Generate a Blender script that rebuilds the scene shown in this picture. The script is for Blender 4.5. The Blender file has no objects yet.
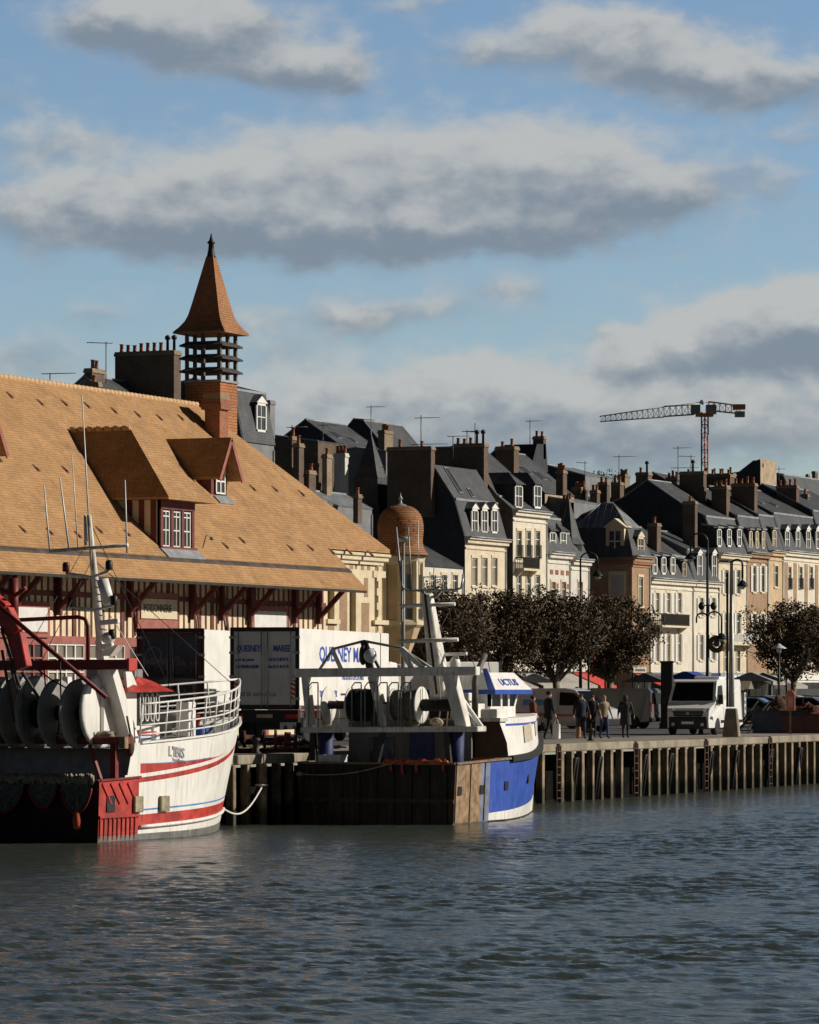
import bpy, bmesh, math, random
import numpy as np
from mathutils import Vector, Matrix, noise
R = math.radians
PI = math.pi
random.seed(7)
SC = bpy.context.scene
COL = SC.collection
# ---------------------------------------------------------------- camera model
# world: x runs along the quay (away from the viewer), y inland from the quay edge, z up, water at z = 0
FPX = 4100.0; HZ = 687.0; CXP = 409.5
CA, SA = math.cos(R(23.1)), math.sin(R(23.1))
CU, CV, CZ = -131.85, -51.3, 4.0
def world(X, Y, z):
    return Vector((CU + SA*X + CA*Y, CV - CA*X + SA*Y, z))
def P(px, py, Yd):
    return world((px-CXP)/FPX*Yd, Yd, CZ + (HZ-py)/FPX*Yd)
def dep_v(px, v):
    return (v-CV)/(SA - CA*(px-CXP)/FPX)
def dep_u(px, u):
    return (u-CU)/(CA + SA*(px-CXP)/FPX)
def at_v(px, py, v): return P(px, py, dep_v(px, v))
def at_u(px, py, u): return P(px, py, dep_u(px, u))
def at_z(px, py, z): return P(px, py, FPX*(z-CZ)/(HZ-py))
def depth_of(p):
    return (p[0]-CU)*CA + (p[1]-CV)*SA
def pxof(p):
    Y = depth_of(p); X = (p[0]-CU)*SA-(p[1]-CV)*CA
    return CXP+FPX*X/Y, HZ-FPX*(p[2]-CZ)/Y
GZ = 2.0                                                            # quay level

cam = bpy.data.cameras.new('camera'); camo = bpy.data.objects.new('camera', cam); COL.objects.link(camo)
camo.location = (CU, CV, CZ); camo.rotation_euler = (R(90), 0, -math.atan2(CA, SA))
cam.sensor_fit = 'AUTO'; cam.sensor_width = 36; cam.lens = FPX/1024*36
cam.shift_y = (HZ-512)/1024; cam.clip_start = 1; cam.clip_end = 6000
SC.camera = camo

# ---------------------------------------------------------------- materials
MATS = {}
def newmat(name):
    m = bpy.data.materials.new(name); m.use_nodes = True
    nt = m.node_tree; b = nt.nodes['Principled BSDF']
    return m, nt, b
def N(nt, t, **kw):
    n = nt.nodes.new(t)
    for k, v in kw.items():
        if k.startswith('i_'):
            n.inputs[k[2:].replace('_', ' ')].default_value = v
        else: setattr(n, k, v)
    return n
def L(nt, a, b): nt.links.new(a, b)
def rgba(c): return (c[0], c[1], c[2], 1.0)
def mixc(nt, fac, a, b, blend='MIX'):
    n = nt.nodes.new('ShaderNodeMix'); n.data_type = 'RGBA'; n.blend_type = blend
    for s, v in ((n.inputs[0], fac), (n.inputs[6], a), (n.inputs[7], b)):
        if hasattr(v, 'is_linked'): L(nt, v, s)
        else: s.default_value = v if not isinstance(v, tuple) else rgba(v)
    return n.outputs[2]
def mth(nt, op, a, b=None, c=None, clamp=False):
    n = nt.nodes.new('ShaderNodeMath'); n.operation = op; n.use_clamp = clamp
    for i, v in enumerate((a, b, c)):
        if v is None: continue
        if hasattr(v, 'is_linked'): L(nt, v, n.inputs[i])
        else: n.inputs[i].default_value = v
    return n.outputs[0]
def ramp(nt, fac, lo, hi):
    n = nt.nodes.new('ShaderNodeMapRange'); n.interpolation_type = 'SMOOTHSTEP'
    L(nt, fac, n.inputs[0]); n.inputs[1].default_value = lo; n.inputs[2].default_value = hi
    return n.outputs[0]
def coords(nt, scale=(1, 1, 1)):
    tc = N(nt, 'ShaderNodeTexCoord'); mp = N(nt, 'ShaderNodeMapping'); mp.inputs['Scale'].default_value = scale
    L(nt, tc.outputs['Object'], mp.inputs['Vector']); return mp.outputs[0]
def nz(nt, vec, scale, detail=4, rough=.55):
    n = N(nt, 'ShaderNodeTexNoise'); n.inputs['Scale'].default_value = scale
    n.inputs['Detail'].default_value = detail; n.inputs['Roughness'].default_value = rough
    if vec is not None: L(nt, vec, n.inputs['Vector'])
    return n.outputs['Fac']
def mat(name, c, rough=.7, metal=0, var=.25, scale=2.5, bump=.0, stain=None, stain_amt=.5, spec=.4):
    """paint/metal/plaster: base colour with patchy variation and optional vertical streaks of dirt"""
    if name in MATS: return MATS[name]
    m, nt, b = newmat(name)
    v = coords(nt)
    f = nz(nt, v, scale, 6)
    dk = tuple(x*(1-var) for x in c); lt = tuple(min(1, x*(1+var*.6)) for x in c)
    col = mixc(nt, ramp(nt, f, .3, .7), dk, lt)
    if stain:
        vs = coords(nt, (5, 5, .45))
        s1 = nz(nt, vs, 1.6, 5, .65); s2 = nz(nt, v, .7, 3)
        fac = mth(nt, 'MULTIPLY', ramp(nt, s1, .46, .70), ramp(nt, s2, .33, .62))
        fac = mth(nt, 'MULTIPLY', fac, stain_amt)
        col = mixc(nt, fac, col, stain)
    L(nt, col, b.inputs['Base Color'])
    b.inputs['Metallic'].default_value = metal
    b.inputs['Specular IOR Level'].default_value = spec
    rr = N(nt, 'ShaderNodeMapRange'); L(nt, f, rr.inputs[0]); rr.inputs[3].default_value = max(.05, rough-.1); rr.inputs[4].default_value = min(1, rough+.12)
    L(nt, rr.outputs[0], b.inputs['Roughness'])
    if bump:
        bp = N(nt, 'ShaderNodeBump'); bp.inputs['Strength'].default_value = 1; bp.inputs['Distance'].default_value = bump
        L(nt, nz(nt, v, scale*6, 5), bp.inputs['Height']); L(nt, bp.outputs[0], b.inputs['Normal'])
    MATS[name] = m; return m
def brick(name, c1, c2, mortar, w, h, ms=.01, rough=.8, bump=.01, var=.35, patch=.6, offset=.5, spec=.3):
    """courses (bricks, tiles, slates) laid on level lines; x+y runs along the course, z gives the course"""
    if name in MATS: return MATS[name]
    m, nt, b = newmat(name)
    tc = N(nt, 'ShaderNodeTexCoord'); sp = N(nt, 'ShaderNodeSeparateXYZ'); L(nt, tc.outputs['Object'], sp.inputs[0])
    cb = N(nt, 'ShaderNodeCombineXYZ'); L(nt, mth(nt, 'ADD', sp.outputs[0], sp.outputs[1]), cb.inputs[0]); L(nt, sp.outputs[2], cb.inputs[1])
    bk = N(nt, 'ShaderNodeTexBrick'); L(nt, cb.outputs[0], bk.inputs['Vector'])
    bk.inputs['Color1'].default_value = rgba(c1); bk.inputs['Color2'].default_value = rgba(c2); bk.inputs['Mortar'].default_value = rgba(mortar)
    bk.inputs['Scale'].default_value = 1; bk.inputs['Brick Width'].default_value = w; bk.inputs['Row Height'].default_value = h
    bk.inputs['Mortar Size'].default_value = ms; bk.inputs['Mortar Smooth'].default_value = .3; bk.inputs['Bias'].default_value = -.1; bk.offset = offset
    v = coords(nt)
    f = nz(nt, v, .9, 6, .6); f2 = nz(nt, v, 7, 3)
    k = mth(nt, 'MULTIPLY_ADD', ramp(nt, f, .25, .75), var, 1-var*.55)
    k = mth(nt, 'MULTIPLY', k, mth(nt, 'MULTIPLY_ADD', f2, patch*.6, 1-patch*.3))
    mx = N(nt, 'ShaderNodeVectorMath', operation='SCALE'); L(nt, bk.outputs['Color'], mx.inputs[0]); L(nt, k, mx.inputs['Scale'])
    L(nt, mx.outputs[0], b.inputs['Base Color']); b.inputs['Roughness'].default_value = rough; b.inputs['Specular IOR Level'].default_value = spec
    bp = N(nt, 'ShaderNodeBump'); bp.inputs['Distance'].default_value = bump; bp.invert = True
    hh = mth(nt, 'ADD', bk.outputs['Fac'], mth(nt, 'MULTIPLY', f2, .5))
    L(nt, hh, bp.inputs['Height']); L(nt, bp.outputs[0], b.inputs['Normal'])
    MATS[name] = m; return m
def glass(name, c=(.03, .035, .04), rough=.08):
    if name in MATS: return MATS[name]
    m, nt, b = newmat(name)
    f = nz(nt, coords(nt), 1.3, 2)
    L(nt, mixc(nt, f, tuple(x*.5 for x in c), tuple(x*1.6 for x in c)), b.inputs['Base Color'])
    b.inputs['Roughness'].default_value = rough; b.inputs['Specular IOR Level'].default_value = .6
    MATS[name] = m; return m

TILE = brick('clay_roof_tile', (.455, .265, .12), (.375, .205, .09), (.25, .13, .055), .20, .105, .006, .8, .012, .30, .45)
TILE2 = brick('red_clay_tile', (.40, .195, .09), (.32, .15, .068), (.19, .085, .04), .17, .11, .008, .8, .012)
DOMET = brick('dome_clay_tile', (.38, .175, .07), (.29, .12, .05), (.15, .065, .03), .2, .11, .014, .75, .02)
SLATE = brick('slate_roof', (.068, .075, .082), (.050, .056, .063), (.03, .033, .038), .24, .16, .008, .5, .006, .6, .8, spec=.5)
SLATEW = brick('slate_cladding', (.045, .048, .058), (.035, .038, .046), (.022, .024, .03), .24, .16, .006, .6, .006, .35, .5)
ZINC = mat('zinc_sheet', (.26, .28, .30), .45, .3, .25, 1.2, stain=(.12, .12, .12))
LEAD = mat('lead_flashing', (.30, .32, .34), .5, .2, .2, 2)
BRICKR = brick('red_brick', (.34, .115, .055), (.25, .08, .042), (.30, .24, .18), .22, .075, .009, .85, .006)
BRICKO = brick('ochre_brick', (.38, .235, .14), (.30, .175, .10), (.40, .33, .24), .22, .075, .009, .85, .006)
BRICKD = brick('sooty_brick', (.17, .115, .08), (.11, .078, .06), (.13, .115, .10), .22, .075, .009, .9, .006)
BRICKY = brick('tan_chimney_brick', (.33, .25, .16), (.25, .18, .11), (.25, .22, .17), .22, .075, .01, .9, .006)
CREAM = mat('cream_render', (.67, .585, .44), .85, 0, .12, 1.2, .004, (.33, .27, .19), .5)
CREAM2 = mat('pale_render', (.69, .64, .53), .85, 0, .12, 1.4, .004, (.36, .31, .24), .45)
OCHRE = mat('ochre_render', (.55, .41, .25), .85, 0, .15, 1.2, .004, (.27, .19, .11), .4)
WHITER = mat('white_render', (.65, .62, .55), .85, 0, .1, 1.5, .004, (.33, .31, .27), .4)
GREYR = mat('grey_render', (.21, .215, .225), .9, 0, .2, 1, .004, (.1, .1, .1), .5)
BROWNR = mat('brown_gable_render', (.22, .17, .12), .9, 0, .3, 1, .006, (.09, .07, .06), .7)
TANR = mat('tan_stucco', (.42, .33, .22), .9, 0, .3, 1.3, .01, (.2, .16, .12), .6)
STONE = mat('cream_stone', (.66, .57, .40), .8, 0, .12, 2, .004, (.38, .31, .21), .35)
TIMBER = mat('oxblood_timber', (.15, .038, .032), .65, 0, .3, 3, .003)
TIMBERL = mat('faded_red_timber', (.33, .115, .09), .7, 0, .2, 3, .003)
WHITEP = mat('white_joinery', (.78, .77, .72), .5, 0, .08, 3)
WHITEB = mat('white_boat_paint', (.82, .81, .77), .38, 0, .06, 1.5, 0, (.42, .31, .20), .55, spec=.5)
WHITEG = mat('weathered_white_steel', (.73, .72, .67), .5, 0, .18, 2, .002, (.30, .16, .07), .75)
GREYB = mat('grey_boot_paint', (.17, .17, .16), .6, 0, .3, 2, .003, (.06, .06, .05), .7)
REDP = mat('red_boat_paint', (.47, .045, .035), .5, 0, .35, 2.5, .003, (.16, .035, .025), .8)
REDD = mat('dull_red_steel', (.19, .02, .018), .55, 0, .3, 2, .003, (.08, .03, .02), .6)  # red darkened in its colour to carry the shade on the gantry beams
BLUEL = mat('blue_line_paint', (.10, .25, .55), .5)
BLUEP = mat('blue_boat_paint', (.03, .085, .42), .42, 0, .15, 1.6, .002, (.13, .17, .35), .5)
BLUET = mat('navy_tarpaulin', (.02, .035, .13), .6, 0, .3, 3, .01)
BLACK = mat('black_paint', (.012, .012, .013), .5, 0, .3, 3)
RUBBER = mat('black_rubber', (.016, .016, .016), .75, 0, .3, 5)
DKHULL = mat('tarred_hull', (.022, .02, .018), .75, 0, .5, 1.5, .006, (.085, .05, .028), .9)
DKRED = mat('dark_red_hull', (.045, .012, .01), .8, 0, .4, 1.6, .004, (.015, .01, .01), .8)
DKMETAL = mat('dark_iron', (.035, .033, .03), .55, .4, .3, 4)
STEEL = mat('galvanised_steel', (.36, .37, .37), .45, .5, .2, 3)
GREYM = mat('grey_painted_metal', (.24, .25, .25), .5, .1, .2, 3)
CONC = mat('quay_concrete', (.29, .25, .19), .9, 0, .35, 1.5, .01, (.14, .12, .09), .6)
CONCL = mat('pale_concrete', (.50, .46, .38), .9, 0, .25, 2, .006)
PILE = mat('weathered_pile', (.27, .205, .135), .85, 0, .45, 3, .012, (.07, .055, .04), .85)
ALGAE = mat('tidal_wall', (.009, .009, .008), 1, 0, .5, 2, .02, spec=.05)  # near-black colour carries the shade of the gaps behind the piles
ASPH = mat('asphalt', (.075, .074, .073), .9, 0, .25, .7, .004)
PAVE = mat('pale_paving', (.24, .22, .19), .9, 0, .25, 1.2, .004)
def wetline(m, z0, z1, c):
    nt = m.node_tree; b = nt.nodes['Principled BSDF']; src = b.inputs['Base Color'].links[0].from_socket
    tc = N(nt, 'ShaderNodeTexCoord'); sp = N(nt, 'ShaderNodeSeparateXYZ'); L(nt, tc.outputs['Object'], sp.inputs[0])
    h = mth(nt, 'ADD', sp.outputs[2], mth(nt, 'MULTIPLY_ADD', nz(nt, tc.outputs['Object'], 1.7, 4), .5, -.25))
    f = N(nt, 'ShaderNodeMapRange'); f.interpolation_type = 'SMOOTHSTEP'; L(nt, h, f.inputs[0]); f.inputs[1].default_value = z0; f.inputs[2].default_value = z1; f.inputs[3].default_value = .85; f.inputs[4].default_value = 0
    L(nt, mixc(nt, f.outputs[0], src, c), b.inputs['Base Color'])
def weather(m, c, amt, sc=(1.3, 1.3, .3), k=1.0):
    nt = m.node_tree; b = nt.nodes['Principled BSDF']; src = b.inputs['Base Color'].links[0].from_socket
    f = mth(nt, 'MULTIPLY', mth(nt, 'MULTIPLY', ramp(nt, nz(nt, coords(nt, sc), k, 6, .65), .48, .74), ramp(nt, nz(nt, coords(nt), .25, 3), .3, .65)), amt)
    L(nt, mixc(nt, f, src, c), b.inputs['Base Color'])
weather(TILE, (.17, .115, .065), .55); weather(TILE, (.56, .38, .21), .5, (.9, .9, 2.2), 1.6); weather(SLATE, (.13, .135, .13), .6); weather(SLATE, (.03, .033, .03), .6, (2, 2, .4), 1.3)
for m_ in (CREAM, CREAM2, WHITER): weather(m_, (.36, .31, .23), .6, (2.5, 2.5, .25), 1.2)
wetline(PILE, .35, .75, (.035, .034, .022))
ROPE = mat('manila_rope', (.33, .27, .19), .9, 0, .3, 10)
NETG = mat('grey_green_net', (.13, .13, .12), .95, 0, .5, 9, .02)
NETB = mat('brown_net', (.10, .06, .035), .95, 0, .5, 9, .03)
NETO = mat('orange_twine', (.55, .10, .045), .9, 0, .35, 8, .01)
NETD = mat('black_net', (.022, .022, .023), .95, 0, .4, 12, .02)
BARK = mat('plane_bark', (.22, .18, .13), .9, 0, .45, 6, .012)
PANE = glass('window_glass', (.05, .055, .06))
PANEL = glass('curtained_glass', (.22, .20, .165), .15)
CARG = glass('vehicle_glass', (.008, .009, .010), .05)
POT = mat('clay_chimney_pot', (.36, .13, .065), .8, 0, .3, 6)
SKIN = mat('skin', (.50, .31, .22), .6, 0, .1, 8)
TRED = mat('red_signal', (.6, .03, .02), .4)
LORRYW = mat('white_lorry_panel', (.80, .79, .75), .45, 0, .06, 1.2, 0, (.42, .40, .36), .35)
LORRYG = mat('grimy_lorry_door', (.64, .65, .66), .5, 0, .1, 1.2, 0, (.34, .33, .31), .45)
INKB = mat('blue_lettering', (.035, .09, .42), .5, 0, .1, 4)
INKD = mat('dark_lettering', (.03, .03, .035), .6, 0, .1, 4)
INKG = mat('grey_lettering', (.33, .33, .35), .6, 0, .1, 4)

# ---------------------------------------------------------------- mesh builder
class MB:
    def __init__(s): s.v = []; s.f = []; s.m = []; s.mi = 0; s.smooth = []; s.sm = False
    def mat(s, i): s.mi = i; return s
    def face(s, idx): s.f.append(tuple(idx)); s.m.append(s.mi); s.smooth.append(s.sm)
    def poly(s, pts):
        n = len(s.v); s.v += [tuple(p) for p in pts]; s.face(range(n, n+len(pts)))
    def hexa(s, p):                                                 # 8 points: bottom ring then top ring
        n = len(s.v); s.v += [tuple(q) for q in p]
        for a in ((3, 2, 1, 0), (4, 5, 6, 7), (0, 1, 5, 4), (1, 2, 6, 5), (2, 3, 7, 6), (3, 0, 4, 7)): s.face([n+i for i in a])
        return s
    def box(s, x0, x1, y0, y1, z0, z1):
        return s.hexa([(x0, y0, z0), (x1, y0, z0), (x1, y1, z0), (x0, y1, z0), (x0, y0, z1), (x1, y0, z1), (x1, y1, z1), (x0, y1, z1)])
    def prism(s, poly, vec):
        n = len(s.v); k = len(poly); vec = Vector(vec)
        s.v += [tuple(p) for p in poly] + [tuple(Vector(p)+vec) for p in poly]
        s.face(range(n+k-1, n-1, -1)); s.face(range(n+k, n+2*k))
        for i in range(k): j = (i+1) % k; s.face((n+i, n+j, n+k+j, n+k+i))
        return s
    def bar(s, a, b, w, h=None, up=(0, 0, 1), w2=None, h2=None):
        a, b = Vector(a), Vector(b); h = h or w; d = (b-a).normalized(); up = Vector(up)
        if abs(d.dot(up)) > .98: up = Vector((0, 1, 0)) if abs(d.y) < .9 else Vector((1, 0, 0))
        x = d.cross(up).normalized(); y = x.cross(d).normalized()
        w2 = w2 or w; h2 = h2 or h
        r = []
        for c, ww, hh in ((a, w, h), (b, w2, h2)):
            r += [c-x*ww/2-y*hh/2, c+x*ww/2-y*hh/2, c+x*ww/2+y*hh/2, c-x*ww/2+y*hh/2]
        return s.hexa(r)
    def tube(s, pts, r, n=8, cap=True):
        pts = [Vector(p) for p in pts]; rr = r if isinstance(r, (list, tuple)) else [r]*len(pts)
        osm = s.sm; s.sm = True; base = len(s.v); px = None
        for i, p in enumerate(pts):
            d = (pts[min(i+1, len(pts)-1)]-pts[max(i-1, 0)]).normalized()
            if px is None:
                up = Vector((0, 0, 1)) if abs(d.z) < .9 else Vector((1, 0, 0)); px = d.cross(up).normalized()
            else:
                px = (px-d*px.dot(d)).normalized()
            py = d.cross(px)
            for k in range(n):
                a = 2*PI*k/n; s.v.append(tuple(p+(px*math.cos(a)+py*math.sin(a))*rr[i]))
        for i in range(len(pts)-1):
            for k in range(n):
                j = (k+1) % n; s.face((base+i*n+k, base+i*n+j, base+(i+1)*n+j, base+(i+1)*n+k))
        s.sm = osm
        if cap:
            s.face([base+k for k in range(n-1, -1, -1)]); e = base+(len(pts)-1)*n; s.face([e+k for k in range(n)])
        return s
    def lathe(s, prof, c=(0, 0, 0), n=16, axis='z', smooth=True, a0=0):
        osm = s.sm; s.sm = smooth; base = len(s.v); c = Vector(c)
        for r, h in prof:
            for k in range(n):
                a = a0+2*PI*k/n; q = (r*math.cos(a), r*math.sin(a), h)
                if axis == 'y': q = (q[0], h, q[1])
                if axis == 'x': q = (h, q[0], q[1])
                s.v.append(tuple(c+Vector(q)))
        m = len(prof)
        for i in range(m-1):
            for k in range(n):
                j = (k+1) % n; s.face((base+i*n+k, base+i*n+j, base+(i+1)*n+j, base+(i+1)*n+k))
        s.sm = osm
        s.face([base+k for k in range(n-1, -1, -1)]); s.face([base+(m-1)*n+k for k in range(n)])
        return s
    def blob(s, c, rad, seed=0, amp=.25, nu=18, nv=12, freq=2.2, flat=True):
        base = len(s.v); c = Vector(c); osm = s.sm; s.sm = True
        for i in range(nv+1):
            th = PI*i/nv
            for k in range(nu):
                ph = 2*PI*k/nu; d = Vector((math.sin(th)*math.cos(ph), math.sin(th)*math.sin(ph), math.cos(th)))
                q = 1+amp*noise.fractal(d*freq+Vector((seed*3.1, seed*1.7, 0)), 1, 2, 4)
                p = c+Vector((d.x*rad[0], d.y*rad[1], d.z*rad[2]))*q
                s.v.append(tuple(p))
        for i in range(nv):
            for k in range(nu):
                j = (k+1) % nu; s.face((base+i*nu+k, base+(i+1)*nu+k, base+(i+1)*nu+j, base+i*nu+j))
        s.sm = osm; return s
    def build(s, name, mats, parent=None, bevel=0, seg=1):
        me = bpy.data.meshes.new(name); me.from_pydata(s.v, [], s.f)
        for m in (mats if isinstance(mats, (list, tuple)) else [mats]): me.materials.append(m)
        me.polygons.foreach_set('material_index', s.m); me.polygons.foreach_set('use_smooth', s.smooth)
        bm = bmesh.new(); bm.from_mesh(me)
        if bevel:
            es = [e for e in bm.edges if len(e.link_faces) == 2 and e.calc_face_angle(0) > .5]
            bmesh.ops.bevel(bm, geom=es, offset=bevel, segments=seg, affect='EDGES', profile=.6, clamp_overlap=True)
        bmesh.ops.recalc_face_normals(bm, faces=bm.faces); bm.to_mesh(me); bm.free()
        o = bpy.data.objects.new(name, me); COL.objects.link(o)
        if parent is not None: o.parent = parent
        return o
def tag(o, label=None, cat=None, group=None, kind=None):
    if label: o['label'] = label
    if cat: o['category'] = cat
    if group: o['group'] = group
    if kind: o['kind'] = kind
    return o
def thing(name, label, cat, loc=(0, 0, 0), rz=0, group=None):
    o = bpy.data.objects.new(name, None); COL.objects.link(o); o.empty_display_size = .2
    o.location = loc; o.rotation_euler = (0, 0, rz)
    return tag(o, label, cat, group)
KIDS = {}
def dup(root, loc, rz=None, label=None, scale=None):
    ch = {}
    for o in COL.objects:
        if o.parent: ch.setdefault(o.parent.name, []).append(o)
    def cp(o, par):
        c = o.copy(); COL.objects.link(c)
        if par: c.parent = par
        for k in ch.get(o.name, []): cp(k, c)
        return c
    r = cp(root, None); r.location = loc
    if rz is not None: r.rotation_euler = (0, 0, rz)
    if label: r['label'] = label
    if scale: r.scale = scale if isinstance(scale, tuple) else (scale,)*3
    return r
def text(name, body, size, origin, right, nrm, m, parent=None, sx=1.0, bold=.0, align='LEFT', up=None):
    """flat raised letters: origin = baseline start, right = reading direction, nrm = facing"""
    cu = bpy.data.curves.new(name, 'FONT'); cu.body = body; cu.size = size; cu.extrude = .004; cu.offset = bold; cu.align_x = align
    cu.resolution_u = 2
    t = bpy.data.objects.new(name+'_source', cu); COL.objects.link(t)
    dg = bpy.context.evaluated_depsgraph_get(); dg.update()
    me = bpy.data.meshes.new_from_object(t.evaluated_get(dg)); bpy.data.objects.remove(t)
    r = Vector(right).normalized(); n = Vector(nrm).normalized()
    u = Vector(up).normalized() if up else n.cross(r).normalized()
    M = Matrix(((r.x*sx, u.x, n.x, origin[0]), (r.y*sx, u.y, n.y, origin[1]), (r.z*sx, u.z, n.z, origin[2]), (0, 0, 0, 1)))
    me.transform(M); me.materials.clear(); me.materials.append(m); me.name = name
    o = bpy.data.objects.new(name, me); COL.objects.link(o)
    if parent is not None: o.parent = parent
    return o
# ---------------------------------------------------------------- light and sky
SUNX, SUNY = .06, .0                                               # fine tuning
def sun_dir():
    el = R(26.5); X, Y = 1.0, .10                                     # from the right, just beyond square to the view
    n = math.hypot(X, Y); X, Y = X/n, Y/n
    return Vector(((SA*X+CA*Y)*math.cos(el), (-CA*X+SA*Y)*math.cos(el), math.sin(el))), el
SD, SEL = sun_dir()
sl = bpy.data.lights.new('sun', 'SUN'); sl.energy = 4.4; sl.angle = R(.53); sl.color = (1, .915, .80)
so = bpy.data.objects.new('sun', sl); COL.objects.link(so); so.rotation_euler = SD.to_track_quat('Z', 'Y').to_euler()
so.location = (0, 0, 60)
w = bpy.data.worlds.new('World'); SC.world = w; w.use_nodes = True
nt = w.node_tree; bg = nt.nodes['Background']
sky = N(nt, 'ShaderNodeTexSky'); sky.sky_type = 'NISHITA'; sky.sun_disc = False
sky.sun_elevation = SEL; sky.sun_rotation = math.atan2(SD.x, SD.y); sky.altitude = 10; sky.air_density = 1.0; sky.dust_density = .3; sky.ozone_density = 2.5
SKYK = .085
bg.inputs['Strength'].default_value = SKYK
tc = N(nt, 'ShaderNodeTexCoord'); sp = N(nt, 'ShaderNodeSeparateXYZ'); L(nt, tc.outputs['Generated'], sp.inputs[0])
dx, dy, dz = sp.outputs
az = mth(nt, 'ARCTAN2', mth(nt, 'ADD', mth(nt, 'MULTIPLY', dx, SA), mth(nt, 'MULTIPLY', dy, -CA)),
         mth(nt, 'ADD', mth(nt, 'MULTIPLY', dx, CA), mth(nt, 'MULTIPLY', dy, SA)))
hyp = mth(nt, 'SQRT', mth(nt, 'ADD', mth(nt, 'MULTIPLY', dx, dx), mth(nt, 'MULTIPLY', dy, dy)))
el = mth(nt, 'ARCTAN2', dz, hyp)
A = mth(nt, 'MULTIPLY', az, 41.0)       # hundreds of photo pixels right of the middle
E = mth(nt, 'MULTIPLY', el, 41.0)       # hundreds of photo pixels above the horizon
cb = N(nt, 'ShaderNodeCombineXYZ'); L(nt, A, cb.inputs[0]); L(nt, mth(nt, 'MULTIPLY', E, 1.6), cb.inputs[1])
wn = N(nt, 'ShaderNodeTexNoise'); L(nt, cb.outputs[0], wn.inputs['Vector']); wn.inputs['Scale'].default_value = 1.1; wn.inputs['Detail'].default_value = 6; wn.inputs['Roughness'].default_value = .58
ws = N(nt, 'ShaderNodeSeparateXYZ'); L(nt, wn.outputs['Color'], ws.inputs[0])
Aw = mth(nt, 'ADD', A, mth(nt, 'MULTIPLY_ADD', ws.outputs[0], 1.0, -.5))
Ew = mth(nt, 'ADD', E, mth(nt, 'MULTIPLY_ADD', ws.outputs[1], .62, -.31))
fb = N(nt, 'ShaderNodeTexNoise'); L(nt, cb.outputs[0], fb.inputs['Vector']); fb.inputs['Scale'].default_value = 2.3; fb.inputs['Detail'].default_value = 8; fb.inputs['Roughness'].default_value = .52; fb.inputs['Distortion'].default_value = .15
# banks of cloud: centre and half-size in photo pixels, weight
CLOUDS = [(400, 178, 250, 46, 1.0), (120, 208, 210, 38, .95), (600, 185, 105, 42, .9), (300, 240, 210, 30, .85), (480, 232, 170, 24, .7),
          (190, 25, 105, 42, .95), (315, 72, 55, 26, .8), (250, 70, 80, 20, .5), (605, 52, 95, 32, .95), (480, 58, 50, 20, .6), (770, 88, 130, 28, .95), (690, 75, 80, 24, .7),
          (50, 145, 75, 20, .55), (0, 105, 40, 14, .4), (405, 312, 100, 19, .66), (510, 290, 52, 13, .55), (340, 322, 40, 16, .5), (755, 330, 95, 34, 1.25), (835, 335, 70, 42, 1.2), (685, 352, 60, 30, 1.1), (628, 362, 42, 26, .9), (620, 330, 24, 14, .6), (700, 408, 170, 34, .85), (540, 400, 70, 24, .6), (130, 28, 60, 26, .6), (200, 50, 70, 22, .5),
          (430, 390, 160, 32, .85), (285, 350, 60, 20, .5), (100, 322, 38, 13, .5), (20, 355, 60, 22, .65), (250, 320, 40, 16, .4), (450, 440, 460, 40, .9), (120, 400, 230, 26, .55), (410, 5, 40, 12, .5), (95, 30, 40, 22, .55), (240, 20, 45, 20, .6), (330, 60, 26, 20, .6), (560, 30, 45, 18, .5), (640, 40, 50, 18, .5), (350, 150, 60, 22, .5), (470, 145, 60, 20, .5), (560, 150, 50, 22, .5), (200, 185, 50, 18, .4), (670, 200, 40, 18, .5), (740, 308, 40, 16, .5), (800, 306, 36, 14, .45), (460, 370, 60, 14, .4), (760, 180, 50, 12, .4), (800, 140, 30, 10, .4)]
dens = None; lift = None
for (x, y, rx, ry, wgt) in CLOUDS:
    qx = mth(nt, 'DIVIDE', mth(nt, 'SUBTRACT', Aw, (x-CXP)/100), rx/100)
    qy = mth(nt, 'DIVIDE', mth(nt, 'SUBTRACT', Ew, (HZ-y)/100), ry/100)
    g = mth(nt, 'MULTIPLY', mth(nt, 'EXPONENT', mth(nt, 'MULTIPLY', mth(nt, 'ADD', mth(nt, 'MULTIPLY', qx, qx), mth(nt, 'MULTIPLY', qy, qy)), -1.0)), wgt)
    h = mth(nt, 'MULTIPLY', g, qy)
    dens = g if dens is None else mth(nt, 'ADD', dens, g)
    lift = h if lift is None else mth(nt, 'ADD', lift, h)
# elsewhere in the dome: scattered cloud of the same kind
gen = N(nt, 'ShaderNodeTexNoise'); L(nt, tc.outputs['Generated'], gen.inputs['Vector']); gen.inputs['Scale'].default_value = 3.0; gen.inputs['Detail'].default_value = 6
far = mth(nt, 'MAXIMUM', ramp(nt, mth(nt, 'ABSOLUTE', A), 5.5, 8.0), ramp(nt, E, 8.0, 10.0))
dens = mth(nt, 'ADD', dens, mth(nt, 'MULTIPLY', far, mth(nt, 'MULTIPLY_ADD', gen.outputs['Fac'], 3.0, -1.6)))
dd = mth(nt, 'ADD', dens, mth(nt, 'MULTIPLY_ADD', fb.outputs['Fac'], 1.05, -.52))
alpha = ramp(nt, dd, -.02, .98)
shade = mth(nt, 'ADD', mth(nt, 'MULTIPLY', lift, 1.35), mth(nt, 'MULTIPLY_ADD', fb.outputs['Fac'], 1.7, -.85))
lit = ramp(nt, shade, -.75, .62)
K = 1/SKYK
cloud = mixc(nt, lit, (.20*K, .245*K, .30*K), (.475*K, .485*K, .48*K))
tint = mixc(nt, 1.0, sky.outputs[0], (.98, 1.04, 1.15), 'MULTIPLY')
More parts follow.
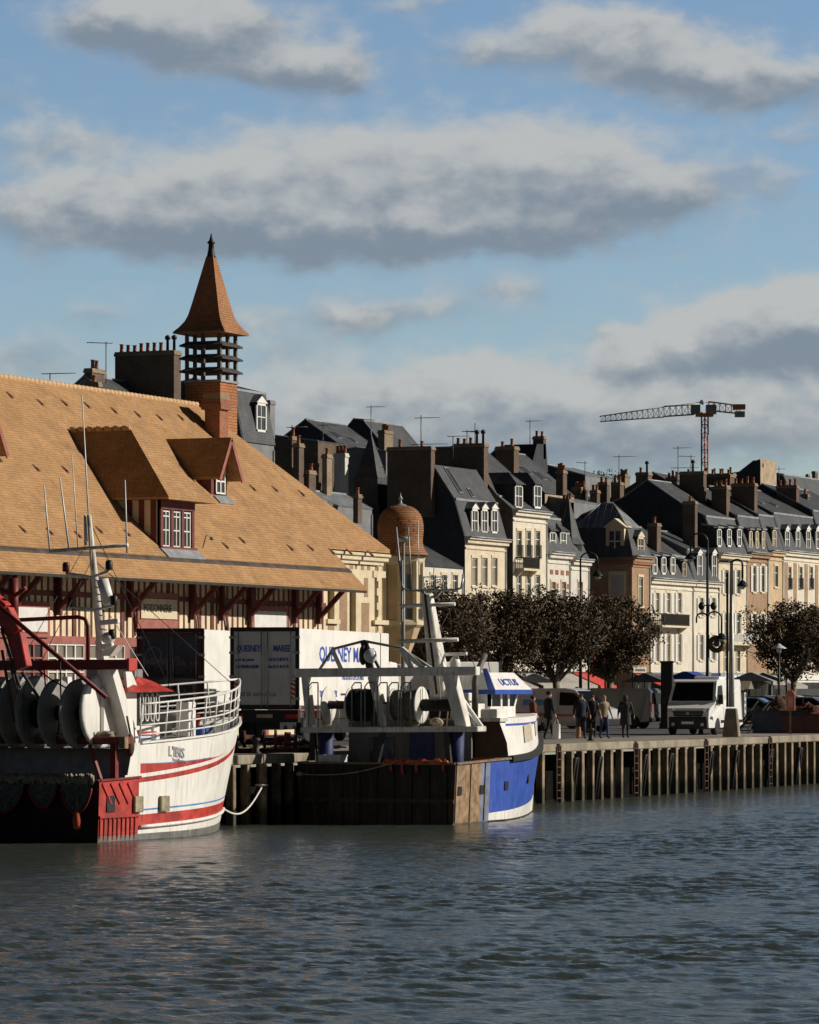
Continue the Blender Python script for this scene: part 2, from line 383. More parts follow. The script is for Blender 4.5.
deep = N(nt, 'ShaderNodeVectorMath', operation='SCALE'); L(nt, tint, deep.inputs[0]); deep.inputs['Scale'].default_value = 1.0
skyc = mixc(nt, mth(nt, 'MULTIPLY', alpha, .92), deep.outputs[0], cloud)
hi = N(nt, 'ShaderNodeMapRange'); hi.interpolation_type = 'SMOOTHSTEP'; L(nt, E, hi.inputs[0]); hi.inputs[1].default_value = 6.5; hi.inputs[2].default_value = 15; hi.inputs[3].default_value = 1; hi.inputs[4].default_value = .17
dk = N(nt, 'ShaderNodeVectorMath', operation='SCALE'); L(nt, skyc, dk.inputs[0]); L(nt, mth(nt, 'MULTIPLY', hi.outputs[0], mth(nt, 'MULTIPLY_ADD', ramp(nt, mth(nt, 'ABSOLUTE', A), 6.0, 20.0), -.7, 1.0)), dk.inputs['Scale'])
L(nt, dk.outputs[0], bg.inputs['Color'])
SC.view_settings.view_transform = 'Standard'; SC.view_settings.look = 'None'; SC.view_settings.exposure = .08; SC.view_settings.gamma = 1
SC.cycles.max_bounces = 6

# ---------------------------------------------------------------- water: one sheet, waves modelled near the quay
def make_water():
    x0, x1, y0, y1, st = -92., 50., -46., 8., .10
    nx = int((x1-x0)/st)+1; ny = int((y1-y0)/st)+1
    X, Y = np.meshgrid(np.linspace(x0, x1, nx), np.linspace(y0, y1, ny), indexing='ij')
    rng = np.random.default_rng(3); Z = np.zeros_like(X)
    wd = math.atan2(.35, .95)
    warp = .8*np.sin(X*.11+Y*.17)+.6*np.sin(X*.23-Y*.13+1)
    for i in range(110):
        lam = .30*(1.5/.30)**(rng.random()**1.0); k = 2*PI/lam
        a = wd+rng.normal(0, .46); amp = .0036*lam**.9*(.5+rng.random())
        ph = k*(X*math.cos(a)+Y*math.sin(a))+rng.random()*6.28+warp*min(1, .8/lam)
        s = np.sin(ph); Z += amp*(s+.28*np.cos(2*ph))
    patch = .8+.3*np.sin(X*.19+Y*.31+.6*np.sin(Y*.21))*np.sin(Y*.16-X*.07+1.3)
    calm = np.clip((-Y-4)/12, .32, 1)
    edge = np.clip(np.minimum(np.minimum(X-x0, x1-X), np.minimum(Y-y0, y1-Y))/4, 0, 1)
    Z *= patch*calm*edge
    V = np.stack([X, Y, Z], -1).reshape(-1, 3)
    ii = (np.arange(nx-1)[:, None]*ny+np.arange(ny-1)[None, :]).reshape(-1)
    Q = np.stack([ii, ii+ny, ii+ny+1, ii+1], -1)
    B = 1500.; o = len(V)
    ext = np.array([(-B, -B, 0), (B, -B, 0), (B, 8., 0), (-B, 8., 0), (x0, -B, 0), (x1, -B, 0), (x0, y0, 0), (x1, y0, 0), (x0, 8., 0), (x1, 8., 0)])
    V = np.vstack([V, ext]); Q2 = np.array([(o, o+4, o+8, o+3), (o+5, o+1, o+2, o+9), (o+4, o+5, o+7, o+6)])
    Q = np.vstack([Q, Q2])
    me = bpy.data.meshes.new('water'); me.vertices.add(len(V)); me.vertices.foreach_set('co', V.astype(np.float32).ravel())
    me.loops.add(Q.size); me.loops.foreach_set('vertex_index', Q.astype(np.int32).ravel())
    me.polygons.add(len(Q)); me.polygons.foreach_set('loop_start', np.arange(0, Q.size, 4, dtype=np.int32)); me.polygons.foreach_set('loop_total', np.full(len(Q), 4, dtype=np.int32))
    me.update(); me.polygons.foreach_set('use_smooth', [True]*len(Q))
    m, nt, b = newmat('river_water')
    v = coords(nt)
    tcw = N(nt, 'ShaderNodeTexCoord'); mpw = N(nt, 'ShaderNodeMapping'); mpw.inputs['Rotation'].default_value = (0, 0, -math.atan2(SA, CA)); mpw.inputs['Scale'].default_value = (2.0, 1.0, 1)
    L(nt, tcw.outputs['Object'], mpw.inputs['Vector']); n1 = nz(nt, mpw.outputs[0], 1.7, 6, .62); n2 = nz(nt, mpw.outputs[0], 6, 3, .6)
    b.inputs['Base Color'].default_value = (.055, .068, .058, 1)
    b.inputs['Roughness'].default_value = .11; b.inputs['IOR'].default_value = 1.33; b.inputs['Specular IOR Level'].default_value = .5
    bp = N(nt, 'ShaderNodeBump'); bp.inputs['Strength'].default_value = 1; bp.inputs['Distance'].default_value = .058
    L(nt, mth(nt, 'ADD', n1, mth(nt, 'MULTIPLY', n2, .22)), bp.inputs['Height']); L(nt, bp.outputs[0], b.inputs['Normal'])
    me.materials.append(m)
    wo = bpy.data.objects.new('water', me); COL.objects.link(wo); tag(wo, kind='structure')
make_water()

# ---------------------------------------------------------------- ground
def struct(o): return tag(o, kind='structure')
g = MB(); B = 1500
# quay and town as one sheet with an inlet step behind the nearer boat
g.poly([(-33, .12, GZ), (B, .12, GZ), (B, B, GZ), (-B, B, GZ), (-B, 4.6, GZ), (-33, 4.6, GZ)])
struct(g.build('ground', ASPH))
g = MB(); g.box(-32, 400, 49.5, 57.9, GZ-.1, GZ+.13)
struct(g.build('pavement', PAVE))
g = MB(); g.box(-32.8, 300, .5, 5.2, GZ-.1, GZ+.006)
struct(g.build('quay_path', PAVE))
g = MB()
for i in range(26): g.box(40+i*4.6, 40.12+i*4.6, 15, 20.2, GZ+.001, GZ+.004)
struct(g.build('parking_markings', mat('road_paint', (.6, .6, .58), .8, 0, .3, 3)))
# low wooded hill behind the town
hm = MB(); hm.sm = True
nx, ny = 40, 14
for i in range(nx+1):
    for j in range(ny+1):
        x = 60+i*22; y = 95+j*26; t = j/ny
        hh = 2+(max(0, math.sin(min(1, t*1.25)*PI/2)))*(11+6*noise.noise(Vector((x*.008, y*.01, 2))))
        hm.v.append((x, y, hh-.3*(j == 0)))
for i in range(nx):
    for j in range(ny):
        k = i*(ny+1)+j; hm.face((k, k+ny+1, k+ny+2, k+1))
struct(hm.build('hill', mat('hill_scrub', (.05, .06, .03), .95, 0, .5, .2, .05)))
# ---------------------------------------------------------------- quay wall
qw = thing('quay_wall', 'timber piled quay wall with a pale concrete cap above dark tidal gaps', 'quay wall', (0, 0, 0))
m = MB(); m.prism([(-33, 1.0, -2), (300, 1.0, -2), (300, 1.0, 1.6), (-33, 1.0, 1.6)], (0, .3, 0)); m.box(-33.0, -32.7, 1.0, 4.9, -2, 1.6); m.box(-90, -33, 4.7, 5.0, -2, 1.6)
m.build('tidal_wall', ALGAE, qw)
rnd = random.Random(5)
lad = [.9+i*7.85 for i in range(-1, 6)]
x = -33.0; caps = []
edges = [-33.0, -25, -17, -9, -1]+[l+.05 for l in lad if l > 0]+[60, 75, 95, 120, 160, 220, 300]
edges = sorted(set(edges))
for a, b in zip(edges[:-1], edges[1:]):
    m = MB(); dz = rnd.uniform(-.03, .03)
    m.box(a+.16, b-.16, -.28, .55, 1.74+dz*.3, GZ+.02+dz*.3)
    m.build('cap', CONC, qw, .03)
m = MB(); m.box(-90, -33, 4.2, 5.0, 1.66, GZ+.015); m.box(-33.3, -32.85, .0, 5.0, 1.66, GZ+.012); m.build('cap', CONC, qw, .03)
n = 0; x = -30.
while x < 62:
    near = min(abs(x-l) for l in lad)
    if near > .35 and n < 98:
        w_ = rnd.uniform(.16, .25); m = MB(); m.bar((x+rnd.uniform(-.03, .03), -.13, -1.5), (x, -.13, 1.74), w_, .24); m.build('pile', PILE, qw, .015); n += 1
    x += .98+rnd.uniform(-.09, .09)
for l in lad:
    m = MB()
    for s in (-.2, .2): m.tube([(l+s, -.3, -.6), (l+s, -.3, 1.95)], .028, 6)
    for k in range(9): m.tube([(l-.2, -.3, -.4+k*.27), (l+.2, -.3, -.4+k*.27)], .02, 5)
    m.build('ladder', mat('rusty_iron', (.10, .06, .04), .85, .1, .4, 6), qw)
for l in [2.6, 5.0, 9.8, 12.6, 17.2, 20.3, 24.6, 28.4, 33]:
    m = MB(); m.tube([(l-.14, -.1, 0), (l-.14, -.26, 1.2), (l-.08, -.32, 1.5), (l+.08, -.32, 1.5), (l+.14, -.26, 1.2), (l+.14, -.1, 0)], .07, 7)
    m.build('fender', RUBBER, qw)
# mooring post standing in the water between the boats
p = at_v(263, 800, -.55)
m = MB(); m.tube([(p.x, p.y, -1.5), (p.x, p.y, 1.75)], [.13, .12], 10); m.build('post', PILE, None)
o = COL.objects['post']; o.name = 'mooring_post'; tag(o, 'weathered timber mooring post standing in the water between the two trawlers', 'mooring post')

# ---------------------------------------------------------------- fish market hall
fm = thing('fish_market', 'long half timbered fish market hall with an orange tiled roof and louvred tower', 'building')
EY, EZ, SLP = 19.5, 8.2, .97
RY = 28.0
def rz(y): return EZ+(y-EY)*SLP
RZ = rz(RY); XL, XR = -26.0, 36.6
WV = 21.5
VEX = 29.75                                                          # the roof drops to the canopy left of here
# walls
m = MB(); m.box(XL, 29.6, WV, WV+.3, GZ, rz(WV)-.08); m.box(XL, XL+.3, WV, 34.5, GZ, 9.9); m.box(XL, XR-.3, 34.3, 34.6, GZ, 9.9); m.box(XR-.6, XR-.3, 21.9, 34.5, GZ, 9.9)
m.build('wall', mat('market_plaster', (.72, .62, .42), .85, 0, .12, 1.5, .003, (.4, .3, .2), .35), fm)
# roof: front slope with the canopy, hipped right end, back slope
ridge_r = XR-6.5
T = Vector((0, 0, -.16))
m = MB()
f = [(XL, EY, EZ), (29.5, EY, EZ), (VEX, 21.5, rz(21.5)), (XR, 21.5, rz(21.5)), (ridge_r, RY, RZ), (XL, RY, RZ)]
m.prism(f, T)
m.prism([(XR, 21.5, rz(21.5)), (XR, 34.5, rz(21.5)), (ridge_r, RY, RZ)], T)
m.prism([(XL, RY, RZ), (ridge_r, RY, RZ), (XR, 34.5, rz(21.5)), (XL, 34.5, rz(21.5))], T)
roof = m.build('roof', TILE, fm)
m = MB()
x = XL
while x < ridge_r-.1:
    m.tube([(x, RY, RZ-.06), (x+.36, RY, RZ-.03)], [.10, .125], 7); x += .37
m.build('ridge_tiles', mat('ridge_tile', (.56, .36, .19), .8, 0, .2, 6), roof)
# the trough above the eave
m = MB(); gy = EY+.72
m.prism([(XL, gy, rz(gy)+.02), (XL, gy, rz(gy)+.08), (XL, gy+.15, rz(gy+.15)+.06), (XL, gy+.15, rz(gy+.15)+.02)], (29.52-XL, 0, 0))
m.build('gutter', mat('old_zinc_trough', (.09, .07, .055), .6, .2, .35, 2), roof)
m = MB(); m.box(XL, 29.45, EY-.02, EY+.03, EZ-.17, EZ-.06); m.build('eave_board', DKMETAL, roof)
rn = random.Random(4)
for row, (y0, st) in enumerate(((26.95, 2.2), (23.95, 2.5), (21.2, 2.1))):
    x = -8+row*.7
    while x < 34:
        on = (row == 0 and x < 30) or row > 0 and not (10.5 < x < 18.2 or 21.3 < x < 24.6) and x < 36-(y0-21.5)
        if on:
            y = y0+rn.uniform(-.16, .16); x += rn.uniform(-.18, .18); m = MB(); z = rz(y)
            m.hexa([(x, y-.1, rz(y-.1)+.0), (x+.19, y-.1, rz(y-.1)), (x+.19, y+.2, rz(y+.2)), (x, y+.2, rz(y+.2)), (x+.03, y-.1, rz(y-.1)+.09), (x+.16, y-.1, rz(y-.1)+.09), (x+.17, y+.18, rz(y+.18)+.03), (x+.05, y+.18, rz(y+.18)+.03)])
            m.build('vent_tile', mat('dark_vent_tile', (.16, .08, .045), .8), roof)
        x += st
# timber framing: studs, rails, braces
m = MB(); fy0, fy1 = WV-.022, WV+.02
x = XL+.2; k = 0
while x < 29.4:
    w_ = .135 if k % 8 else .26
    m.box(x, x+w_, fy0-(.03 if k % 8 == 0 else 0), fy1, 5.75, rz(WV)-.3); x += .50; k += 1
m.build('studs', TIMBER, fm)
m = MB()
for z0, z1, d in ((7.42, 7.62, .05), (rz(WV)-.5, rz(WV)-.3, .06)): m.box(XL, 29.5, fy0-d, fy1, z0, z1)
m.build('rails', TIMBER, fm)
m = MB(); m.box(XL, 29.5, fy0-.08, fy1, 5.62, 5.92)
pm = at_v(99, 650, WV).x
bays = [-9.5, -6.2, -2.9, .6, 3.9, 7.2, 10.6, 13.6, 17, 20.2, 23.4, 26.6, 29.3]
for b in bays: m.box(b-.2, b+.2, fy0-.08, fy1, GZ, 5.62)
m.build('door_frame', TIMBERL, fm)
# diagonal braces under the eave
br = [at_v(px, 590, WV).x for px in (-20, 11, 56, 127, 190, 219, 247, 292, 316)]
for i, x in enumerate(br):
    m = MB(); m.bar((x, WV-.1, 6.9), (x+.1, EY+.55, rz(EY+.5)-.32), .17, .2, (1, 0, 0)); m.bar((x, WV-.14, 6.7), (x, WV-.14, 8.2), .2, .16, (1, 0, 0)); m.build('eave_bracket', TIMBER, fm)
for i, x in enumerate(br[3:7]):
    m = MB(); m.bar((x+.2, WV-.09, 8.2), (x+.75, WV-.09, 6.05), .14, .05, (0, 1, 0)); m.build('brace', TIMBER, fm)
# upper panels with pale boards, glazed bays below
for a, b, y0, y1 in ((16, 45, 608, 631), (-18, 6, 606, 631), (252, 284, 612, 628)):
    p0, p1 = at_v(a, y1, WV-.1), at_v(b, y0, WV-.1)
    fr = MB(); fr.box(p0.x-.22, p1.x+.22, WV-.2, WV-.06, p0.z-.22, p1.z+.22)
    fr.box(p0.x-.02, p1.x+.02, WV-.24, WV-.19, p0.z-.05, p0.z); f_ = fr.build('transom_frame', TIMBERL, fm, .01)
    pn = MB(); pn.box(p0.x, p1.x, WV-.215, WV-.205, p0.z, p1.z); pn.build('panel', mat('pale_board', (.70, .69, .66), .6, 0, .1, 3), f_)
for i, (a, b) in enumerate(zip(bays[:-1], bays[1:])):
    x0, x1 = a+.2, b-.2; z0, z1 = GZ+.5, 5.6
    fr = MB()
    for k in range(5):
        q = x0+(x1-x0)*k/4; fr.box(q-.045, q+.045, WV-.1, WV-.03, z0, z1)
    for k in range(7): q = z0+(z1-z0)*k/6; fr.box(x0, x1, WV-.09, WV-.035, q-.03, q+.03)
    f_ = fr.build('window', WHITEP if i in (4, 5, 7) else TIMBERL, fm)
    pn = MB(); pn.box(x0, x1, WV-.028, WV-.018, z0, z1); pn.build('pane', PANEL if i in (4, 5) else PANE, f_)
# the fishmonger's board
p0, p1 = at_v(142, 617, WV-.2), at_v(175.5, 601, WV-.2)
m = MB(); m.box(p0.x-.3, p1.x+.3, WV-.17, WV-.1, p0.z-.5, p0.z-.08); m.box(p0.x-.3, p1.x+.3, WV-.17, WV-.1, p1.z+.08, p1.z+.3); m.box(p0.x-.3, p0.x-.05, WV-.17, WV-.1, p0.z-.1, p1.z+.05); m.box(p1.x+.05, p1.x+.3, WV-.17, WV-.1, p0.z-.1, p1.z+.05)
fb_ = m.build('sign_frame', TIMBERL, fm)
m = MB(); m.box(p0.x-.1, p1.x+.1, WV-.22, WV-.19, p0.z-.05, p1.z+.05); sb = m.build('sign_board', STONE, fm)
text('lettering', 'POISSONNERIE', .44, (p0.x+.12, WV-.228, p0.z+.22), (1, 0, 0), (0, -1, 0), INKD, sb, (p1.x-p0.x-.2)/(.44*7.6), .003)

# brick and stone pavilion at the right end
py_ = 21.75; xa, xb = at_v(322, 600, py_).x, 36.1
zc = 9.75
cols = []
for pa, pb, yt, yb in ((327.5, 334.5, 588, 619), (349.5, 356, 585, 650), (374.5, 383, 578, 620)):
    a, b = at_v(pa, yb, py_), at_v(pb, yt, py_); cols.append((a.x, b.x, a.z, b.z))
def facade(mb, x0, x1, z0, z1, ops, y=0.0, rev=.2):
    xs = sorted({x0, x1, *[o[0] for o in ops], *[o[1] for o in ops]}); zs = sorted({z0, z1, *[o[2] for o in ops], *[o[3] for o in ops]})
    for i in range(len(xs)-1):
        for j in range(len(zs)-1):
            cx, cz = (xs[i]+xs[i+1])/2, (zs[j]+zs[j+1])/2
            if any(o[0] < cx < o[1] and o[2] < cz < o[3] for o in ops): continue
            mb.poly([(xs[i], y, zs[j]), (xs[i+1], y, zs[j]), (xs[i+1], y, zs[j+1]), (xs[i], y, zs[j+1])])
    for a, b, c, d in ops:
        mb.poly([(a, y, c), (a, y, d), (a, y+rev, d), (a, y+rev, c)]); mb.poly([(b, y, c), (b, y+rev, c), (b, y+rev, d), (b, y, d)])
        mb.poly([(a, y, d), (b, y, d), (b, y+rev, d), (a, y+rev, d)]); mb.poly([(a, y, c), (a, y+rev, c), (b, y+rev, c), (b, y, c)])
m = MB(); facade(m, xa, xb, GZ, zc, cols, py_, .35)
m.poly([(xa, py_, GZ), (xa, py_+.5, GZ), (xa, py_+.5, zc), (xa, py_, zc)]); m.poly([(xb, py_, GZ), (xb, py_, zc), (xb, 34, zc), (xb, 34, GZ)])
m.build('pavilion_wall', STONE, fm)
for pa, pb, yt, yb in ((339.5, 347, 588, 660), (361.5, 369, 603, 660), (375.5, 383, 624, 660), (328, 334, 623, 660), (349.6, 353, 562, 569), (355, 357, 562, 569), (361, 364, 563, 570), (367, 370, 563, 570), (375, 379, 564, 571), (380, 383, 564, 571), (364, 368, 578, 597)):
    a, b = at_v(pa, yb, py_), at_v(pb, yt, py_); m = MB(); m.box(a.x, b.x, py_-.012, py_+.01, a.z, b.z); m.build('brick_panel', BRICKO, fm)
for a, b, c, d in cols:
    f_ = MB(); f_.box(a, b, py_+.27, py_+.32, c, d)
    o = f_.build('window', mat('brown_shutter', (.34, .24, .12), .7, 0, .15, 4), fm)
    g_ = MB(); q = (a+b)/2; g_.box(q-.02, q+.02, py_+.24, py_+.268, c, d); g_.box(a, a+.06, py_+.24, py_+.268, c, d); g_.box(b-.06, b, py_+.24, py_+.268, c, d); g_.build('sash', TANR, o)
for a, b, c, d in cols:
    m = MB(); m.box(a-.3, b+.3, py_-.16, py_+.03, c-.2, c-.003); m.build('window_sill', STONE, fm)
    m = MB(); m.box(a-.2, b+.2, py_-.05, py_+.02, d, d+.3); m.build('lintel', STONE, fm)
m = MB()
for k in range(24):
    z = GZ+k*.32; e = .5 if k % 2 else .34; m.box(xb-e, xb+.03, py_-.053, py_+.3, z, z+.32)
m.build('quoins', STONE, fm)
m = MB(); m.box(xa, xb+.1, py_-.12, py_+.03, 9.42, 9.58); m.build('string_course', STONE, fm)
m = MB(); m.box(VEX-.1, XR-.02, 21.42, 22.1, 9.78, 9.92); m.box(VEX, XR-.06, 21.52, 22.1, 9.58, 9.78); m.build('cornice', STONE, fm, .03)

# the big hipped dormer
d0, d1 = 11.9, 16.3; dc = (d0+d1)/2; fy = 20.25; ez = 11.45; rzv = 14.3; ry0 = 23.05; ryb = EY+(rzv-EZ)/SLP; eyb = EY+(ez-EZ)/SLP
m = MB(); t = Vector((0, 0, -.1))
m.prism([(d0, fy, ez), (d0, eyb, ez), (dc, ryb, rzv), (dc, ry0, rzv)], t); m.prism([(d1, fy, ez), (dc, ry0, rzv), (dc, ryb, rzv), (d1, eyb, ez)], t); m.prism([(d0, fy, ez), (dc, ry0, rzv), (d1, fy, ez)], t)
dm = m.build('dormer', TILE2 if 0 else TILE, fm)
m = MB(); wy = 20.85; wx0, wx1 = 12.3, 15.3; zb = rz(wy)-.1
m.prism([(wx0, wy, zb), (wx0, wy, ez-.1), (wx0, eyb, ez-.1)], (.12, 0, 0)); m.build('dormer_cheek', mat('market_plaster', (0, 0, 0)), dm); m = MB(); m.prism([(wx1-.12, wy, zb), (wx1-.12, wy, ez-.1), (wx1-.12, eyb, ez-.1)], (.12, 0, 0))
m.build('dormer_cheek', mat('market_plaster', (0, 0, 0)), dm)
m = MB()
for k in range(4): q = wx0+(wx1-wx0-.2)*k/3; m.box(q, q+.2, wy-.06, wy+.1, zb, ez-.1)
m.box(wx0, wx1, wy-.08, wy+.1, ez-.45, ez-.1); m.box(wx0-.1, wx1+.1, wy-.15, wy+.1, zb-.02, zb+.12)
for k in range(4):
    yy = wy+.15+k*.52; z0 = rz(yy+.3)
    if z0 < ez-.2: m.box(wx0-.05, wx0-.002, yy, yy+.22, z0-.5, ez-.1); m.box(wx1+.002, wx1+.05, yy, yy+.22, z0-.5, ez-.1)
m.build('dormer_posts', TIMBER, dm)
for k in range(3):
    q0 = wx0+(wx1-wx0-.2)*k/3+.2; q1 = wx0+(wx1-wx0-.2)*(k+1)/3
    m = MB(); m.box(q0+.003, q1-.003, wy+.05, wy+.08, zb+.12, ez-.46)
    m.mat(1)
    for aa in (q0+.02, (q0+q1)/2-.04, q1-.1): m.box(aa+.015, aa+.065, wy, wy+.047, zb+.13, ez-.47)
    for z in (zb+.13, zb+.75, zb+1.3, ez-.55): m.box(q0+.01, q1-.01, wy+.01, wy+.044, z, z+.045)
    m.build('dormer_window', [PANE, WHITEP], dm)
m = MB(); m.prism([(wx0-.15, wy-.12, rz(wy-.12)+.03), (wx1+.15, wy-.12, rz(wy-.12)+.03), (wx1+.15, wy-.5, rz(wy-.5)+.03), (wx0-.15, wy-.5, rz(wy-.5)+.03)], (0, 0, .05)); m.build('lead_apron', LEAD, dm)
m = MB()
for k in range(7): y = ry0+(ryb-ry0)*k/7; m.tube([(dc, y, rzv), (dc, y+.34, rzv+.03)], [.1, .12], 6)
m.build('dormer_ridge', mat('ridge_tile', (0, 0, 0)), dm)
# the gull-lamp on the dormer sill
m = MB(); m.tube([(wx1+.25, wy-.3, rz(wy)+.05), (wx1+.25, wy-.45, rz(wy)+.55), (wx1+.4, wy-.6, rz(wy)+.5)], .025, 5); m.blob((wx1+.42, wy-.62, rz(wy)+.42), (.1, .1, .08), 1, .05, 8, 6); m.build('lamp', GREYM, dm)

# small gabled dormers
def small_dormer(xc):
    fy = 22.9; ez = 12.75; ap = 14.45; hw = 1.08
    ryb = EY+(ap-EZ)/SLP; eyb = EY+(ez-EZ)/SLP
    m = MB(); t = Vector((0, 0, -.1))
    m.prism([(xc-hw, fy, ez), (xc-hw, eyb, ez), (xc, ryb, ap), (xc, fy, ap)], t); m.prism([(xc+hw, fy, ez), (xc, fy, ap), (xc, ryb, ap), (xc+hw, eyb, ez)], t)
    d = m.build('dormer', TILE, fm)
    m = MB()
    for s in (-1, 1): m.bar((xc+s*(hw+.02), fy-.03, ez-.12), (xc, fy-.03, ap-.08), .06, .2)
    m.build('bargeboard', TIMBERL, d)
    wy = 23.45; zb = rz(wy)
    m = MB(); m.prism([(xc-.75, wy, zb-.1), (xc+.75, wy, zb-.1), (xc+.75, wy, ez+.05), (xc, wy, ap-.2), (xc-.75, wy, ez+.05)], (0, 1.2, 0)); m.build('dormer_wall', TIMBER, d)
    m = MB(); m.box(xc-.42, xc+.42, wy-.05, wy-.004, zb+.1, zb+1.15); m.mat(1)
    for a in (-.45, -.04, .37): m.box(xc+a, xc+a+.08, wy-.09, wy-.053, zb+.05, zb+1.2)
    for z in (.05, .55, 1.12): m.box(xc-.45, xc+.45, wy-.085, wy-.056, zb+z, zb+z+.07)
    m.build('dormer_window', [PANE, WHITEP], d)
    m = MB(); m.prism([(xc-.7, wy-.1, rz(wy-.1)+.03), (xc+.7, wy-.1, rz(wy-.1)+.03), (xc+.7, wy-.4, rz(wy-.4)+.03), (xc-.7, wy-.4, rz(wy-.4)+.03)], (0, 0, .05)); m.build('lead_apron', LEAD, d)
small_dormer(23.05); small_dormer(2.55)

# brick chimney on the slope
cx, cy = at_v(216.5, 437, 26.4).x, 26.4
m = MB(); m.box(cx-.42, cx+.42, cy-.36, cy+.36, rz(cy)-.6, 16.15); m.box(cx-.55, cx+.55, cy-.48, cy+.48, 16.05, 16.3); m.box(cx-.5, cx+.5, cy-.43, cy+.43, 16.3, 16.5)
m.mat(1); m.box(cx-.48, cx+.48, cy-.41, cy+.41, 16.5, 16.72)
m.build('chimney', [BRICKR, BRICKY], fm)
# louvred tower
tx, ty, ts = 30.85, 27.15, 1.72
tz = lambda y: P(0, y, 181).z
tw = MB(); z0, z1 = tz(440), tz(382.5)
tw.box(tx, tx+ts, ty, ty+ts, z0-2.2, z1); tower = tw.build('tower', brick('tower_tile_hanging', (.46, .20, .085), (.38, .15, .06), (.17, .07, .035), .17, .13, .012, .8, .014), fm)
m = MB(); m.box(tx-.07, tx+ts+.07, ty-.07, ty+ts+.07, z1, z1+.1); m.build('sill', LEAD, tower)
e1 = tz(333)
for i in range(3):
    for j in range(3):
        if i == 1 and j == 1: continue
        m = MB(); xx, yy = tx+.06+i*(ts-.12)/2, ty+.06+j*(ts-.12)/2; m.box(xx-.07, xx+.07, yy-.07, yy+.07, z1+.1, e1); m.build('post', mat('grey_oak', (.11, .10, .09), .8, 0, .3, 5), tower)
for y in (370, 357, 344):
    z = tz(y); m = MB(); c = (tx+ts/2, ty+ts/2)
    o_, i_ = ts/2+.20, ts/2-.10
    for s in ((-1, 0), (1, 0), (0, -1), (0, 1)):
        if s[0]:
            X = lambda q: c[0]+s[0]*q
            m.hexa([(X(o_), c[1]-o_, z-.12), (X(i_), c[1]-i_, z+.05), (X(i_), c[1]+i_, z+.05), (X(o_), c[1]+o_, z-.12), (X(o_), c[1]-o_, z-.05), (X(i_), c[1]-i_, z+.12), (X(i_), c[1]+i_, z+.12), (X(o_), c[1]+o_, z-.05)])
        else:
            Y = lambda q: c[1]+s[1]*q
            m.hexa([(c[0]-o_, Y(o_), z-.12), (c[0]-i_, Y(i_), z+.05), (c[0]+i_, Y(i_), z+.05), (c[0]+o_, Y(o_), z-.12), (c[0]-o_, Y(o_), z-.05), (c[0]-i_, Y(i_), z+.12), (c[0]+i_, Y(i_), z+.12), (c[0]+o_, Y(o_), z-.05)])
    m.build('louvre', mat('grey_louvre', (.06, .052, .048), .8, 0, .3, 4), tower)
m = MB(); cx, cy = tx+ts/2, ty+ts/2
s45 = math.sqrt(2)
prof = [(1.27, 333.8), (1.27, 332.2), (1.06, 327), (.88, 321), (.77, 315), (.64, 303), (.51, 290), (.34, 273), (.17, 255.5)]
m.lathe([(r*s45, tz(y)) for r, y in prof], (cx, cy, 0), 4, smooth=False, a0=PI/4)
sp_ = m.build('spire_roof', TILE2, tower)
m = MB(); m.lathe([(.22, tz(256)), (.20, tz(254.5)), (.14, tz(248)), (.12, tz(243)), (.2, tz(241.5)), (.1, tz(239)), (.06, tz(236)), (.02, tz(232))], (cx, cy, 0), 8); m.build('finial', DKMETAL, sp_)

# ---------------------------------------------------------------- domed turret
tc_ = at_v(400.5, 600, 24.3); dt = thing('domed_turret', 'round turret with a bell shaped orange tile dome at the end of the market hall', 'turret', (tc_.x, 24.3, GZ))
zt = lambda y: P(402, y, dep_v(402, 24.3)).z-GZ
m = MB(); m.lathe([(.5, 0), (.5, zt(652)), (.72, zt(640)), (.98, zt(625)), (.98, zt(555))], (0, 0, 0), 8, smooth=False, a0=PI/8); m.build('wall', OCHRE, dt)
m = MB()
for k in range(8):
    a = PI/8+k*PI/4; x, y = 1.0*math.cos(a), 1.0*math.sin(a); m.box(x-.1, x+.1, y-.1, y+.1, zt(622), zt(561))
m.lathe([(1.0, zt(627)), (1.12, zt(625)), (1.12, zt(621)), (1.0, zt(620))], (0, 0, 0), 8, smooth=False, a0=PI/8)
m.lathe([(1.0, zt(565)), (1.12, zt(562)), (1.18, zt(556.5)), (1.0, zt(556))], (0, 0, 0), 8, smooth=False, a0=PI/8)
m.build('stone_band', STONE, dt)
for k in (5, 6, 7, 0):
    a = k*PI/4; d = Vector((math.cos(a), math.sin(a), 0)); s = Vector((-d.y, d.x, 0))
    for ya, yb in ((619, 609), (592, 575)):
        m = MB(); c = d*.93; z0, z1 = zt(ya), zt(yb)
        m.prism([c-s*.2+Vector((0, 0, z0)), c+s*.2+Vector((0, 0, z0)), c+s*.2+Vector((0, 0, z1)), c-s*.2+Vector((0, 0, z1))], d*.012); m.build('window', PANE, dt)
m = MB(); dp = [(1.22, 556), (1.20, 554), (1.10, 551.5), (1.0, 547), (.96, 542), (.97, 537), (1.0, 531), (1.0, 526), (.96, 520), (.88, 515), (.75, 511), (.58, 508), (.38, 506.2), (.18, 505.5)]
m.lathe([(r*1.09, zt(y)) for r, y in dp], (0, 0, 0), 24); dome = m.build('dome', DOMET, dt)
m = MB(); m.lathe([(.42, zt(507.2)), (.25, zt(505)), (.08, zt(503.5)), (.06, zt(500)), (.11, zt(498.5)), (.03, zt(496)), (.02, zt(493))], (0, 0, 0), 10); m.build('finial', LEAD, dome)
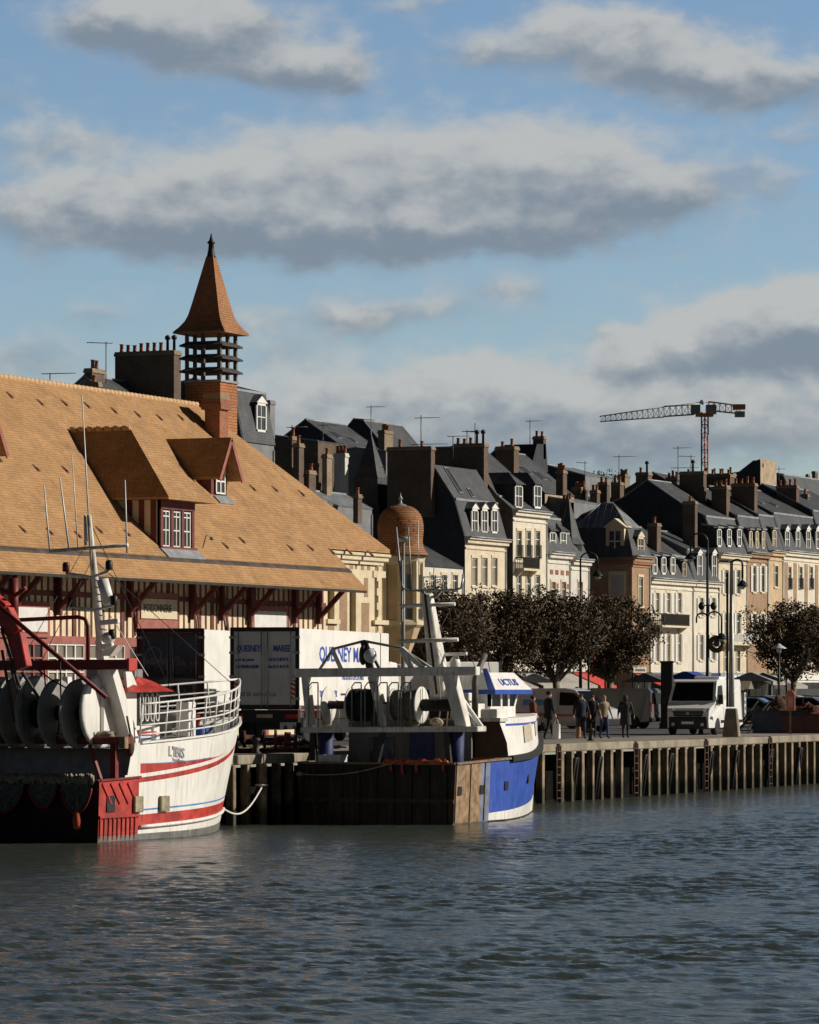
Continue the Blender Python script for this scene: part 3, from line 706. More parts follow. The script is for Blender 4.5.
# ---------------------------------------------------------------- town houses
FRONT = 58.0
SHUT = mat('white_shutter', (.70, .69, .64), .6, 0, .08, 6)
SHUTG = mat('grey_shutter', (.42, .42, .40), .6, 0, .12, 6)
SHUTT = mat('tan_blind', (.46, .38, .26), .7, 0, .12, 5)
class House:
    def __init__(s, name, label, px0, px1, yE, prof, wall, gable=None, v=FRONT, roof=None, z0=GZ+.1, over=.25, roofed=True, gtop=None, group=None, cornice=True, rows=(), cols=(), ww=.95, shut=None, pane=None, ground=True, brickband=None):
        a = at_v(px0, yE, v); b = at_v(px1, yE, v)
        s.x0, s.v, s.W = a.x, v, b.x-a.x; s.ze = a.z; s.z0 = z0
        s.t = thing(name, label, 'house', (s.x0, v, z0), 0, group); s.h = s.ze-z0; s.prof = prof
        W, h = s.W, s.h; wall_m = wall; gable = gable or wall
        ops = []
        cen = s.x0+W/2
        for (yt, yb, kind) in rows:
            for c in cols:
                p = at_v(c, yb, v); q = at_v(c, yt, v); ops.append((p.x-s.x0-ww/2, p.x-s.x0+ww/2, p.z-z0, q.z-z0, kind))
        m = MB(); facade(m, 0, W, 0, h, [o[:4] for o in ops], 0, .16)
        m.mat(1)
        D = prof[-1][0]
        gp = [(0, 0)]+[(d, h+z) for d, z in prof]+[(D, 0)]
        gp = [gp[0]]+[q for q in gp[1:]]
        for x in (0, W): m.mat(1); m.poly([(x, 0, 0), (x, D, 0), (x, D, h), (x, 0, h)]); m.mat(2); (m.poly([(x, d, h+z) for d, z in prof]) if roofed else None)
        m.mat(1)
        m.poly([(0, D, 0), (0, D, h), (W, D, h), (W, D, 0)])
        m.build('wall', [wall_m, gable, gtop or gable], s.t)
        m = MB(); r = []
        pr = list(prof); d0, zz0 = pr[0]
        for (d, z), (d2, z2) in (zip(pr[:-1], pr[1:]) if roofed else ()):
            e = Vector((0, d2-d, z2-z)); n = Vector((0, -e.z, e.y)).normalized()*.1
            m.prism([(-.04, d, h+z+.01), (W+.04, d, h+z+.01), (W+.04, d2, h+z2+.01), (-.04, d2, h+z2+.01)], n)
        if not roofed:
            i = .65; zb = 2.35; D0 = D
            m.hexa([(-.15, -.15, h), (W+.15, -.15, h), (W+.15, D+.15, h), (-.15, D+.15, h), (i, i, h+zb), (W-i, i, h+zb), (W-i, D-i, h+zb), (i, D-i, h+zb)])
        s.roof = m.build('roof', roof or SLATE, s.t)
        if roofed:
            m = MB(); zm = max(z for d, z in prof); dm = [d for d, z in prof if z == zm][0]
            m.tube([(-.06, dm, h+zm+.1), (W+.06, dm, h+zm+.1)], .09, 6)
            m.build('ridge_cap', LEAD, s.roof)
            for x in (-.05, W+.05):
                m = MB()
                for (d, z), (d2, z2) in zip(pr[:-1], pr[1:]): m.bar((x, d, h+z+.1), (x, d2, h+z2+.1), .07, .09)
                m.build('verge_flashing', LEAD if x < 0 else ZINC, s.roof)
        if roofed and len(prof) > 4:
            d, z = prof[1]; m = MB(); m.box(-.06, W+.06, d-.16, d+.08, h+z-.03, h+z+.13); m.build('roof_edging', LEAD, s.roof)
        if cornice:
            m = MB(); m.box(-.05, W+.05, -.42, .05, h-.08, h+.13); m.box(-.02, W+.02, -.25, .03, h-.35, h-.081); m.box(0, W, -.08, .02, h-.75, h-.62); m.build('cornice', cornice if cornice is not True else wall_m, s.t, .02)
            m = MB(); m.tube([(-.05, -.44, h+.1), (W+.05, -.44, h+.1)], .07, 6); m.build('gutter', ZINC, s.t)
        m = MB(); m.tube([(W-.14, -.07, .2), (W-.14, -.07, h-.3)], .05, 6); m.build('downpipe', ZINC, s.t)
        for a_, b_, c_, d_, kind in ops:
            m = MB(); q = (a_+b_)/2
            for e in (a_, q-.02, b_-.05): m.box(e, e+.05, .06, .10, c_, d_)
            for zf in (0, .66, .955): m.box(a_, b_, .065, .098, c_+(d_-c_)*zf, c_+(d_-c_)*zf+.055)
            w_ = m.build('window', WHITEP, s.t)
            m = MB(); m.box(a_, b_, .105, .13, c_, d_); m.build('pane', pane or PANE, w_)
            m = MB(); m.box(a_-.13, b_+.13, -.06, .012, d_, d_+.2); m.box(a_-.12, b_+.12, -.1, .012, c_-.14, c_-.004); m.box(a_-.12, a_-.004, -.04, .012, c_, d_); m.box(b_+.004, b_+.12, -.04, .012, c_, d_); m.build('frame', STONE, w_)
            if kind and 's' in kind:
                for e0, e1 in ((a_-.62, a_-.125), (b_+.125, b_+.62)):
                    m = MB(); m.box(e0, e1, -.085, -.045, c_, d_)
                    m.mat(0)
                    k = c_+.1
                    while k < d_-.1: m.box(e0+.05, e1-.05, -.1, -.086, k, k+.05); k += .12
                    m.build('shutter', shut or SHUT, s.t)
            if kind and 'r' in kind:
                m = MB(); m.tube([(a_-.1, -.12, c_+.85), (b_+.1, -.12, c_+.85)], .025, 5)
                k = a_-.1
                while k <= b_+.1: m.bar((k, -.12, c_-.1), (k, -.12, c_+.85), .025); k += .12
                m.build('window_guard', DKMETAL, s.t)
        s.ground = ground
    def L(s, p): return (p.x-s.x0, p.y-s.v, p.z-s.z0)
    def dormer(s, pxc, yt, yb, w, style='gable', off=.35, wallm=None, dep=1.5, pxm=None):
        off = min(off, .22 if style == 'hip' else .1); p = at_v(pxc, yb, s.v+off); q = at_v(pxc, yt, s.v+off)
        x, z0, z1 = p.x-s.x0, p.z-s.z0, q.z-s.z0; y = off; hw = w/2; wm = wallm or WHITEP
        pk = .55 if style == 'gable' else .0
        zt = z1-pk*w*.55
        m = MB()
        m.box(x-hw+.02, x+hw-.02, y+.02, y+dep, z0, zt); d = m.build('dormer', SLATEW, s.roof)
        m = MB(); m.box(x-hw, x-hw+.14, y-.05, y+.05, z0, zt); m.box(x+hw-.14, x+hw, y-.05, y+.05, z0, zt); m.box(x-hw, x+hw, y-.05, y+.05, z0, z0+.14); m.box(x-hw, x+hw, y-.05, y+.05, zt-.16, zt)
        if pk: m.prism([(x-hw-.12, y-.1, zt), (x+hw+.12, y-.1, zt), (x, y-.1, z1)], (0, .2, 0))
        m.box(x-.03, x+.03, y-.02, y+.02, z0+.14, zt-.16); m.box(x-hw+.14, x+hw-.14, y-.018, y+.016, (z0+zt)/2, (z0+zt)/2+.06)
        m.build('dormer_front', wm, s.roof)
        m = MB(); m.box(x-hw+.1, x+hw-.1, y+.0, y+.018, z0+.1, zt-.1); m.build('dormer_pane', PANEL if style == 'curt' else PANE, s.roof)
        m = MB()
        if pk:
            for sg in (-1, 1): m.prism([(x+sg*(hw+.16), y-.12, zt-.04), (x, y-.12, z1+.06), (x, y+dep, z1+.06), (x+sg*(hw+.16), y+dep, zt-.04)], (0, 0, .06))
        elif style == 'hip':
            a = .5*w; m.hexa([(x-hw-.2, y-.25, zt), (x+hw+.2, y-.25, zt), (x+hw+.2, y+dep, zt), (x-hw-.2, y+dep, zt), (x-.04, y+a, zt+.75*w*.8), (x+.04, y+a, zt+.75*w*.8), (x+.04, y+dep, zt+.75*w*.8), (x-.04, y+dep, zt+.75*w*.8)])
        else: m.hexa([(x-hw-.14, y-.2, zt), (x+hw+.14, y-.2, zt), (x+hw+.14, y+dep, zt+.25), (x-hw-.14, y+dep, zt+.25), (x-hw-.14, y-.2, zt+.12), (x+hw+.14, y-.2, zt+.12), (x+hw+.14, y+dep, zt+.4), (x-hw-.14, y+dep, zt+.4)])
        m.build('dormer_roof', ZINC if style in ('flat', 'curt') else SLATE, s.roof)
    def chimney(s, a, b, c, yt, yb, pots=3, vf=None, m_=None, cap=True, potm=None, blackpots=0, g=None):
        """dark flank spans px a..b, sunlit edge b..c"""
        vf = s.v+2.5 if vf is None else vf
        if g is not None:
            sc = 13.0; th = max(.45, (c-b)/((SA-CA*(b-CXP)/FPX)*sc)); gx = g.x0-th+.05
            p = at_u(b, yb, gx); q = at_u(b, yt, gx)
        else: p = at_v(b, yb, vf); q = at_v(b, yt, vf)
        sc = FPX/depth_of(p)
        ld = (b-a)/(CA*sc); th = max(.45, (c-b)/((SA-CA*(b-CXP)/FPX)*sc))
        x, y, z0, z1 = p.x-s.x0, p.y-s.v, p.z-s.z0, q.z-s.z0
        m = MB(); m.box(x, x+th, y, y+ld, z0-1.2, z1-.28)
        m.mat(1)
        if cap: m.box(x-.06, x+th+.06, y-.06, y+ld+.06, z1-.28, z1-.12); m.box(x-.02, x+th+.02, y-.02, y+ld+.02, z1-.12, z1)
        ch = m.build('chimney', [m_ or BRICKD, m_ or BRICKY], s.t, .01)
        rn = random.Random(int(a*7+b))
        for k in range(pots):
            yy = y+ld*(k+.5)/pots; hh = rn.uniform(.38, .62); m = MB()
            if k < blackpots: m.lathe([(.1, z1), (.09, z1+.7), (.18, z1+.72), (.18, z1+.9), (.05, z1+1)], (x+th/2, yy, 0), 8); mm = DKMETAL
            else: m.lathe([(.15, z1), (.12, z1+.1), (.11, z1+hh-.06), (.15, z1+hh-.04), (.15, z1+hh), (.1, z1+hh)], (x+th/2, yy, 0), 9); mm = potm or POT
            m.build('chimney_pot', mm, ch)
        return ch
    def skylight(s, d, z, x, w=.8, l=1.0, seg=1):
        (d0, z0), (d1, z1) = s.prof[seg], s.prof[seg+1]
        f = lambda t: Vector((0, d0+(d1-d0)*t, s.h+z0+(z1-z0)*t))
        e = (f(1)-f(0)).normalized(); n = Vector((0, -e.z, e.y)); c = f(d)+n*.115
        m = MB(); m.prism([c+Vector((x, 0, 0)), c+Vector((x+w, 0, 0)), c+Vector((x+w, 0, 0))+e*l, c+Vector((x, 0, 0))+e*l], n*.06); m.mat(1)
        c = c+n*.062; m.prism([c+Vector((x+.08, 0, 0))+e*.08, c+Vector((x+w-.08, 0, 0))+e*.08, c+Vector((x+w-.08, 0, 0))+e*(l-.08), c+Vector((x+.08, 0, 0))+e*(l-.08)], n*.01)
        m.build('skylight', [GREYM, PANE], s.roof)
    def balcony(s, pa, pb, yt, yb, dep=.8, mt=None):
        a, b = at_v(pa, yb, s.v-dep), at_v(pb, yt, s.v-dep); x0, x1 = a.x-s.x0, b.x-s.x0; z0, z1 = a.z-s.z0, a.z-s.z0+(b.z-a.z)
        z1 = z0+max(.9, at_v(pa, yt, s.v-dep).z-a.z)
        m = MB(); m.box(x0, x1, -dep, -.01, z0-.16, z0); bl = m.build('balcony', STONE, s.t)
        m = MB()
        for q in (0, .88): m.bar((x0, -dep+.04, z0+.06+q*(z1-z0-.1)), (x1, -dep+.04, z0+.06+q*(z1-z0-.1)), .05)
        k = x0+.02
        while k < x1: m.bar((k, -dep+.04, z0), (k, -dep+.04, z1-.1), .042); k += .105
        for q in (x0+.03, x1-.03):
            m.bar((q, -dep, z1-.14), (q, -.01, z1-.14), .05)
            y = -dep+.1
            while y < 0: m.bar((q, y, z0), (q, y, z1-.12), .028); y += .14
        m.build('railing', mt or DKMETAL, bl)
        for q in (x0+.3, x1-.3): m = MB(); m.prism([(q-.1, -.01, z0-.163), (q-.1, -dep*.8, z0-.163), (q-.1, -.01, z0-.7)], (.2, 0, 0)); m.build('console', STONE, bl)
    def shop(s, awn=None, col=None, sign=None, h=3.0):
        W = s.W; m = MB(); m.box(.15, W-.15, -.09, .0, .0, h-.5); m.mat(1)
        n = max(2, int(W/1.6))
        for k in range(n):
            x = .3+(W-.6)*k/n; m.box(x, x+(W-.6)/n-.12, -.12, -.093, .5, h-.7)
        sf = m.build('shopfront', [col or DKMETAL, PANE], s.t)
        m = MB(); m.box(.05, W-.05, -.2, -.0, h-.5, h+.05); m.build('fascia', col or DKMETAL, sf)
        if awn:
            m = MB(); m.prism([(.2, -.2, h-.1), (.2, -2.3, h-1.0), (.2, -2.3, h-1.25), (.2, -2.27, h-1.25), (.2, -2.27, h-1.05), (.2, -.2, h-.16)], (W-.4, 0, 0)); m.build('awning', awn, s.t)
MANS = [(0, 0), (.75, 2.6), (2.3, 4.9), (6.2, 5.1), (8.2, 2.6), (9, 0)]
def gab(D, H): return [(0, 0), (D/2, H), (D, 0)]
AWR = mat('red_awning', (.55, .06, .05), .8, 0, .15, 3); AWB = mat('blue_awning', (.03, .07, .30), .8, 0, .15, 3); AWW = mat('canvas_awning', (.36, .34, .30), .8, 0, .15, 3); AWD = mat('dark_awning', (.05, .05, .055), .8, 0, .2, 3)
# --- row along the quay road, from left to right
h0 = House('low_house', 'low white house with a plain slate roof between the domed turret and a mansard house', 424, 463, 567, [(0, 0), (3.3, 1.75), (6.6, 0)], WHITER, GREYR, v=54.5, rows=((575, 593, ''), (606, 632, '')), cols=(433, 444, 455), ww=.9, cornice=False)
hA = House('mansard_house', 'narrow cream mansard house with three white pointed dormers behind its dark slate flank', 465, 506, 538, [(0, 0), (.8, 2.7), (2.4, 5.1), (4.6, 5.2), (5.6, 2.7), (6.2, 0)], CREAM, SLATEW, rows=((558, 586, ''), (604, 632, '')), cols=(474.5, 484.5, 494.5), ww=1.0, pane=PANEL)
for px in (474.5, 484.3, 494.2): hA.dormer(px, 503.5, 533.5, 1.25)
hA.chimney(387, 431, 435, 446, 500, 2, g=hA); hA.skylight(.2, 0, 1.4, .8, 2.2); hA.skylight(.1, 0, 3.4, .6, .8)
hB = House('cream_house', 'tall plain cream house with two hipped dormers and a small iron balcony', 513, 547, 510.5, [(0, 0), (1.2, 1.0), (2.6, 2.7), (4.8, 4.6), (8.5, 4.6), (10, 0)], CREAM2, BROWNR, rows=((531, 557, 'r'), (575, 602, ''), (618, 645, '')), cols=(519, 528.3, 537.5), ww=.9)
for px in (518.5, 537.3): hB.dormer(px, 484.5, 508.5, 1.5, 'hip', .5, dep=2.6)
hB.chimney(453, 484, 488.5, 443, 500, 5, g=hB, blackpots=2); hB.chimney(495.5, 514, 519, 446, 490, 2, FRONT+5.5); hB.balcony(524, 540, 556, 568, .7)
hC = House('brick_panel_house', 'white house with red brick panels and two white dormers beside the tall cream house', 547.5, 570, 553, [(0, 0), (.9, 2.6), (3.5, 4.6), (8, 2.4), (8.6, 0)], WHITER, SLATEW, rows=((582, 604, ''), (622, 646, '')), cols=(553, 563.5), ww=.95)
for px in (552.5, 563): hC.dormer(px, 531, 551, 1.3, 'hip', .3, dep=1.4)
for k in range(4):
    for r in range(2):
        m = MB(); x = .5+k*hC.W/4.2; z = hC.h-1.2-r*1.0; m.box(x, x+.6, -.03, .01, z-.35, z); m.build('brick_panel', BRICKR, hC.t)
hC.chimney(556, 563, 567, 470, 480, 3, FRONT+9)
hD = House('turret_house', 'narrow house with a pointed slate turret next to the brick corner house', 571, 589, 560, [(0, 0), (1, 2.0), (4, 3.6), (8, 2.0), (8.6, 0)], WHITER, SLATEW, rows=((582, 603, ''), (620, 645, '')), cols=(580,), ww=1.0)
p = hD.L(at_v(572, 520, FRONT+.6)); zz = lambda y: hD.L(at_v(574, y, FRONT+.6))[2]
m = MB(); m.lathe([(1.0, zz(562)), (1.0, zz(545)), (1.15, zz(544))], (p[0]+.9, 1.2, 0), 10); m.lathe([(1.2, zz(544)), (.9, zz(538)), (.55, zz(522)), (.05, zz(500))], (p[0]+.9, 1.2, 0), 10, smooth=False); m.build('turret', SLATE, hD.t)
# brick corner house, its flank towards the viewer
vE = FRONT-1.5
hE = House('brick_corner_house', 'brick corner house with a zinc topped mansard and stone framed dormers behind the quay trees', 632, 650, 557, [(0, 0), (.9, 3.0), (3.6, 4.8), (4.0, 3.0), (5.2, 2.9), (5.6, 0)], BRICKO, BRICKO, v=vE, roofed=False, rows=((577, 606, ''), (622, 650, '')), cols=(640.5,), ww=1.0, pane=PANEL)
hE.dormer(640.5, 531, 556, 1.5, 'gable', .25, STONE)
pu = hE.x0
def flank(px, py): q = at_u(px, py, pu); return hE.L(q)
for (pa, pb, yt, yb) in ((611, 624, 575, 600), (611, 624, 620, 645)):
    y1, z0 = flank(pa, yb)[1:]; y0, z1 = flank(pb, yt)[1:]
    m = MB(); m.box(-.07, -.003, y0-.2, y1+.2, z0-.2, z0-.002); m.box(-.07, -.003, y0-.2, y1+.2, z1, z1+.3); m.box(-.05, -.003, y0-.2, y0, z0, z1); m.box(-.05, -.003, y1, y1+.2, z0, z1); f_ = m.build('window_surround', STONE, hE.t)
    m = MB(); m.box(-.02, -.004, y0, y1, z0, z1); m.build('blind', SHUTG, f_)
y1, z0 = flank(604, 556)[1:]; y0, z1 = flank(630, 525)[1:]; 
ym = (flank(621, 550)[1]+.0)
m = MB(); m.box(.15, 1.6, ym-.2, ym+1.3, hE.h+.1, hE.h+2.3); m.prism([(.02, ym-.4, hE.h+2.3), (.02, ym+1.5, hE.h+2.3), (.02, ym+.55, hE.h+3.0)], (1.5, 0, 0)); m.build('flank_dormer', STONE, hE.roof)
m = MB(); m.box(.11, .147, ym+.1, ym+1.0, hE.h+.4, hE.h+2.0); m.mat(1); m.box(.08, .109, ym+.5, ym+.58, hE.h+.4, hE.h+2.0); m.box(.08, .108, ym+.1, ym+1.0, hE.h+1.2, hE.h+1.27); m.build('dormer_window', [PANE, WHITEP], hE.roof)
m = MB(); m.box(-.2, hE.W+.2, -.2, 7.7, hE.h-.55, hE.h-.25); m.build('brick_frieze', BRICKR, hE.t)
W, h, D = hE.W, hE.h, 5.6
ap = [(W*.5, 2.3, h+4.25), (W*.5, D-2.3, h+4.25)]; i = .6; zb = h+2.34
c4 = [(i, i, zb), (W-i, i, zb), (W-i, D-i, zb), (i, D-i, zb)]
m = MB(); m.poly([c4[0], c4[1], ap[0]]); m.poly([c4[1], c4[2], ap[1], ap[0]]); m.poly([c4[2], c4[3], ap[1]]); m.poly([c4[3], c4[0], ap[0], ap[1]]); m.poly(c4)
zr = m.build('zinc_roof', ZINC, hE.t)
m = MB()
for a_, b_ in ((c4[0], ap[0]), (c4[1], ap[0]), (c4[2], ap[1]), (c4[3], ap[1]), (ap[0], ap[1])): m.tube([a_, b_], .07, 5)
for k in range(1, 8):
    t = k/8; b_ = Vector(c4[3]).lerp(Vector(c4[0]), t); y = min(max(b_.y, ap[0][1]), ap[1][1]); f = 1-abs(b_.y-y)/(ap[0][1]-i); m.tube([b_, (i+(W*.5-i)*f, b_.y, zb+(h+4.25-zb)*f)], .05, 5)
m.build('zinc_rolls', LEAD, zr)
hF = House('balcony_house', 'cream house with three small white dormers and a long black iron balcony', 649, 693, 579, [(0, 0), (.8, 2.0), (4.5, 4.4), (8.5, 1.8), (9, 0)], CREAM2, GREYR, rows=((593, 613, 's'), (634, 662, 's')), cols=(657, 668, 679), ww=.85, pane=PANEL)
for px in (654.5, 663.5, 672.5): hF.dormer(px, 556, 574.5, 1.1, 'flat', .25, dep=1.2)
hF.dormer(684, 561, 578, .9, 'flat', .25, SHUTT)
hF.chimney(648, 657, 661, 523, 556, 1, FRONT+1.0); hF.balcony(662, 690, 612, 625, .9)
hG = House('pointed_dormer_house', 'pale house with two tall pointed dormers behind the black lantern post', 694, 719, 582, [(0, 0), (.7, 2.6), (4, 4.2), (8, 2.4), (8.6, 0)], CREAM2, GREYR, rows=((598, 616, 's'), (635, 660, 's')), cols=(701, 713), ww=.9, pane=PANEL)
for px in (699.5, 714): hG.dormer(px, 549, 579, 1.25)
hG.chimney(683, 695, 697.5, 501, 548, 1, g=None, vf=FRONT+.9)
hH = House('steep_roof_house', 'large cream house with a great dark gable roof and three white dormers', 718.5, 747, 554, [(0, 0), (1.2, 3.1), (3.3, 4.2), (6.2, 6.15), (8.4, 4.7), (13, 3), (14, 0)], CREAM, GREYR, gtop=SLATEW, rows=((570, 594, 's'), (613, 638, 's'), (650, 672, '')), cols=(726, 738), ww=1.0)
for px in (719, 729, 739): hH.dormer(px, 528, 547, 1.1, 'flat', .55, dep=1.3)
hH.chimney(680, 703.5, 706.5, 471, 500, 1, FRONT+3.6, blackpots=1);  hH.balcony(733, 755, 632, 643, .9, WHITEP)
hH.chimney(636, 648, 652, 472, 490, 2, FRONT+10.5, blackpots=1); hH.chimney(666, 677, 680, 477, 490, 3, FRONT+9)
hI = House('shuttered_brick_house', 'narrow brick house with closed white shutters and three linked dormers', 747.5, 768, 553, [(0, 0), (1.0, 3.1), (5.4, 5.6), (11, 3), (12, 0)], BRICKO, SLATEW, rows=((566, 592, 's'), (614, 640, 's')), cols=(754, 762.5), ww=.8)
for px in (750.5, 756.8, 763): hI.dormer(px, 530, 549, .85, 'curt', .45, CREAM, dep=1.3)
hI.chimney(712, 726.5, 730, 486, 520, 3, g=hI); hI.chimney(732, 754.5, 757.5, 483, 522, 4, vf=FRONT+1.4); hI.chimney(707, 730, 735, 474, 490, 3, FRONT+9)
hJ = House('ochre_house', 'slim ochre house with single windows squeezed between two brick houses', 768.5, 783, 551.5, [(0, 0), (1.0, 3.1), (5.4, 5.6), (11, 3), (12, 0)], OCHRE, SLATEW, rows=((566, 587, ''), (612, 640, '')), cols=(776,), ww=1.0)
hJ.dormer(774, 529, 549, 1.0, 'curt', .5, CREAM, dep=1.3); hJ.skylight(.55, 0, .8, .9, 1.1); hJ.skylight(.3, 0, 2.2, .8, 1)
hK = House('striped_brick_house', 'brick and white stone house with four white dormers at the end of the row', 783.5, 822, 551.5, [(0, 0), (1.0, 3.3), (5.6, 5.7), (11, 3), (12, 0)], CREAM2, SLATEW, rows=((567, 588, 'r'), (612, 640, 'r')), cols=(789.5, 800.5, 811), ww=.9)
for px in (787, 797.5, 808, 817.5): hK.dormer(px, 525.5, 549.5, 1.2, 'gable', .4, dep=1.4)
for c in (786, 795, 806, 816.5):
    q = hK.L(at_v(c, 600, FRONT)); m = MB(); m.box(q[0]-.42, q[0]+.42, -.04, .01, 3.4, hK.h-.9); m.build('brick_pier', BRICKO, hK.t)
hK.chimney(777, 796.5, 799, 485, 514, 4, FRONT+2.4); hK.chimney(801, 807.5, 809.5, 494, 508, 1, FRONT+3.2); hK.skylight(.35, 0, 2, .7, 1); hK.skylight(.3, 0, 5, .7, 1)
hL = House('end_house', 'white fronted house with a slate roof at the right edge of the photo', 822.5, 866, 548, [(0, 0), (1.0, 3.3), (5.6, 5.7), (11, 3), (12, 0)], CREAM2, SLATEW, rows=((567, 588, 's'), (612, 640, 's')), cols=(832, 844, 856), ww=1.0)
for h_, a_, c_ in ((hA, None, None), (hB, AWW, BLACK), (hC, AWW, None), (hD, AWR, REDD), (hE, AWR, None), (hF, AWD, GREYM), (hG, AWB, BLUET), (hH, None, GREYM), (hI, AWD, BLACK), (hJ, AWW, None), (hK, None, WHITEP), (hL, AWW, None)): h_.shop(a_, c_)

# --- roofs and stacks further back
def back(name, label, px0, px1, yE, D, H, wall, v, gable=None, prof=None, roof=None):
    return House(name, label, px0, px1, yE, prof or gab(D, H), wall, gable, v=v, roof=roof, cornice=False)
b1 = back('stack_house', 'house behind the market ridge carrying one huge broad chimney wall', 150, 246, 432, 9, 3.5, GREYR, 62, GREYR)
b1.chimney(113, 174, 181, 350, 400, 9, 63, m_=None, blackpots=2)
b1.chimney(84, 92, 105, 368, 392, 2, 66); b1.chimney(86, 98, 101, 382, 392, 1, 60)
b2 = back('white_dormer_house', 'grey mansard roof house with a tall white dormer window right of the market tower', 243, 274, 442, 8, 0, GREYR, 60, SLATEW, [(0, 0), (.7, 3.3), (3.5, 4.0), (7, 3.3), (8, 0)])
b2.dormer(261, 396, 432, 1.5, 'gable', .2, WHITEP, 1.2); b2.chimney(266, 270, 275, 400, 420, 0, 61.5, GREYR)
b3 = back('slate_villa', 'high slate roofed villa on the slope with a steep hipped top', 386, 424, 449, 12, 5.2, GREYR, 88, SLATEW, [(0, 0), (2.2, 2.5), (3.0, 2.55), (5, .4), (5.2, 0)])
b3.chimney(378, 384.5, 393, 430, 452, 3, 84, BRICKY)
b4 = back('zinc_roof_house', 'small house with a low grey roof below the slate villa', 346, 384, 450, 7, 2.4, GREYR, 80, SLATEW)
b4.skylight(.4, 0, 1.5, .9, 1.0, 0); b4.skylight(.3, 0, 4, .6, .8, 0)
b5 = back('grey_block', 'plain grey rendered block behind the pointed slate spire', 386, 404, 452, 5, .3, GREYR, 72, GREYR)
b5.chimney(334, 345, 348.5, 453, 495, 3, 66, WHITER)
b6 = back('low_roofs_house', 'low zinc roofed house tucked behind the market roof slope', 330, 372, 506, 4, 1.0, GREYR, 60, GREYR, roof=ZINC)
b6.chimney(322, 327, 332, 454, 490, 1, 61.5, BRICKY); b6.chimney(293, 299, 304, 443, 475, 1, 60.5); b6.chimney(306, 309, 316, 470, 485, 1, 60.2); b6.chimney(353, 358, 362, 494, 505, 1, 58.5)
b7 = back('old_brick_block', 'dark brick block with a flat roof behind the slope of the market roof', 318, 344, 442, 9, .6, BRICKD, 68, BRICKD)
b7.chimney(289, 292, 297, 436, 450, 1, 66)
b8 = back('grey_roof_house', 'house with a grey slate roof left of the dark brick block', 275, 296, 452, 8, 2.5, GREYR, 75, GREYR)
b9 = back('rear_slate_house', 'slate house with skylights behind the tall cream house', 545, 574, 494, 9, 3.6, TANR, 72, SLATEW)
b9.skylight(.45, 0, 1.2, 1.0, 1.2, 0); b9.skylight(.35, 0, 3.4, 1.0, 1.2, 0)
b9.chimney(533, 543.5, 546, 436, 445, 2, 76, cap=True)
m = MB(); a = [b9.L(at_v(px, y, 76)) for px, y in ((530, 472), (548, 472), (546, 444), (537, 444))]
m.prism(a, (0, 3.0, 0)); m.build('slate_stack', SLATEW, b9.t)
b10 = back('rear_grey_house', 'grey rear house with a crowd of chimney pots behind the turret', 571, 604, 502, 8, .8, GREYR, 70, GREYR, roof=ZINC)
b10.chimney(560, 569, 574, 499, 505, 3, 70); b10.chimney(572, 581, 588, 487, 505, 4, 73); b10.chimney(590, 597, 600, 490, 505, 2, 71)
b11 = back('hillside_house', 'pale walled house with a long grey roof under the hilltop trees', 585, 612, 476, 9, 1.2, GREYR, 95, SLATEW, roof=ZINC)
b12 = back('gable_stack_house', 'rear house with tall dark stacks left of the great gable', 607, 630, 506, 7, 1.0, BRICKD, 72, BRICKD)
b12.chimney(598, 607, 610, 482, 505, 2, 71); b12.chimney(611, 620, 624, 482, 505, 2, 74); b12.chimney(618, 625, 630, 474, 490, 3, 78, BRICKY)
q = at_v(760.5, 500, 74); b13 = thing('stucco_gable_house', 'tan stucco gable end with a black sloping flank rising above the right of the row', 'house', (q.x, 74, GZ))
zs = lambda y: at_v(760.5, y, 74).z-GZ
W_ = at_v(776.5, 480, 74).x-q.x
pf = [(0, 0), (0, zs(459)), (.7, zs(461)), (2.3, zs(473)), (3.4, zs(473)), (3.4, 0)]
m = MB(); m.prism([(0, d, z) for d, z in pf], (W_, 0, 0)); m.build('wall', TANR, b13)
m = MB(); m.prism([(-.06, d, z) for d, z in pf], (.05, 0, 0)); m.prism([(-.06, .68, zs(461)+.005), (-.06, 2.3, zs(473)+.005), (-.06, 2.3, zs(473)+.1), (-.06, .68, zs(461)+.1)], (W_+.12, 0, 0)); m.build('slate_cladding', SLATEW, b13)
for z in (463, 489):
    m = MB(); m.box(W_*.35 if z > 470 else .6, W_*.35+.5 if z > 470 else 1.0, -.03, -.003, zs(z+4), zs(z)); m.build('window', PANE, b13)
b14 = back('far_slate_house', 'dark slate mansard at the far right of the skyline', 790, 830, 492, 10, 2, SLATEW, 80, SLATEW, [(0, 0), (.8, 1.8), (4, 2.3), (8, 1.8), (9, 0)])
b14.chimney(812, 815, 818, 471, 485, 0, 82); b14.chimney(806, 808, 810, 474, 485, 0, 82)
b15 = back('rear_brick_house', 'sooty brick rear house with two broad stacks below the crane', 700, 745, 500, 9, 2.5, BRICKD, 70, BRICKD)
b15.chimney(702, 733, 736, 473, 500, 4, 73); b15.chimney(684, 697, 700, 475, 500, 2, 76)
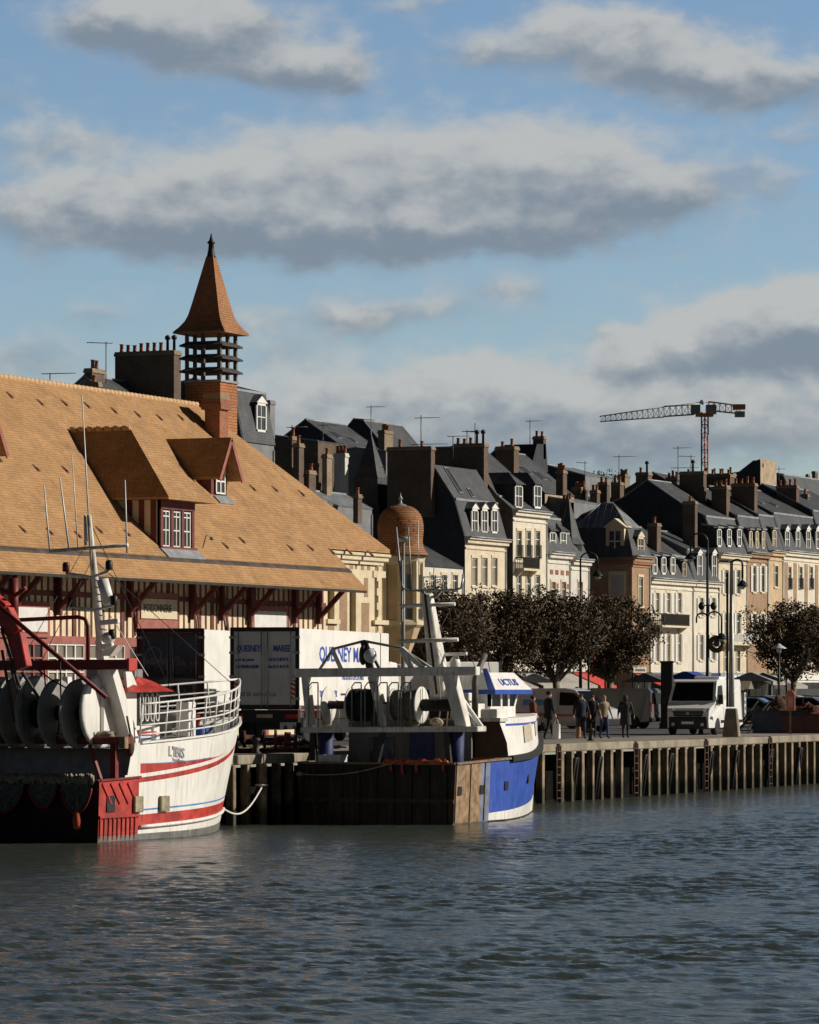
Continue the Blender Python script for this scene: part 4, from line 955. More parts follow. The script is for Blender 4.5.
# slate spire
q = at_v(371, 478, 66); sp_t = thing('slate_spire', 'sharp pointed slate spire between the slate villa and the chimney slabs', 'spire', (q.x, 66, GZ))
zs = lambda y: at_v(371, y, 66).z-GZ
m = MB(); m.lathe([(1.15*1.414*.8, zs(520)), (1.15*1.414*.8, zs(478)), (1.0*1.414*.8, zs(474)), (.03, zs(434))], (0, 0, 0), 4, smooth=False, a0=PI/4); m.build('roof', SLATE, sp_t)
m = MB(); m.box(-1.1, 1.1, -1.1, 1.1, 0, zs(505)); m.build('wall', SLATEW, sp_t)
m = MB(); m.lathe([(.05, zs(437)), (.04, zs(433)), (.01, zs(428))], (0, 0, 0), 6); m.build('finial', LEAD, sp_t)

# --- aerials on the stacks
AN = mat('aerial_metal', (.13, .13, .13), .5, .3)
def aerial(px, yt, yb, v, arms, label):
    p = at_v(px, yb, v); q = at_v(px, yt, v); t = thing('tv_aerial', label, 'aerial', p, 0, 'television aerials on the roofs')
    h = q.z-p.z; m = MB(); m.tube([(0, 0, -.8), (0, 0, h)], .035, 5); m.build('mast', AN, t)
    for (a, dx, k) in arms:
        m = MB(); z = h*a; m.tube([(-dx*.25*.4, dx*.25*.9, z), (dx*.75*.4, -dx*.75*.9, z+.05)], .025, 4)
        for i in range(k):
            f = -.25+i/(k-1); x, y = dx*f*.4, -dx*f*.9; m.tube([(x-.3, y-.13, z+.03), (x+.3, y+.13, z+.03)], .015, 4)
        m.build('antenna', AN, t)
for a in ((106, 342, 386, 66, ((.97, -1.6, 6),), 'thin aerial above the small stack left of the broad chimney wall'),
          (50, 373, 382, 62, ((.9, 2.0, 7),), 'flat wide aerial above the market ridge at far left'),
          (292, 425, 450, 70, ((.9, 1.5, 6),), 'aerial above the roofs just right of the market slope'), (323, 424, 450, 74, ((.95, 1.7, 6), (.6, .8, 3)), 'aerial rising over the dark brick block'),
          (371, 405, 435, 86, ((.93, 1.6, 6), (.5, -1.2, 5)), 'tall double aerial on the slate villa'), (421, 415, 446, 63, ((.9, 1.8, 6), (.05, 2.6, 3)), 'aerial between the slate villa and the chimney slabs'),
          (453, 436, 447, 61, ((.95, 1.6, 5),), 'short aerial on the broad stack of the cream house'), (467, 430, 446, 62, ((.9, 1.5, 6),), 'left aerial of the pair on the cream house stack'),
          (475, 423, 446, 62, ((.6, -.9, 3),), 'bare mast aerial on the cream house stack'), (530, 420, 445, 77, ((.95, 1.4, 6),), 'aerial beside the tapered slate stack'),
          (619, 455, 478, 78, ((.92, 2.2, 8),), 'lone wide aerial left of the great gable'), (678, 446, 490, 66, ((.95, 1.6, 6), (.5, 2.4, 7)), 'tall aerial in front of the crane mast'),
          (691, 455, 472, 66, ((.9, -1.5, 6),), 'short aerial beside the crane mast'), (779, 466, 482, 76, ((.8, .8, 5), (.4, .6, 4)), 'bushy aerial on the tan stucco gable'), (585, 461, 482, 71, ((.9, -1.0, 4),), 'aerial over the rear chimney pots')):
    aerial(*a)
# ---------------------------------------------------------------- trees
def leafmat(name, cols):
    m, nt, b = newmat(name); ge = N(nt, 'ShaderNodeNewGeometry')
    cr = N(nt, 'ShaderNodeValToRGB'); L(nt, ge.outputs['Random Per Island'], cr.inputs[0]); e = cr.color_ramp.elements
    e[0].position = 0; e[0].color = rgba(cols[0]); e[1].position = 1; e[1].color = rgba(cols[-1])
    for i, c in enumerate(cols[1:-1]): x = e.new((i+1)/(len(cols)-1)); x.color = rgba(c)
    L(nt, cr.outputs[0], b.inputs['Base Color']); b.inputs['Roughness'].default_value = .65; b.inputs['Specular IOR Level'].default_value = .25
    return m
LEAF = leafmat('autumn_plane_leaves', [(.06, .040, .024), (.09, .062, .034), (.065, .056, .028), (.12, .072, .036), (.055, .044, .026), (.14, .092, .048)])
LEAFG = leafmat('hilltop_leaves', [(.03, .028, .014), (.05, .04, .02), (.04, .036, .018)])
def leaves(mb, c, r, n, s, rn):
    for _ in range(n):
        while True:
            d = Vector((rn.uniform(-1, 1), rn.uniform(-1, 1), rn.uniform(-1, 1)))
            if d.length < 1: break
        p = c+Vector((d.x*r[0], d.y*r[1], d.z*r[2])); sz = s*rn.uniform(.55, 1.25)
        a = Vector((rn.gauss(0, 1), rn.gauss(0, 1), rn.gauss(0, .8))).normalized(); b = a.cross(Vector((rn.gauss(0, 1), rn.gauss(0, 1), rn.gauss(0, 1)))).normalized()
        k = len(mb.v); mb.v += [tuple(p-a*sz*.55), tuple(p+b*sz*.42), tuple(p+a*sz*.6+Vector((0, 0, -.05*sz))), tuple(p-b*sz*.42)]; mb.face((k, k+1, k+2, k+3))
def plane_tree(label, seed, loc, H=7.15, Rx=2.9, bole=2.3, n=350, per=60, group='pollarded plane trees on the quay'):
    rn = random.Random(seed); t = thing('plane_tree', label, 'tree', loc, rn.uniform(0, 6), group)
    m = MB(); m.tube([(0, 0, -.1), (.03, 0, .5), (-.03, .04, bole*.6), (.02, .02, bole)], [.24, .19, .165, .19], 10); m.build('trunk', BARK, t)
    lm = MB(); tips = []
    for k in range(7):
        a = k*2*PI/7+rn.uniform(-.3, .3); e = rn.uniform(.8, 1.3); ln = Rx*rn.uniform(.75, 1.0)
        p0 = Vector((0, 0, bole-.1)); p1 = p0+Vector((math.cos(a)*ln*.4, math.sin(a)*ln*.4, e*ln*.45)); p2 = p1+Vector((math.cos(a)*ln*.4, math.sin(a)*ln*.4, e*ln*.6))
        lm.tube([p0, p1, p2], [.12, .08, .05], 6)
        for j in range(6):
            b = a+rn.uniform(-1.1, 1.1); q = p2+Vector((math.cos(b)*ln*.4, math.sin(b)*ln*.4, rn.uniform(-.4, 1.2)))
            lm.tube([p1.lerp(p2, rn.uniform(.3, 1)), q], [.04, .015], 5); tips.append(q)
    lm.build('limbs', BARK, t)
    cm = MB(); cz = (bole+H)/2+.06; ch = (H-bole)/2+.2
    for _ in range(n):
        while True:
            d = Vector((rn.uniform(-1, 1), rn.uniform(-1, 1), rn.uniform(-1, 1)))
            if .25 < d.length < 1: break
        d *= .84+.2*noise.noise(d*2+Vector((seed, 0, 0)))
        c = Vector((d.x*Rx, d.y*Rx, cz+d.z*ch*1.0)); r = rn.uniform(.30, .6)
        leaves(cm, c, (r, r, r*.7), per, .125, rn)
    for q in tips: leaves(cm, q, (.5, .5, .5), 30, .125, rn)
    cm.build('crown', LEAF, t); return t
TV = 25.0
def tree_at(px): return Vector((at_v(px, 690, TV).x, TV, GZ))
T1 = plane_tree('pollarded plane tree with a pale trunk behind the parked white van with a stripe', 11, tree_at(556))
T2 = plane_tree('round crowned plane tree beside the red shop awning', 23, tree_at(610), 7.0, 2.85)
T3 = plane_tree('broad dark plane tree at the right edge behind the parked cars', 31, tree_at(794), 7.3, 3.0, 2.4)
x1 = tree_at(556).x
dup(T2, (x1-8.0, TV, GZ), 2.1, 'plane tree whose crown rises behind the blue trawler mast and wheelhouse')
dup(T1, (x1-15.8, TV, GZ), 4.0, 'plane tree standing behind the white lorry box beside the domed turret', (1, 1, .98))
dup(T1, (x1-3.9, TV+8.5, GZ), 1.2, 'plane tree in the second row seen between two quay trees', (1.05, 1.05, 1.08))
dup(T2, (tree_at(794).x+8.2, TV, GZ), .7, 'plane tree cut off by the right edge of the photo', (1.1, 1.1, 1.05))
# trees on the hilltop
rn = random.Random(9); ht = thing('hilltop_tree', 'small bare brown tree clump on the hilltop above the pale grey house', 'tree', at_v(604, 482, 130))
m = MB(); m.tube([(0, 0, -4), (0, 0, 1)], [.3, .12], 6); ht_z = 1
m.build('trunk', BARK, ht); m = MB()
for k in range(60):
    c = Vector((rn.uniform(-5, 4.5), rn.uniform(-2, 2), 0)); c.z = rn.uniform(-1.2, 1.4)*(1-abs(c.x)/7); leaves(m, c, (.7, .7, .6), 26, .22, rn)
m.build('crown', LEAFG, ht)

# ---------------------------------------------------------------- vehicles
def arch(x, r, n=7): return [(x+r*math.cos(PI*k/(n-1)), r*math.sin(PI*k/(n-1))) for k in range(n)]
def wheel(t, x, y, r, wdt=.22, rim=STEEL):
    s = 1 if y > 0 else -1
    m = MB(); m.lathe([(r*.62, -wdt/2), (r*.9, -wdt/2), (r, -wdt*.3), (r, wdt*.3), (r*.9, wdt/2), (r*.62, wdt/2)], (x, y, r), 20, 'y'); w_ = m.build('wheel', RUBBER, t)
    m = MB(); m.lathe([(r*.62, s*(wdt/2-.08)), (r*.6, s*(wdt/2-.01)), (r*.45, s*(wdt/2-.05)), (r*.2, s*(wdt/2-.05)), (r*.14, s*(wdt/2-.005)), (.01, s*(wdt/2-.005))], (x, y, r), 14, 'y'); m.build('rim', rim, w_)
def vehicle(name, label, cat, loc, rz, prof, W, H, zb, wheels, r, paint, sides=(), front=None, rear=None, tum=.13, group=None, lamps=(), bumpers=(), plate=None, rim=STEEL, doorlines=()):
    """prof: side outline (x forward, z), wheels: x of the axles"""
    t = thing(name, label, cat, loc, rz, group)
    def hw(z): return W/2*(1-tum*max(0, (z-zb)/(H-zb))**1.4)-W*.04*max(0, (.45-z)/.45)
    m = MB(); n = len(prof)
    left = [(x, hw(z), z) for x, z in prof]; right = [(x, -hw(z), z) for x, z in prof]
    m.v = left+right
    m.face(range(n)); m.face(range(2*n-1, n-1, -1))
    for i in range(n): j = (i+1) % n; m.face((i, n+i, n+j, j))
    m.build('body', paint, t, .05, 2)
    for pts, mm, nm in sides:
        for s in (-1, 1):
            m = MB(); m.prism([(x, s*(hw(z)+.004), z) for x, z in pts], (0, s*.012, 0)); m.build(nm, mm, t)
    def panel(a, b, ins, nm, mm, w0=None, w1=None, out=.012, parent=None, th=.015):
        (xa, za), (xb, zb_) = a, b; nrm = Vector((zb_-za, 0, -(xb-xa))).normalized()
        if nrm.dot(Vector(((xa+xb)/2-(prof[0][0]+prof[n//2][0])/2, 0, (za+zb_)/2-H*.4))) < 0: nrm = -nrm
        ya, yb = (w0 or hw(za)-ins), (w1 or hw(zb_)-ins); q = [Vector((xa, -ya, za)), Vector((xa, ya, za)), Vector((xb, yb, zb_)), Vector((xb, -yb, zb_))]
        m = MB(); m.prism([p+nrm*out for p in q], nrm*th); return m.build(nm, mm, parent or t)
    t_panel = panel
    if front: panel(front[0], front[1], .09, 'windscreen', CARG)
    if rear: panel(rear[0], rear[1], .16, 'rear_window', CARG)
    for (x, y, z, dx, dy, dz, mm, nm) in lamps:
        for s in (-1, 1):
            m = MB(); m.box(x-dx/2, x+dx/2, s*y-dy/2, s*y+dy/2, z-dz/2, z+dz/2); m.build(nm, mm, t, min(dx, dy, dz)*.3)
    for (x0, x1, z0, z1) in bumpers:
        m = MB(); hwz = hw((z0+z1)/2)+.02; m.box(x0, x1, -hwz, hwz, z0, z1); m.build('bumper', BLACK if paint is not None else BLACK, t, .05, 2)
    for s in (-1, 1):
        for x in wheels: wheel(t, x, s*(W/2-.13), r, rim=rim)
    m = MB(); m.box(prof[0][0]+.15 if prof[0][0] < 0 else .2, 1, -W*.4, W*.4, .2, .35)
    if plate:
        x, z, s = plate; m = MB(); m.box(x-.01, x+.01, -.26, .26, z-.055, z+.055); m.build('number_plate', WHITEP, t)
    return t, hw, panel
LAMP = mat('lamp_lens', (.62, .64, .66), .1, 0, .1, 8); RLAMP = mat('tail_lamp', (.5, .015, .01), .2)
VWHITE = mat('white_van_paint', (.78, .78, .76), .3, 0, .04, 1, 0, (.4, .38, .34), .2, spec=.5)
VGREY = mat('silver_grey_paint', (.17, .18, .195), .35, .35, .06, 1)
VLIGHT = mat('pale_grey_paint', (.46, .48, .50), .35, .1, .06, 1)
VBLUE = mat('slate_blue_paint', (.13, .17, .24), .3, .3, .06, 1)
def mirrors(t, x, z, y):
    for s in (-1, 1):
        m = MB(); m.box(x-.06, x+.08, s*y-.12, s*y+.12, z-.18, z+.18); m.build('mirror', BLACK, t, .04, 2)
# big white van facing the viewer (box, short bonnet)
def big_van(label, loc, rz):
    H, W = 2.32, 2.08
    prof = [(0, .42), (0, 2.15), (.1, 2.32), (3.9, 2.32), (4.2, 2.24), (4.78, 1.36), (4.95, 1.25), (5.28, 1.12), (5.40, .98), (5.44, .62), (5.40, .30)]+[(x+4.45, z+.30) for x, z in arch(0, .42)]+[(1.40, .34)]+[(x+.95, z+.30) for x, z in arch(0, .42)]+[(.45, .36)]
    t = thing('parked_van', label, 'van', loc, rz)
    tap = lambda x: 1-.16*clamp01((x-4.55)/.89)**1.6
    def hw(x, z): return W/2*(1-.11*max(0, (z-1.0)/(H-1.0))**1.5)*tap(x)
    n = len(prof); m = MB(); m.v = [(x, hw(x, z), z) for x, z in prof]+[(x, -hw(x, z), z) for x, z in prof]
    m.face(range(n)); m.face(range(2*n-1, n-1, -1))
    for i in range(n): j = (i+1) % n; m.face((i, n+i, n+j, j))
    m.build('body', VWHITE, t, .09, 3)
    def side(pts, mm, nm, out=.012):
        for s in (-1, 1):
            m = MB(); m.prism([(x, s*(hw(x, z)+.003), z) for x, z in pts], (0, s*out, 0)); m.build(nm, mm, t)
    side([(3.5, 1.28), (4.62, 1.28), (4.12, 2.04), (3.5, 2.08)], CARG, 'side_window')
    side([(.12, .50), (3.95, .50), (3.95, .62), (.12, .62)], BLACK, 'rub_strip')
    for x in (.12, 2.15, 3.36): side([(x, .66), (x+.02, .66), (x+.02, 2.05), (x, 2.05)], DKMETAL, 'door_seam', .004)
    def front(a, b, wa, wb, mm, nm, th=.02, out=.003, y0=None):
        nrm = Vector((b[1]-a[1], 0, a[0]-b[0])).normalized(); nrm = nrm if nrm.x > 0 else -nrm
        m = MB(); m.prism([Vector((a[0], -wa, a[1]))+nrm*out, Vector((a[0], wa, a[1]))+nrm*out, Vector((b[0], wb, b[1]))+nrm*out, Vector((b[0], -wb, b[1]))+nrm*out], nrm*th); return m.build(nm, mm, t)
    front((4.74, 1.42), (4.25, 2.17), .88, .80, CARG, 'windscreen')
    for s in (-.35, .3): m = MB(); m.bar((4.76, s, 1.43), (4.62, s+.42, 1.66), .02); m.build('wiper', BLACK, t)
    # black lower face: bumper, grille, air intake
    m = MB(); m.hexa([(5.0, -.97, .25), (5.44, -.80, .25), (5.44, .80, .25), (5.0, .97, .25), (5.0, -.99, .80), (5.50, -.80, .76), (5.50, .80, .76), (5.0, .99, .80)]); m.build('bumper', mat('bumper_plastic', (.022, .022, .024), .6), t, .07, 2)
    m = MB(); m.hexa([(5.36, -.62, .78), (5.47, -.58, .78), (5.47, .58, .78), (5.36, .62, .78), (5.30, -.70, 1.02), (5.42, -.66, 1.02), (5.42, .66, 1.02), (5.30, .70, 1.02)]); g_ = m.build('grille', BLACK, t, .03)
    for z in (.84, .90, .96): m = MB(); m.box(5.40, 5.478, -.56, .56, z, z+.018); m.build('grille_bar', GREYM, g_)
    m = MB(); m.lathe([(.07, 5.455), (.07, 5.49)], (0, 0, .91), 12, 'x'); m.build('badge', STEEL, g_)
    for s in (-1, 1):
        m = MB(); m.hexa([(5.05, s*.93, .98), (5.42, s*.70, .96), (5.40, s*.60, 1.02), (5.05, s*.80, 1.02), (4.98, s*.92, 1.20), (5.30, s*.74, 1.12), (5.28, s*.62, 1.12), (4.98, s*.8, 1.20)]); m.build('headlight', LAMP, t, .02)
        m = MB(); m.lathe([(.075, 5.49), (.07, 5.515)], (0, s*.62, .45), 12, 'x'); m.build('fog_lamp', LAMP, t)
        m = MB(); m.box(4.50, 4.62, s*1.18-.1, s*1.18+.1, 1.28, 1.68); m.bar((4.55, s*.97, 1.4), (4.55, s*1.1, 1.42), .06); m.build('mirror', BLACK, t, .05, 2)
        for x in (.95, 4.45): wheel(t, x, s*(W/2-.14), .34)
        m = MB(); m.box(-.02, .03, s*.9-.06, s*.9+.06, .9, 1.5); m.build('tail_light', RLAMP, t)
    m = MB(); m.box(5.50, 5.515, -.26, .26, .46, .57); m.build('number_plate', WHITEP, t)
    m = MB(); m.box(1.0, 2.2, -.55, .55, 2.31, 2.45); m.build('roof_unit', VWHITE, t, .06, 2)
    return t
def clamp01(a): return max(0., min(1., a))
def rot_heading(deg_from_view):                                     # heading measured right of the viewing axis, pointing away
    return math.atan2(CA, SA)*0+(R(23.1)-R(deg_from_view))
q = P(690, 731, 181); big_van('white delivery van with black bumper facing the viewer by the lamp post', (q.x+1.2, q.y-.4, GZ), rot_heading(18)+PI)
T_ = COL.objects['parked_van']
fw = Vector((math.cos(T_.rotation_euler.z), math.sin(T_.rotation_euler.z), 0)); f0 = P(688, 733, 170); T_.location = (f0.x-fw.x*5.42, f0.y-fw.y*5.42, GZ)
def small_van(name, label, paint, L_=4.9, H=1.95, W=1.92):
    prof = [(0, .5), (.02, 1.0), (.06, 1.80), (.2, 1.93), (3.0, 1.95), (3.45, 1.86), (4.15, 1.22), (4.75, 1.02), (4.92, .72), (4.92, .34)]+[(x+4.0, z+.3) for x, z in arch(0, .39)]+[(1.35, .32)]+[(x+.95, z+.3) for x, z in arch(0, .39)]+[(.5, .34), (.1, .38)]
    t, hw, panel = vehicle(name, label, 'van', (0, 0, GZ), 0, prof, W, H, .95, (.95, 4.0), .32, paint,
        sides=[([(2.75, 1.2), (3.95, 1.2), (3.45, 1.74), (2.75, 1.78)], CARG, 'side_window')], front=((4.1, 1.27), (3.5, 1.81)), rear=((.03, 1.2), (.07, 1.72)),
        lamps=[(4.72, .74, .90, .2, .22, .2, LAMP, 'headlight'), (.02, .86, 1.05, .06, .14, .5, RLAMP, 'tail_light')], bumpers=[(4.78, 4.98, .3, .62), (-.06, .1, .34, .55)], plate=(-.02, .75, 1), tum=.14)
    mirrors(t, 3.75, 1.3, 1.02)
    for s in (-1, 1):
        for xx in (1.55, 2.68):
            m = MB(); m.box(xx, xx+.012, s*hw(1.0)-.003, s*hw(1.0)+.008, .45, 1.8); m.build('door_seam', DKMETAL, t)
    return t, hw
# parked nose to the river: white van with an orange stripe
t, hw = small_van('parked_van', 'white van with an orange side stripe parked nose to the river behind the walkers', VLIGHT)
for s in (-1, 1):
    m = MB(); m.prism([(.3, s*(hw(.8)+.004), .72), (3.6, s*(hw(.8)+.004), .72), (3.6, s*(hw(.9)+.004), .80), (.3, s*(hw(1.0)+.004), .92)], (0, s*.01, 0)); m.build('stripe', mat('orange_stripe', (.45, .12, .05), .5), t)
    m = MB(); m.prism([(1.0, s*(hw(1.3)+.004), 1.2), (2.4, s*(hw(1.3)+.004), 1.2), (2.4, s*(hw(1.6)+.004), 1.45), (1.0, s*(hw(1.6)+.004), 1.45)], (0, s*.01, 0)); m.build('sign_patch', BLUEL, t)
f0 = at_z(622, 732.5, GZ); t.rotation_euler = (0, 0, -PI/2-R(2)); t.location = (f0.x-.95, f0.y+4.9, GZ)
t, hw = small_van('parked_van', 'dark grey panel van with its rear doors towards the river', VGREY)
f0 = P(657, 731, 196); t.rotation_euler = (0, 0, PI/2+R(3)); t.location = (f0.x, f0.y, GZ)
def car(label, paint, loc, rz, est=False):
    if est: prof = [(0, .5), (.05, .95), (.35, 1.42), (.6, 1.5), (2.4, 1.52), (2.9, 1.4), (3.55, .98), (4.25, .86), (4.45, .65), (4.45, .3)]
    else: prof = [(0, .5), (.03, .95), (.5, 1.05), (1.05, 1.42), (1.6, 1.48), (2.4, 1.46), (3.25, .98), (4.1, .85), (4.3, .62), (4.3, .28)]
    xf = prof[-1][0]-.82
    prof = prof+[(x+xf, z+.26) for x, z in arch(0, .36)]+[(1.25, .27)]+[(x+.8, z+.26) for x, z in arch(0, .36)]+[(.35, .32)]
    if est: sd = [([(.45, 1.0), (1.75, .98), (1.75, 1.42), (.65, 1.43)], CARG, 'side_window'), ([(1.82, .98), (3.3, .98), (2.75, 1.36), (2.4, 1.43), (1.82, 1.43)], CARG, 'side_window')]; fr = ((3.5, 1.03), (2.95, 1.37)); re = ((.08, 1.0), (.34, 1.38))
    else: sd = [([(.75, 1.02), (1.85, .98), (1.85, 1.40), (1.2, 1.38)], CARG, 'side_window'), ([(1.92, .98), (3.05, .98), (2.4, 1.38), (1.92, 1.40)], CARG, 'side_window')]; fr = ((3.2, 1.03), (2.45, 1.43)); re = ((.52, 1.08), (1.02, 1.38))
    t, hw, p = vehicle('parked_car', label, 'car', loc, rz, prof, 1.76, 1.5, .8, (.8, xf), .31, paint, sides=sd, front=fr, rear=re, tum=.2,
        lamps=[(prof[8][0]-.1, .66, .7, .2, .3, .14, LAMP, 'headlight'), (.05, .68, .85, .1, .28, .16, RLAMP, 'tail_light')], plate=(-.02, .6, 1), group='cars parked on the quay')
    mirrors(t, xf-.55, 1.02, .96); return t
for (px, Yd, paint, est, ang, label) in ((757, 222, VBLUE, 1, -80, 'slate blue estate car behind the fishing net heap'), (808, 222, VLIGHT, 0, -86, 'pale grey car at the right edge behind the net heap'),
        (751, 205, VGREY, 0, -84, 'low dark grey car beside the kiosk'), (800, 240, BLACK, 1, -88, 'black estate car in the second row below the right tree'), (790, 230, VWHITE, 1, -82, 'white estate car between the pink marker and the right tree'), (834, 236, VGREY, 1, -84, 'grey estate car half hidden beyond the right edge'),
        (775, 252, VLIGHT, 0, -88, 'silver car with only its roof showing behind the blue estate car')):
    q = P(px, 700, Yd); car(label, paint, (q.x, q.y+2, GZ), R(ang), est)
# ---------------------------------------------------------------- lorries
def lorry(label, rear_l, head, Lb, Wd, top, floor, doors=True):
    """box lorry; rear_l = ground point under the rear left corner; heading in degrees right of the view axis"""
    rz_ = R(23.1)-R(head); t = thing('box_lorry', label, 'lorry', (rear_l.x, rear_l.y, GZ), rz_)
    h = top-GZ; f = floor-GZ
    m = MB(); m.box(0, Lb, -Wd, 0, f, h); m.build('cargo_box', LORRYW, t, .03)
    fr = MB()
    for a in ((-.05, .02, -Wd-.02, -Wd+.1, f-.1, h+.03), (-.05, .02, -.1, .02, f-.1, h+.03), (-.05, .02, -Wd, 0, h-.1, h+.04), (-.05, .02, -Wd, 0, f-.12, f+.04)): fr.box(*a)
    fr.build('rear_frame', DKMETAL, t)
    m = MB(); m.box(.4, Lb+2.4, -Wd*.68, -Wd*.32, .55, .85); m.build('chassis', BLACK, t)
    for x in (1.3, 2.5, Lb+1.3):
        for y in (-.18, -Wd+.18): wheel(t, x, y, .48, .3)
    # cab
    c0 = Lb+.25; m = MB(); pf = [(c0, .6), (c0, 2.7), (c0+.4, 2.95), (c0+1.5, 2.9), (c0+2.05, 1.7), (c0+2.15, .6)]
    m.prism([(x, -.08, z) for x, z in pf], (0, -Wd+.16, 0)); m.build('cab', LORRYW, t, .06, 2)
    m = MB(); m.prism([(c0+1.58, -.25, 2.78), (c0+2.02, -.25, 1.8), (c0+2.02, -Wd+.25, 1.8), (c0+1.58, -Wd+.25, 2.78)], (.06, 0, .02)); m.build('windscreen', CARG, t)
    m = MB(); m.box(-.02, .35, -Wd+.02, -.02, f-.55, f-.13); m.build('underrun', BLACK, t)
    for y in (-.25, -Wd+.25):
        m = MB(); m.box(-.06, -.025, y-.2, y+.2, f-.42, f-.28); m.build('tail_light', RLAMP, t)
    m = MB(); m.box(-.045, -.024, -Wd/2-.28, -Wd/2+.28, f-.4, f-.28); m.build('number_plate', mat('yellow_plate', (.5, .42, .2), .5), t)
    return t, h, f
def doors(t, Wd, f, h, mats_, hinge=True):
    for k, (a, b) in enumerate(((-.11, -Wd/2+.02), (-Wd/2-.02, -Wd+.11))):
        m = MB(); m.box(-.035, -.012, b, a, f+.05, h-.11); d = m.build('door', mats_, t)
        for y in ((a-.16, b+.09) if k == 0 else (a-.09, b+.16)):
            m = MB(); m.tube([(-.065, y, f-.03), (-.065, y, h-.06)], .018, 6); m.build('locking_bar', STEEL, d)
        for z in (f+.25, f+1.0, f+1.8, h-.3):
            m = MB(); ye = a+.04 if k == 0 else b-.04; m.box(-.07, -.036, ye-.12, ye+.12, z-.04, z+.04); m.build('hinge', STEEL, d)
        m = MB(); m.box(-.08, -.036, (b+.02 if k == 0 else a-.38), (b+.38 if k == 0 else a-.02), f+.33, f+.42); m.build('handle', STEEL, d)
def hazard(t, y, z, hgt=.62, wdt=.17):
    m = MB(); m.box(-.05, -.037, y-wdt/2, y+wdt/2, z, z+hgt)
    o = m.build('hazard_board', mat('hazard_red', (.62, .07, .03), .5), t)
    for k in range(4):
        m = MB(); zz = z+.08+k*hgt/4; m.prism([(-.0545, y-wdt/2+.01, zz-.05), (-.0545, y+wdt/2-.01, zz+.02), (-.0545, y+wdt/2-.01, zz+.08), (-.0545, y-wdt/2+.01, zz+.01)], (.004, 0, 0)); m.build('chevron', WHITEP, o)
rl = P(231, 740, 138.5)
t, h, f = lorry('white fish lorry with blue lettering backed up between the two trawlers', Vector((rl.x, rl.y, 0)), 12.6, 13.6, 2.36, P(231, 628.5, 138.5).z, P(231, 706, 138.5).z)
doors(t, 2.36, f, h, LORRYG); hazard(t, -.2, f+.25); hazard(t, -2.17, f+.25)
text('lettering', 'QUESNEY', .31, (-.042, -.20, h-.78), (0, -1, 0), (-1, 0, 0), INKB, t, .62, .008); text('lettering', 'MAREE', .31, (-.042, -1.48, h-.78), (0, -1, 0), (-1, 0, 0), INKB, t, .62, .008)
for k, (s1, s2) in enumerate((('port de peche', 'Tel. 02 31 88 96 72'), ('14360 TROUVILLE-SUR-MER', 'Fax. 02 31 98 10 70'))):
    text('lettering', s1, .15, (-.042, -.16, h-1.1-k*.24), (0, -1, 0), (-1, 0, 0), INKB, t, .75 if k == 0 else .45, .005); text('lettering', s2, .15, (-.042, -1.32, h-1.1-k*.24), (0, -1, 0), (-1, 0, 0), INKB, t, .58, .005)
for y in (-.42, -.62):
    m = MB(); m.box(-.045, -.037, y-.07, y+.07, f+.33, f+.48); m.build('disc_sign', INKG, t)
text('lettering', 'QUESNEY MAREE', .72, (2.85, -2.36-.006, h-1.08), (1, 0, 0), (0, -1, 0), INKB, t, 1.50, .014)
text('lettering', 'PRODUITS DE LA MER', .26, (6.2, -2.36-.006, h-1.72), (1, 0, 0), (0, -1, 0), INKB, t, 1.3, .006); text('lettering', 'TROUVILLE-SUR-MER', .32, (2.9, -2.36-.006, h-2.32), (1, 0, 0), (0, -1, 0), INKB, t, .85, .006); text('lettering', 'PORT DE PECHE', .32, (3.6, -2.36-.006, h-2.72), (1, 0, 0), (0, -1, 0), INKB, t, 1.1, .006)
m = MB(); m.box(6.0, 9.6, -2.369, -2.361, h-2.27, h-2.2); m.build('ruled_line', INKD, t)
rl = P(137.5, 740, 150)
t, h, f = lorry('lorry with a dark harbour picture on its rear doors and a white side', Vector((rl.x, rl.y, 0)), 11.5, 8.0, 2.5, P(137.5, 629.5, 150).z, P(137.5, 704, 150).z)
doors(t, 2.5, f, h, mat('night_blue_print', (.055, .065, .12), .5, 0, .5, 1.2))
rd = mat('maroon_edge', (.16, .025, .02), .5)
for y in (-.13, -2.37): m = MB(); m.box(-.05, -.037, y-.045, y+.045, f+.1, h-.15); m.build('edge_strip', rd, t)
m = MB(); m.box(-.05, -.037, -2.4, -.1, h-.24, h-.15); m.build('edge_strip', rd, t)
# picture on the doors: moonlit roofs and a pale foreshore
m = MB(); m.prism([(-.039, -.2, f+.1), (-.039, -1.19, f+.1), (-.039, -1.19, f+.95), (-.039, -.2, f+.72)], (-.003, 0, 0)); m.build('print_shore', mat('print_grey', (.20, .21, .23), .6, 0, .3, 3), t)
m = MB(); m.prism([(-.039, -1.31, f+.1), (-.039, -2.28, f+.1), (-.039, -2.28, f+1.0), (-.039, -1.31, f+.95)], (-.003, 0, 0)); m.build('print_shore', mat('print_grey', (0, 0, 0)), t)
rn = random.Random(2)
for (y0, y1, zz, mm) in ((-.2, -1.15, 1.55, 'print_pale'), (-1.32, -2.28, 1.5, 'print_pale'), (-1.32, -2.28, 1.05, 'print_dim'), (-.2, -1.15, 1.1, 'print_dim')):
    m = MB(); n = 12; up = []; 
    for k in range(n+1): y = y0+(y1-y0)*k/n; up.append((-.043, y, f+zz+rn.uniform(.0, .28)))
    m.prism([(-.043, y0, f+zz-.1)]+up+[(-.043, y1, f+zz-.12)], (-.003, 0, 0)); m.build('print_roofs', mat(mm, (.13, .13, .14) if mm == 'print_pale' else (.03, .034, .05), .6, 0, .7, 6), t)
m = MB()
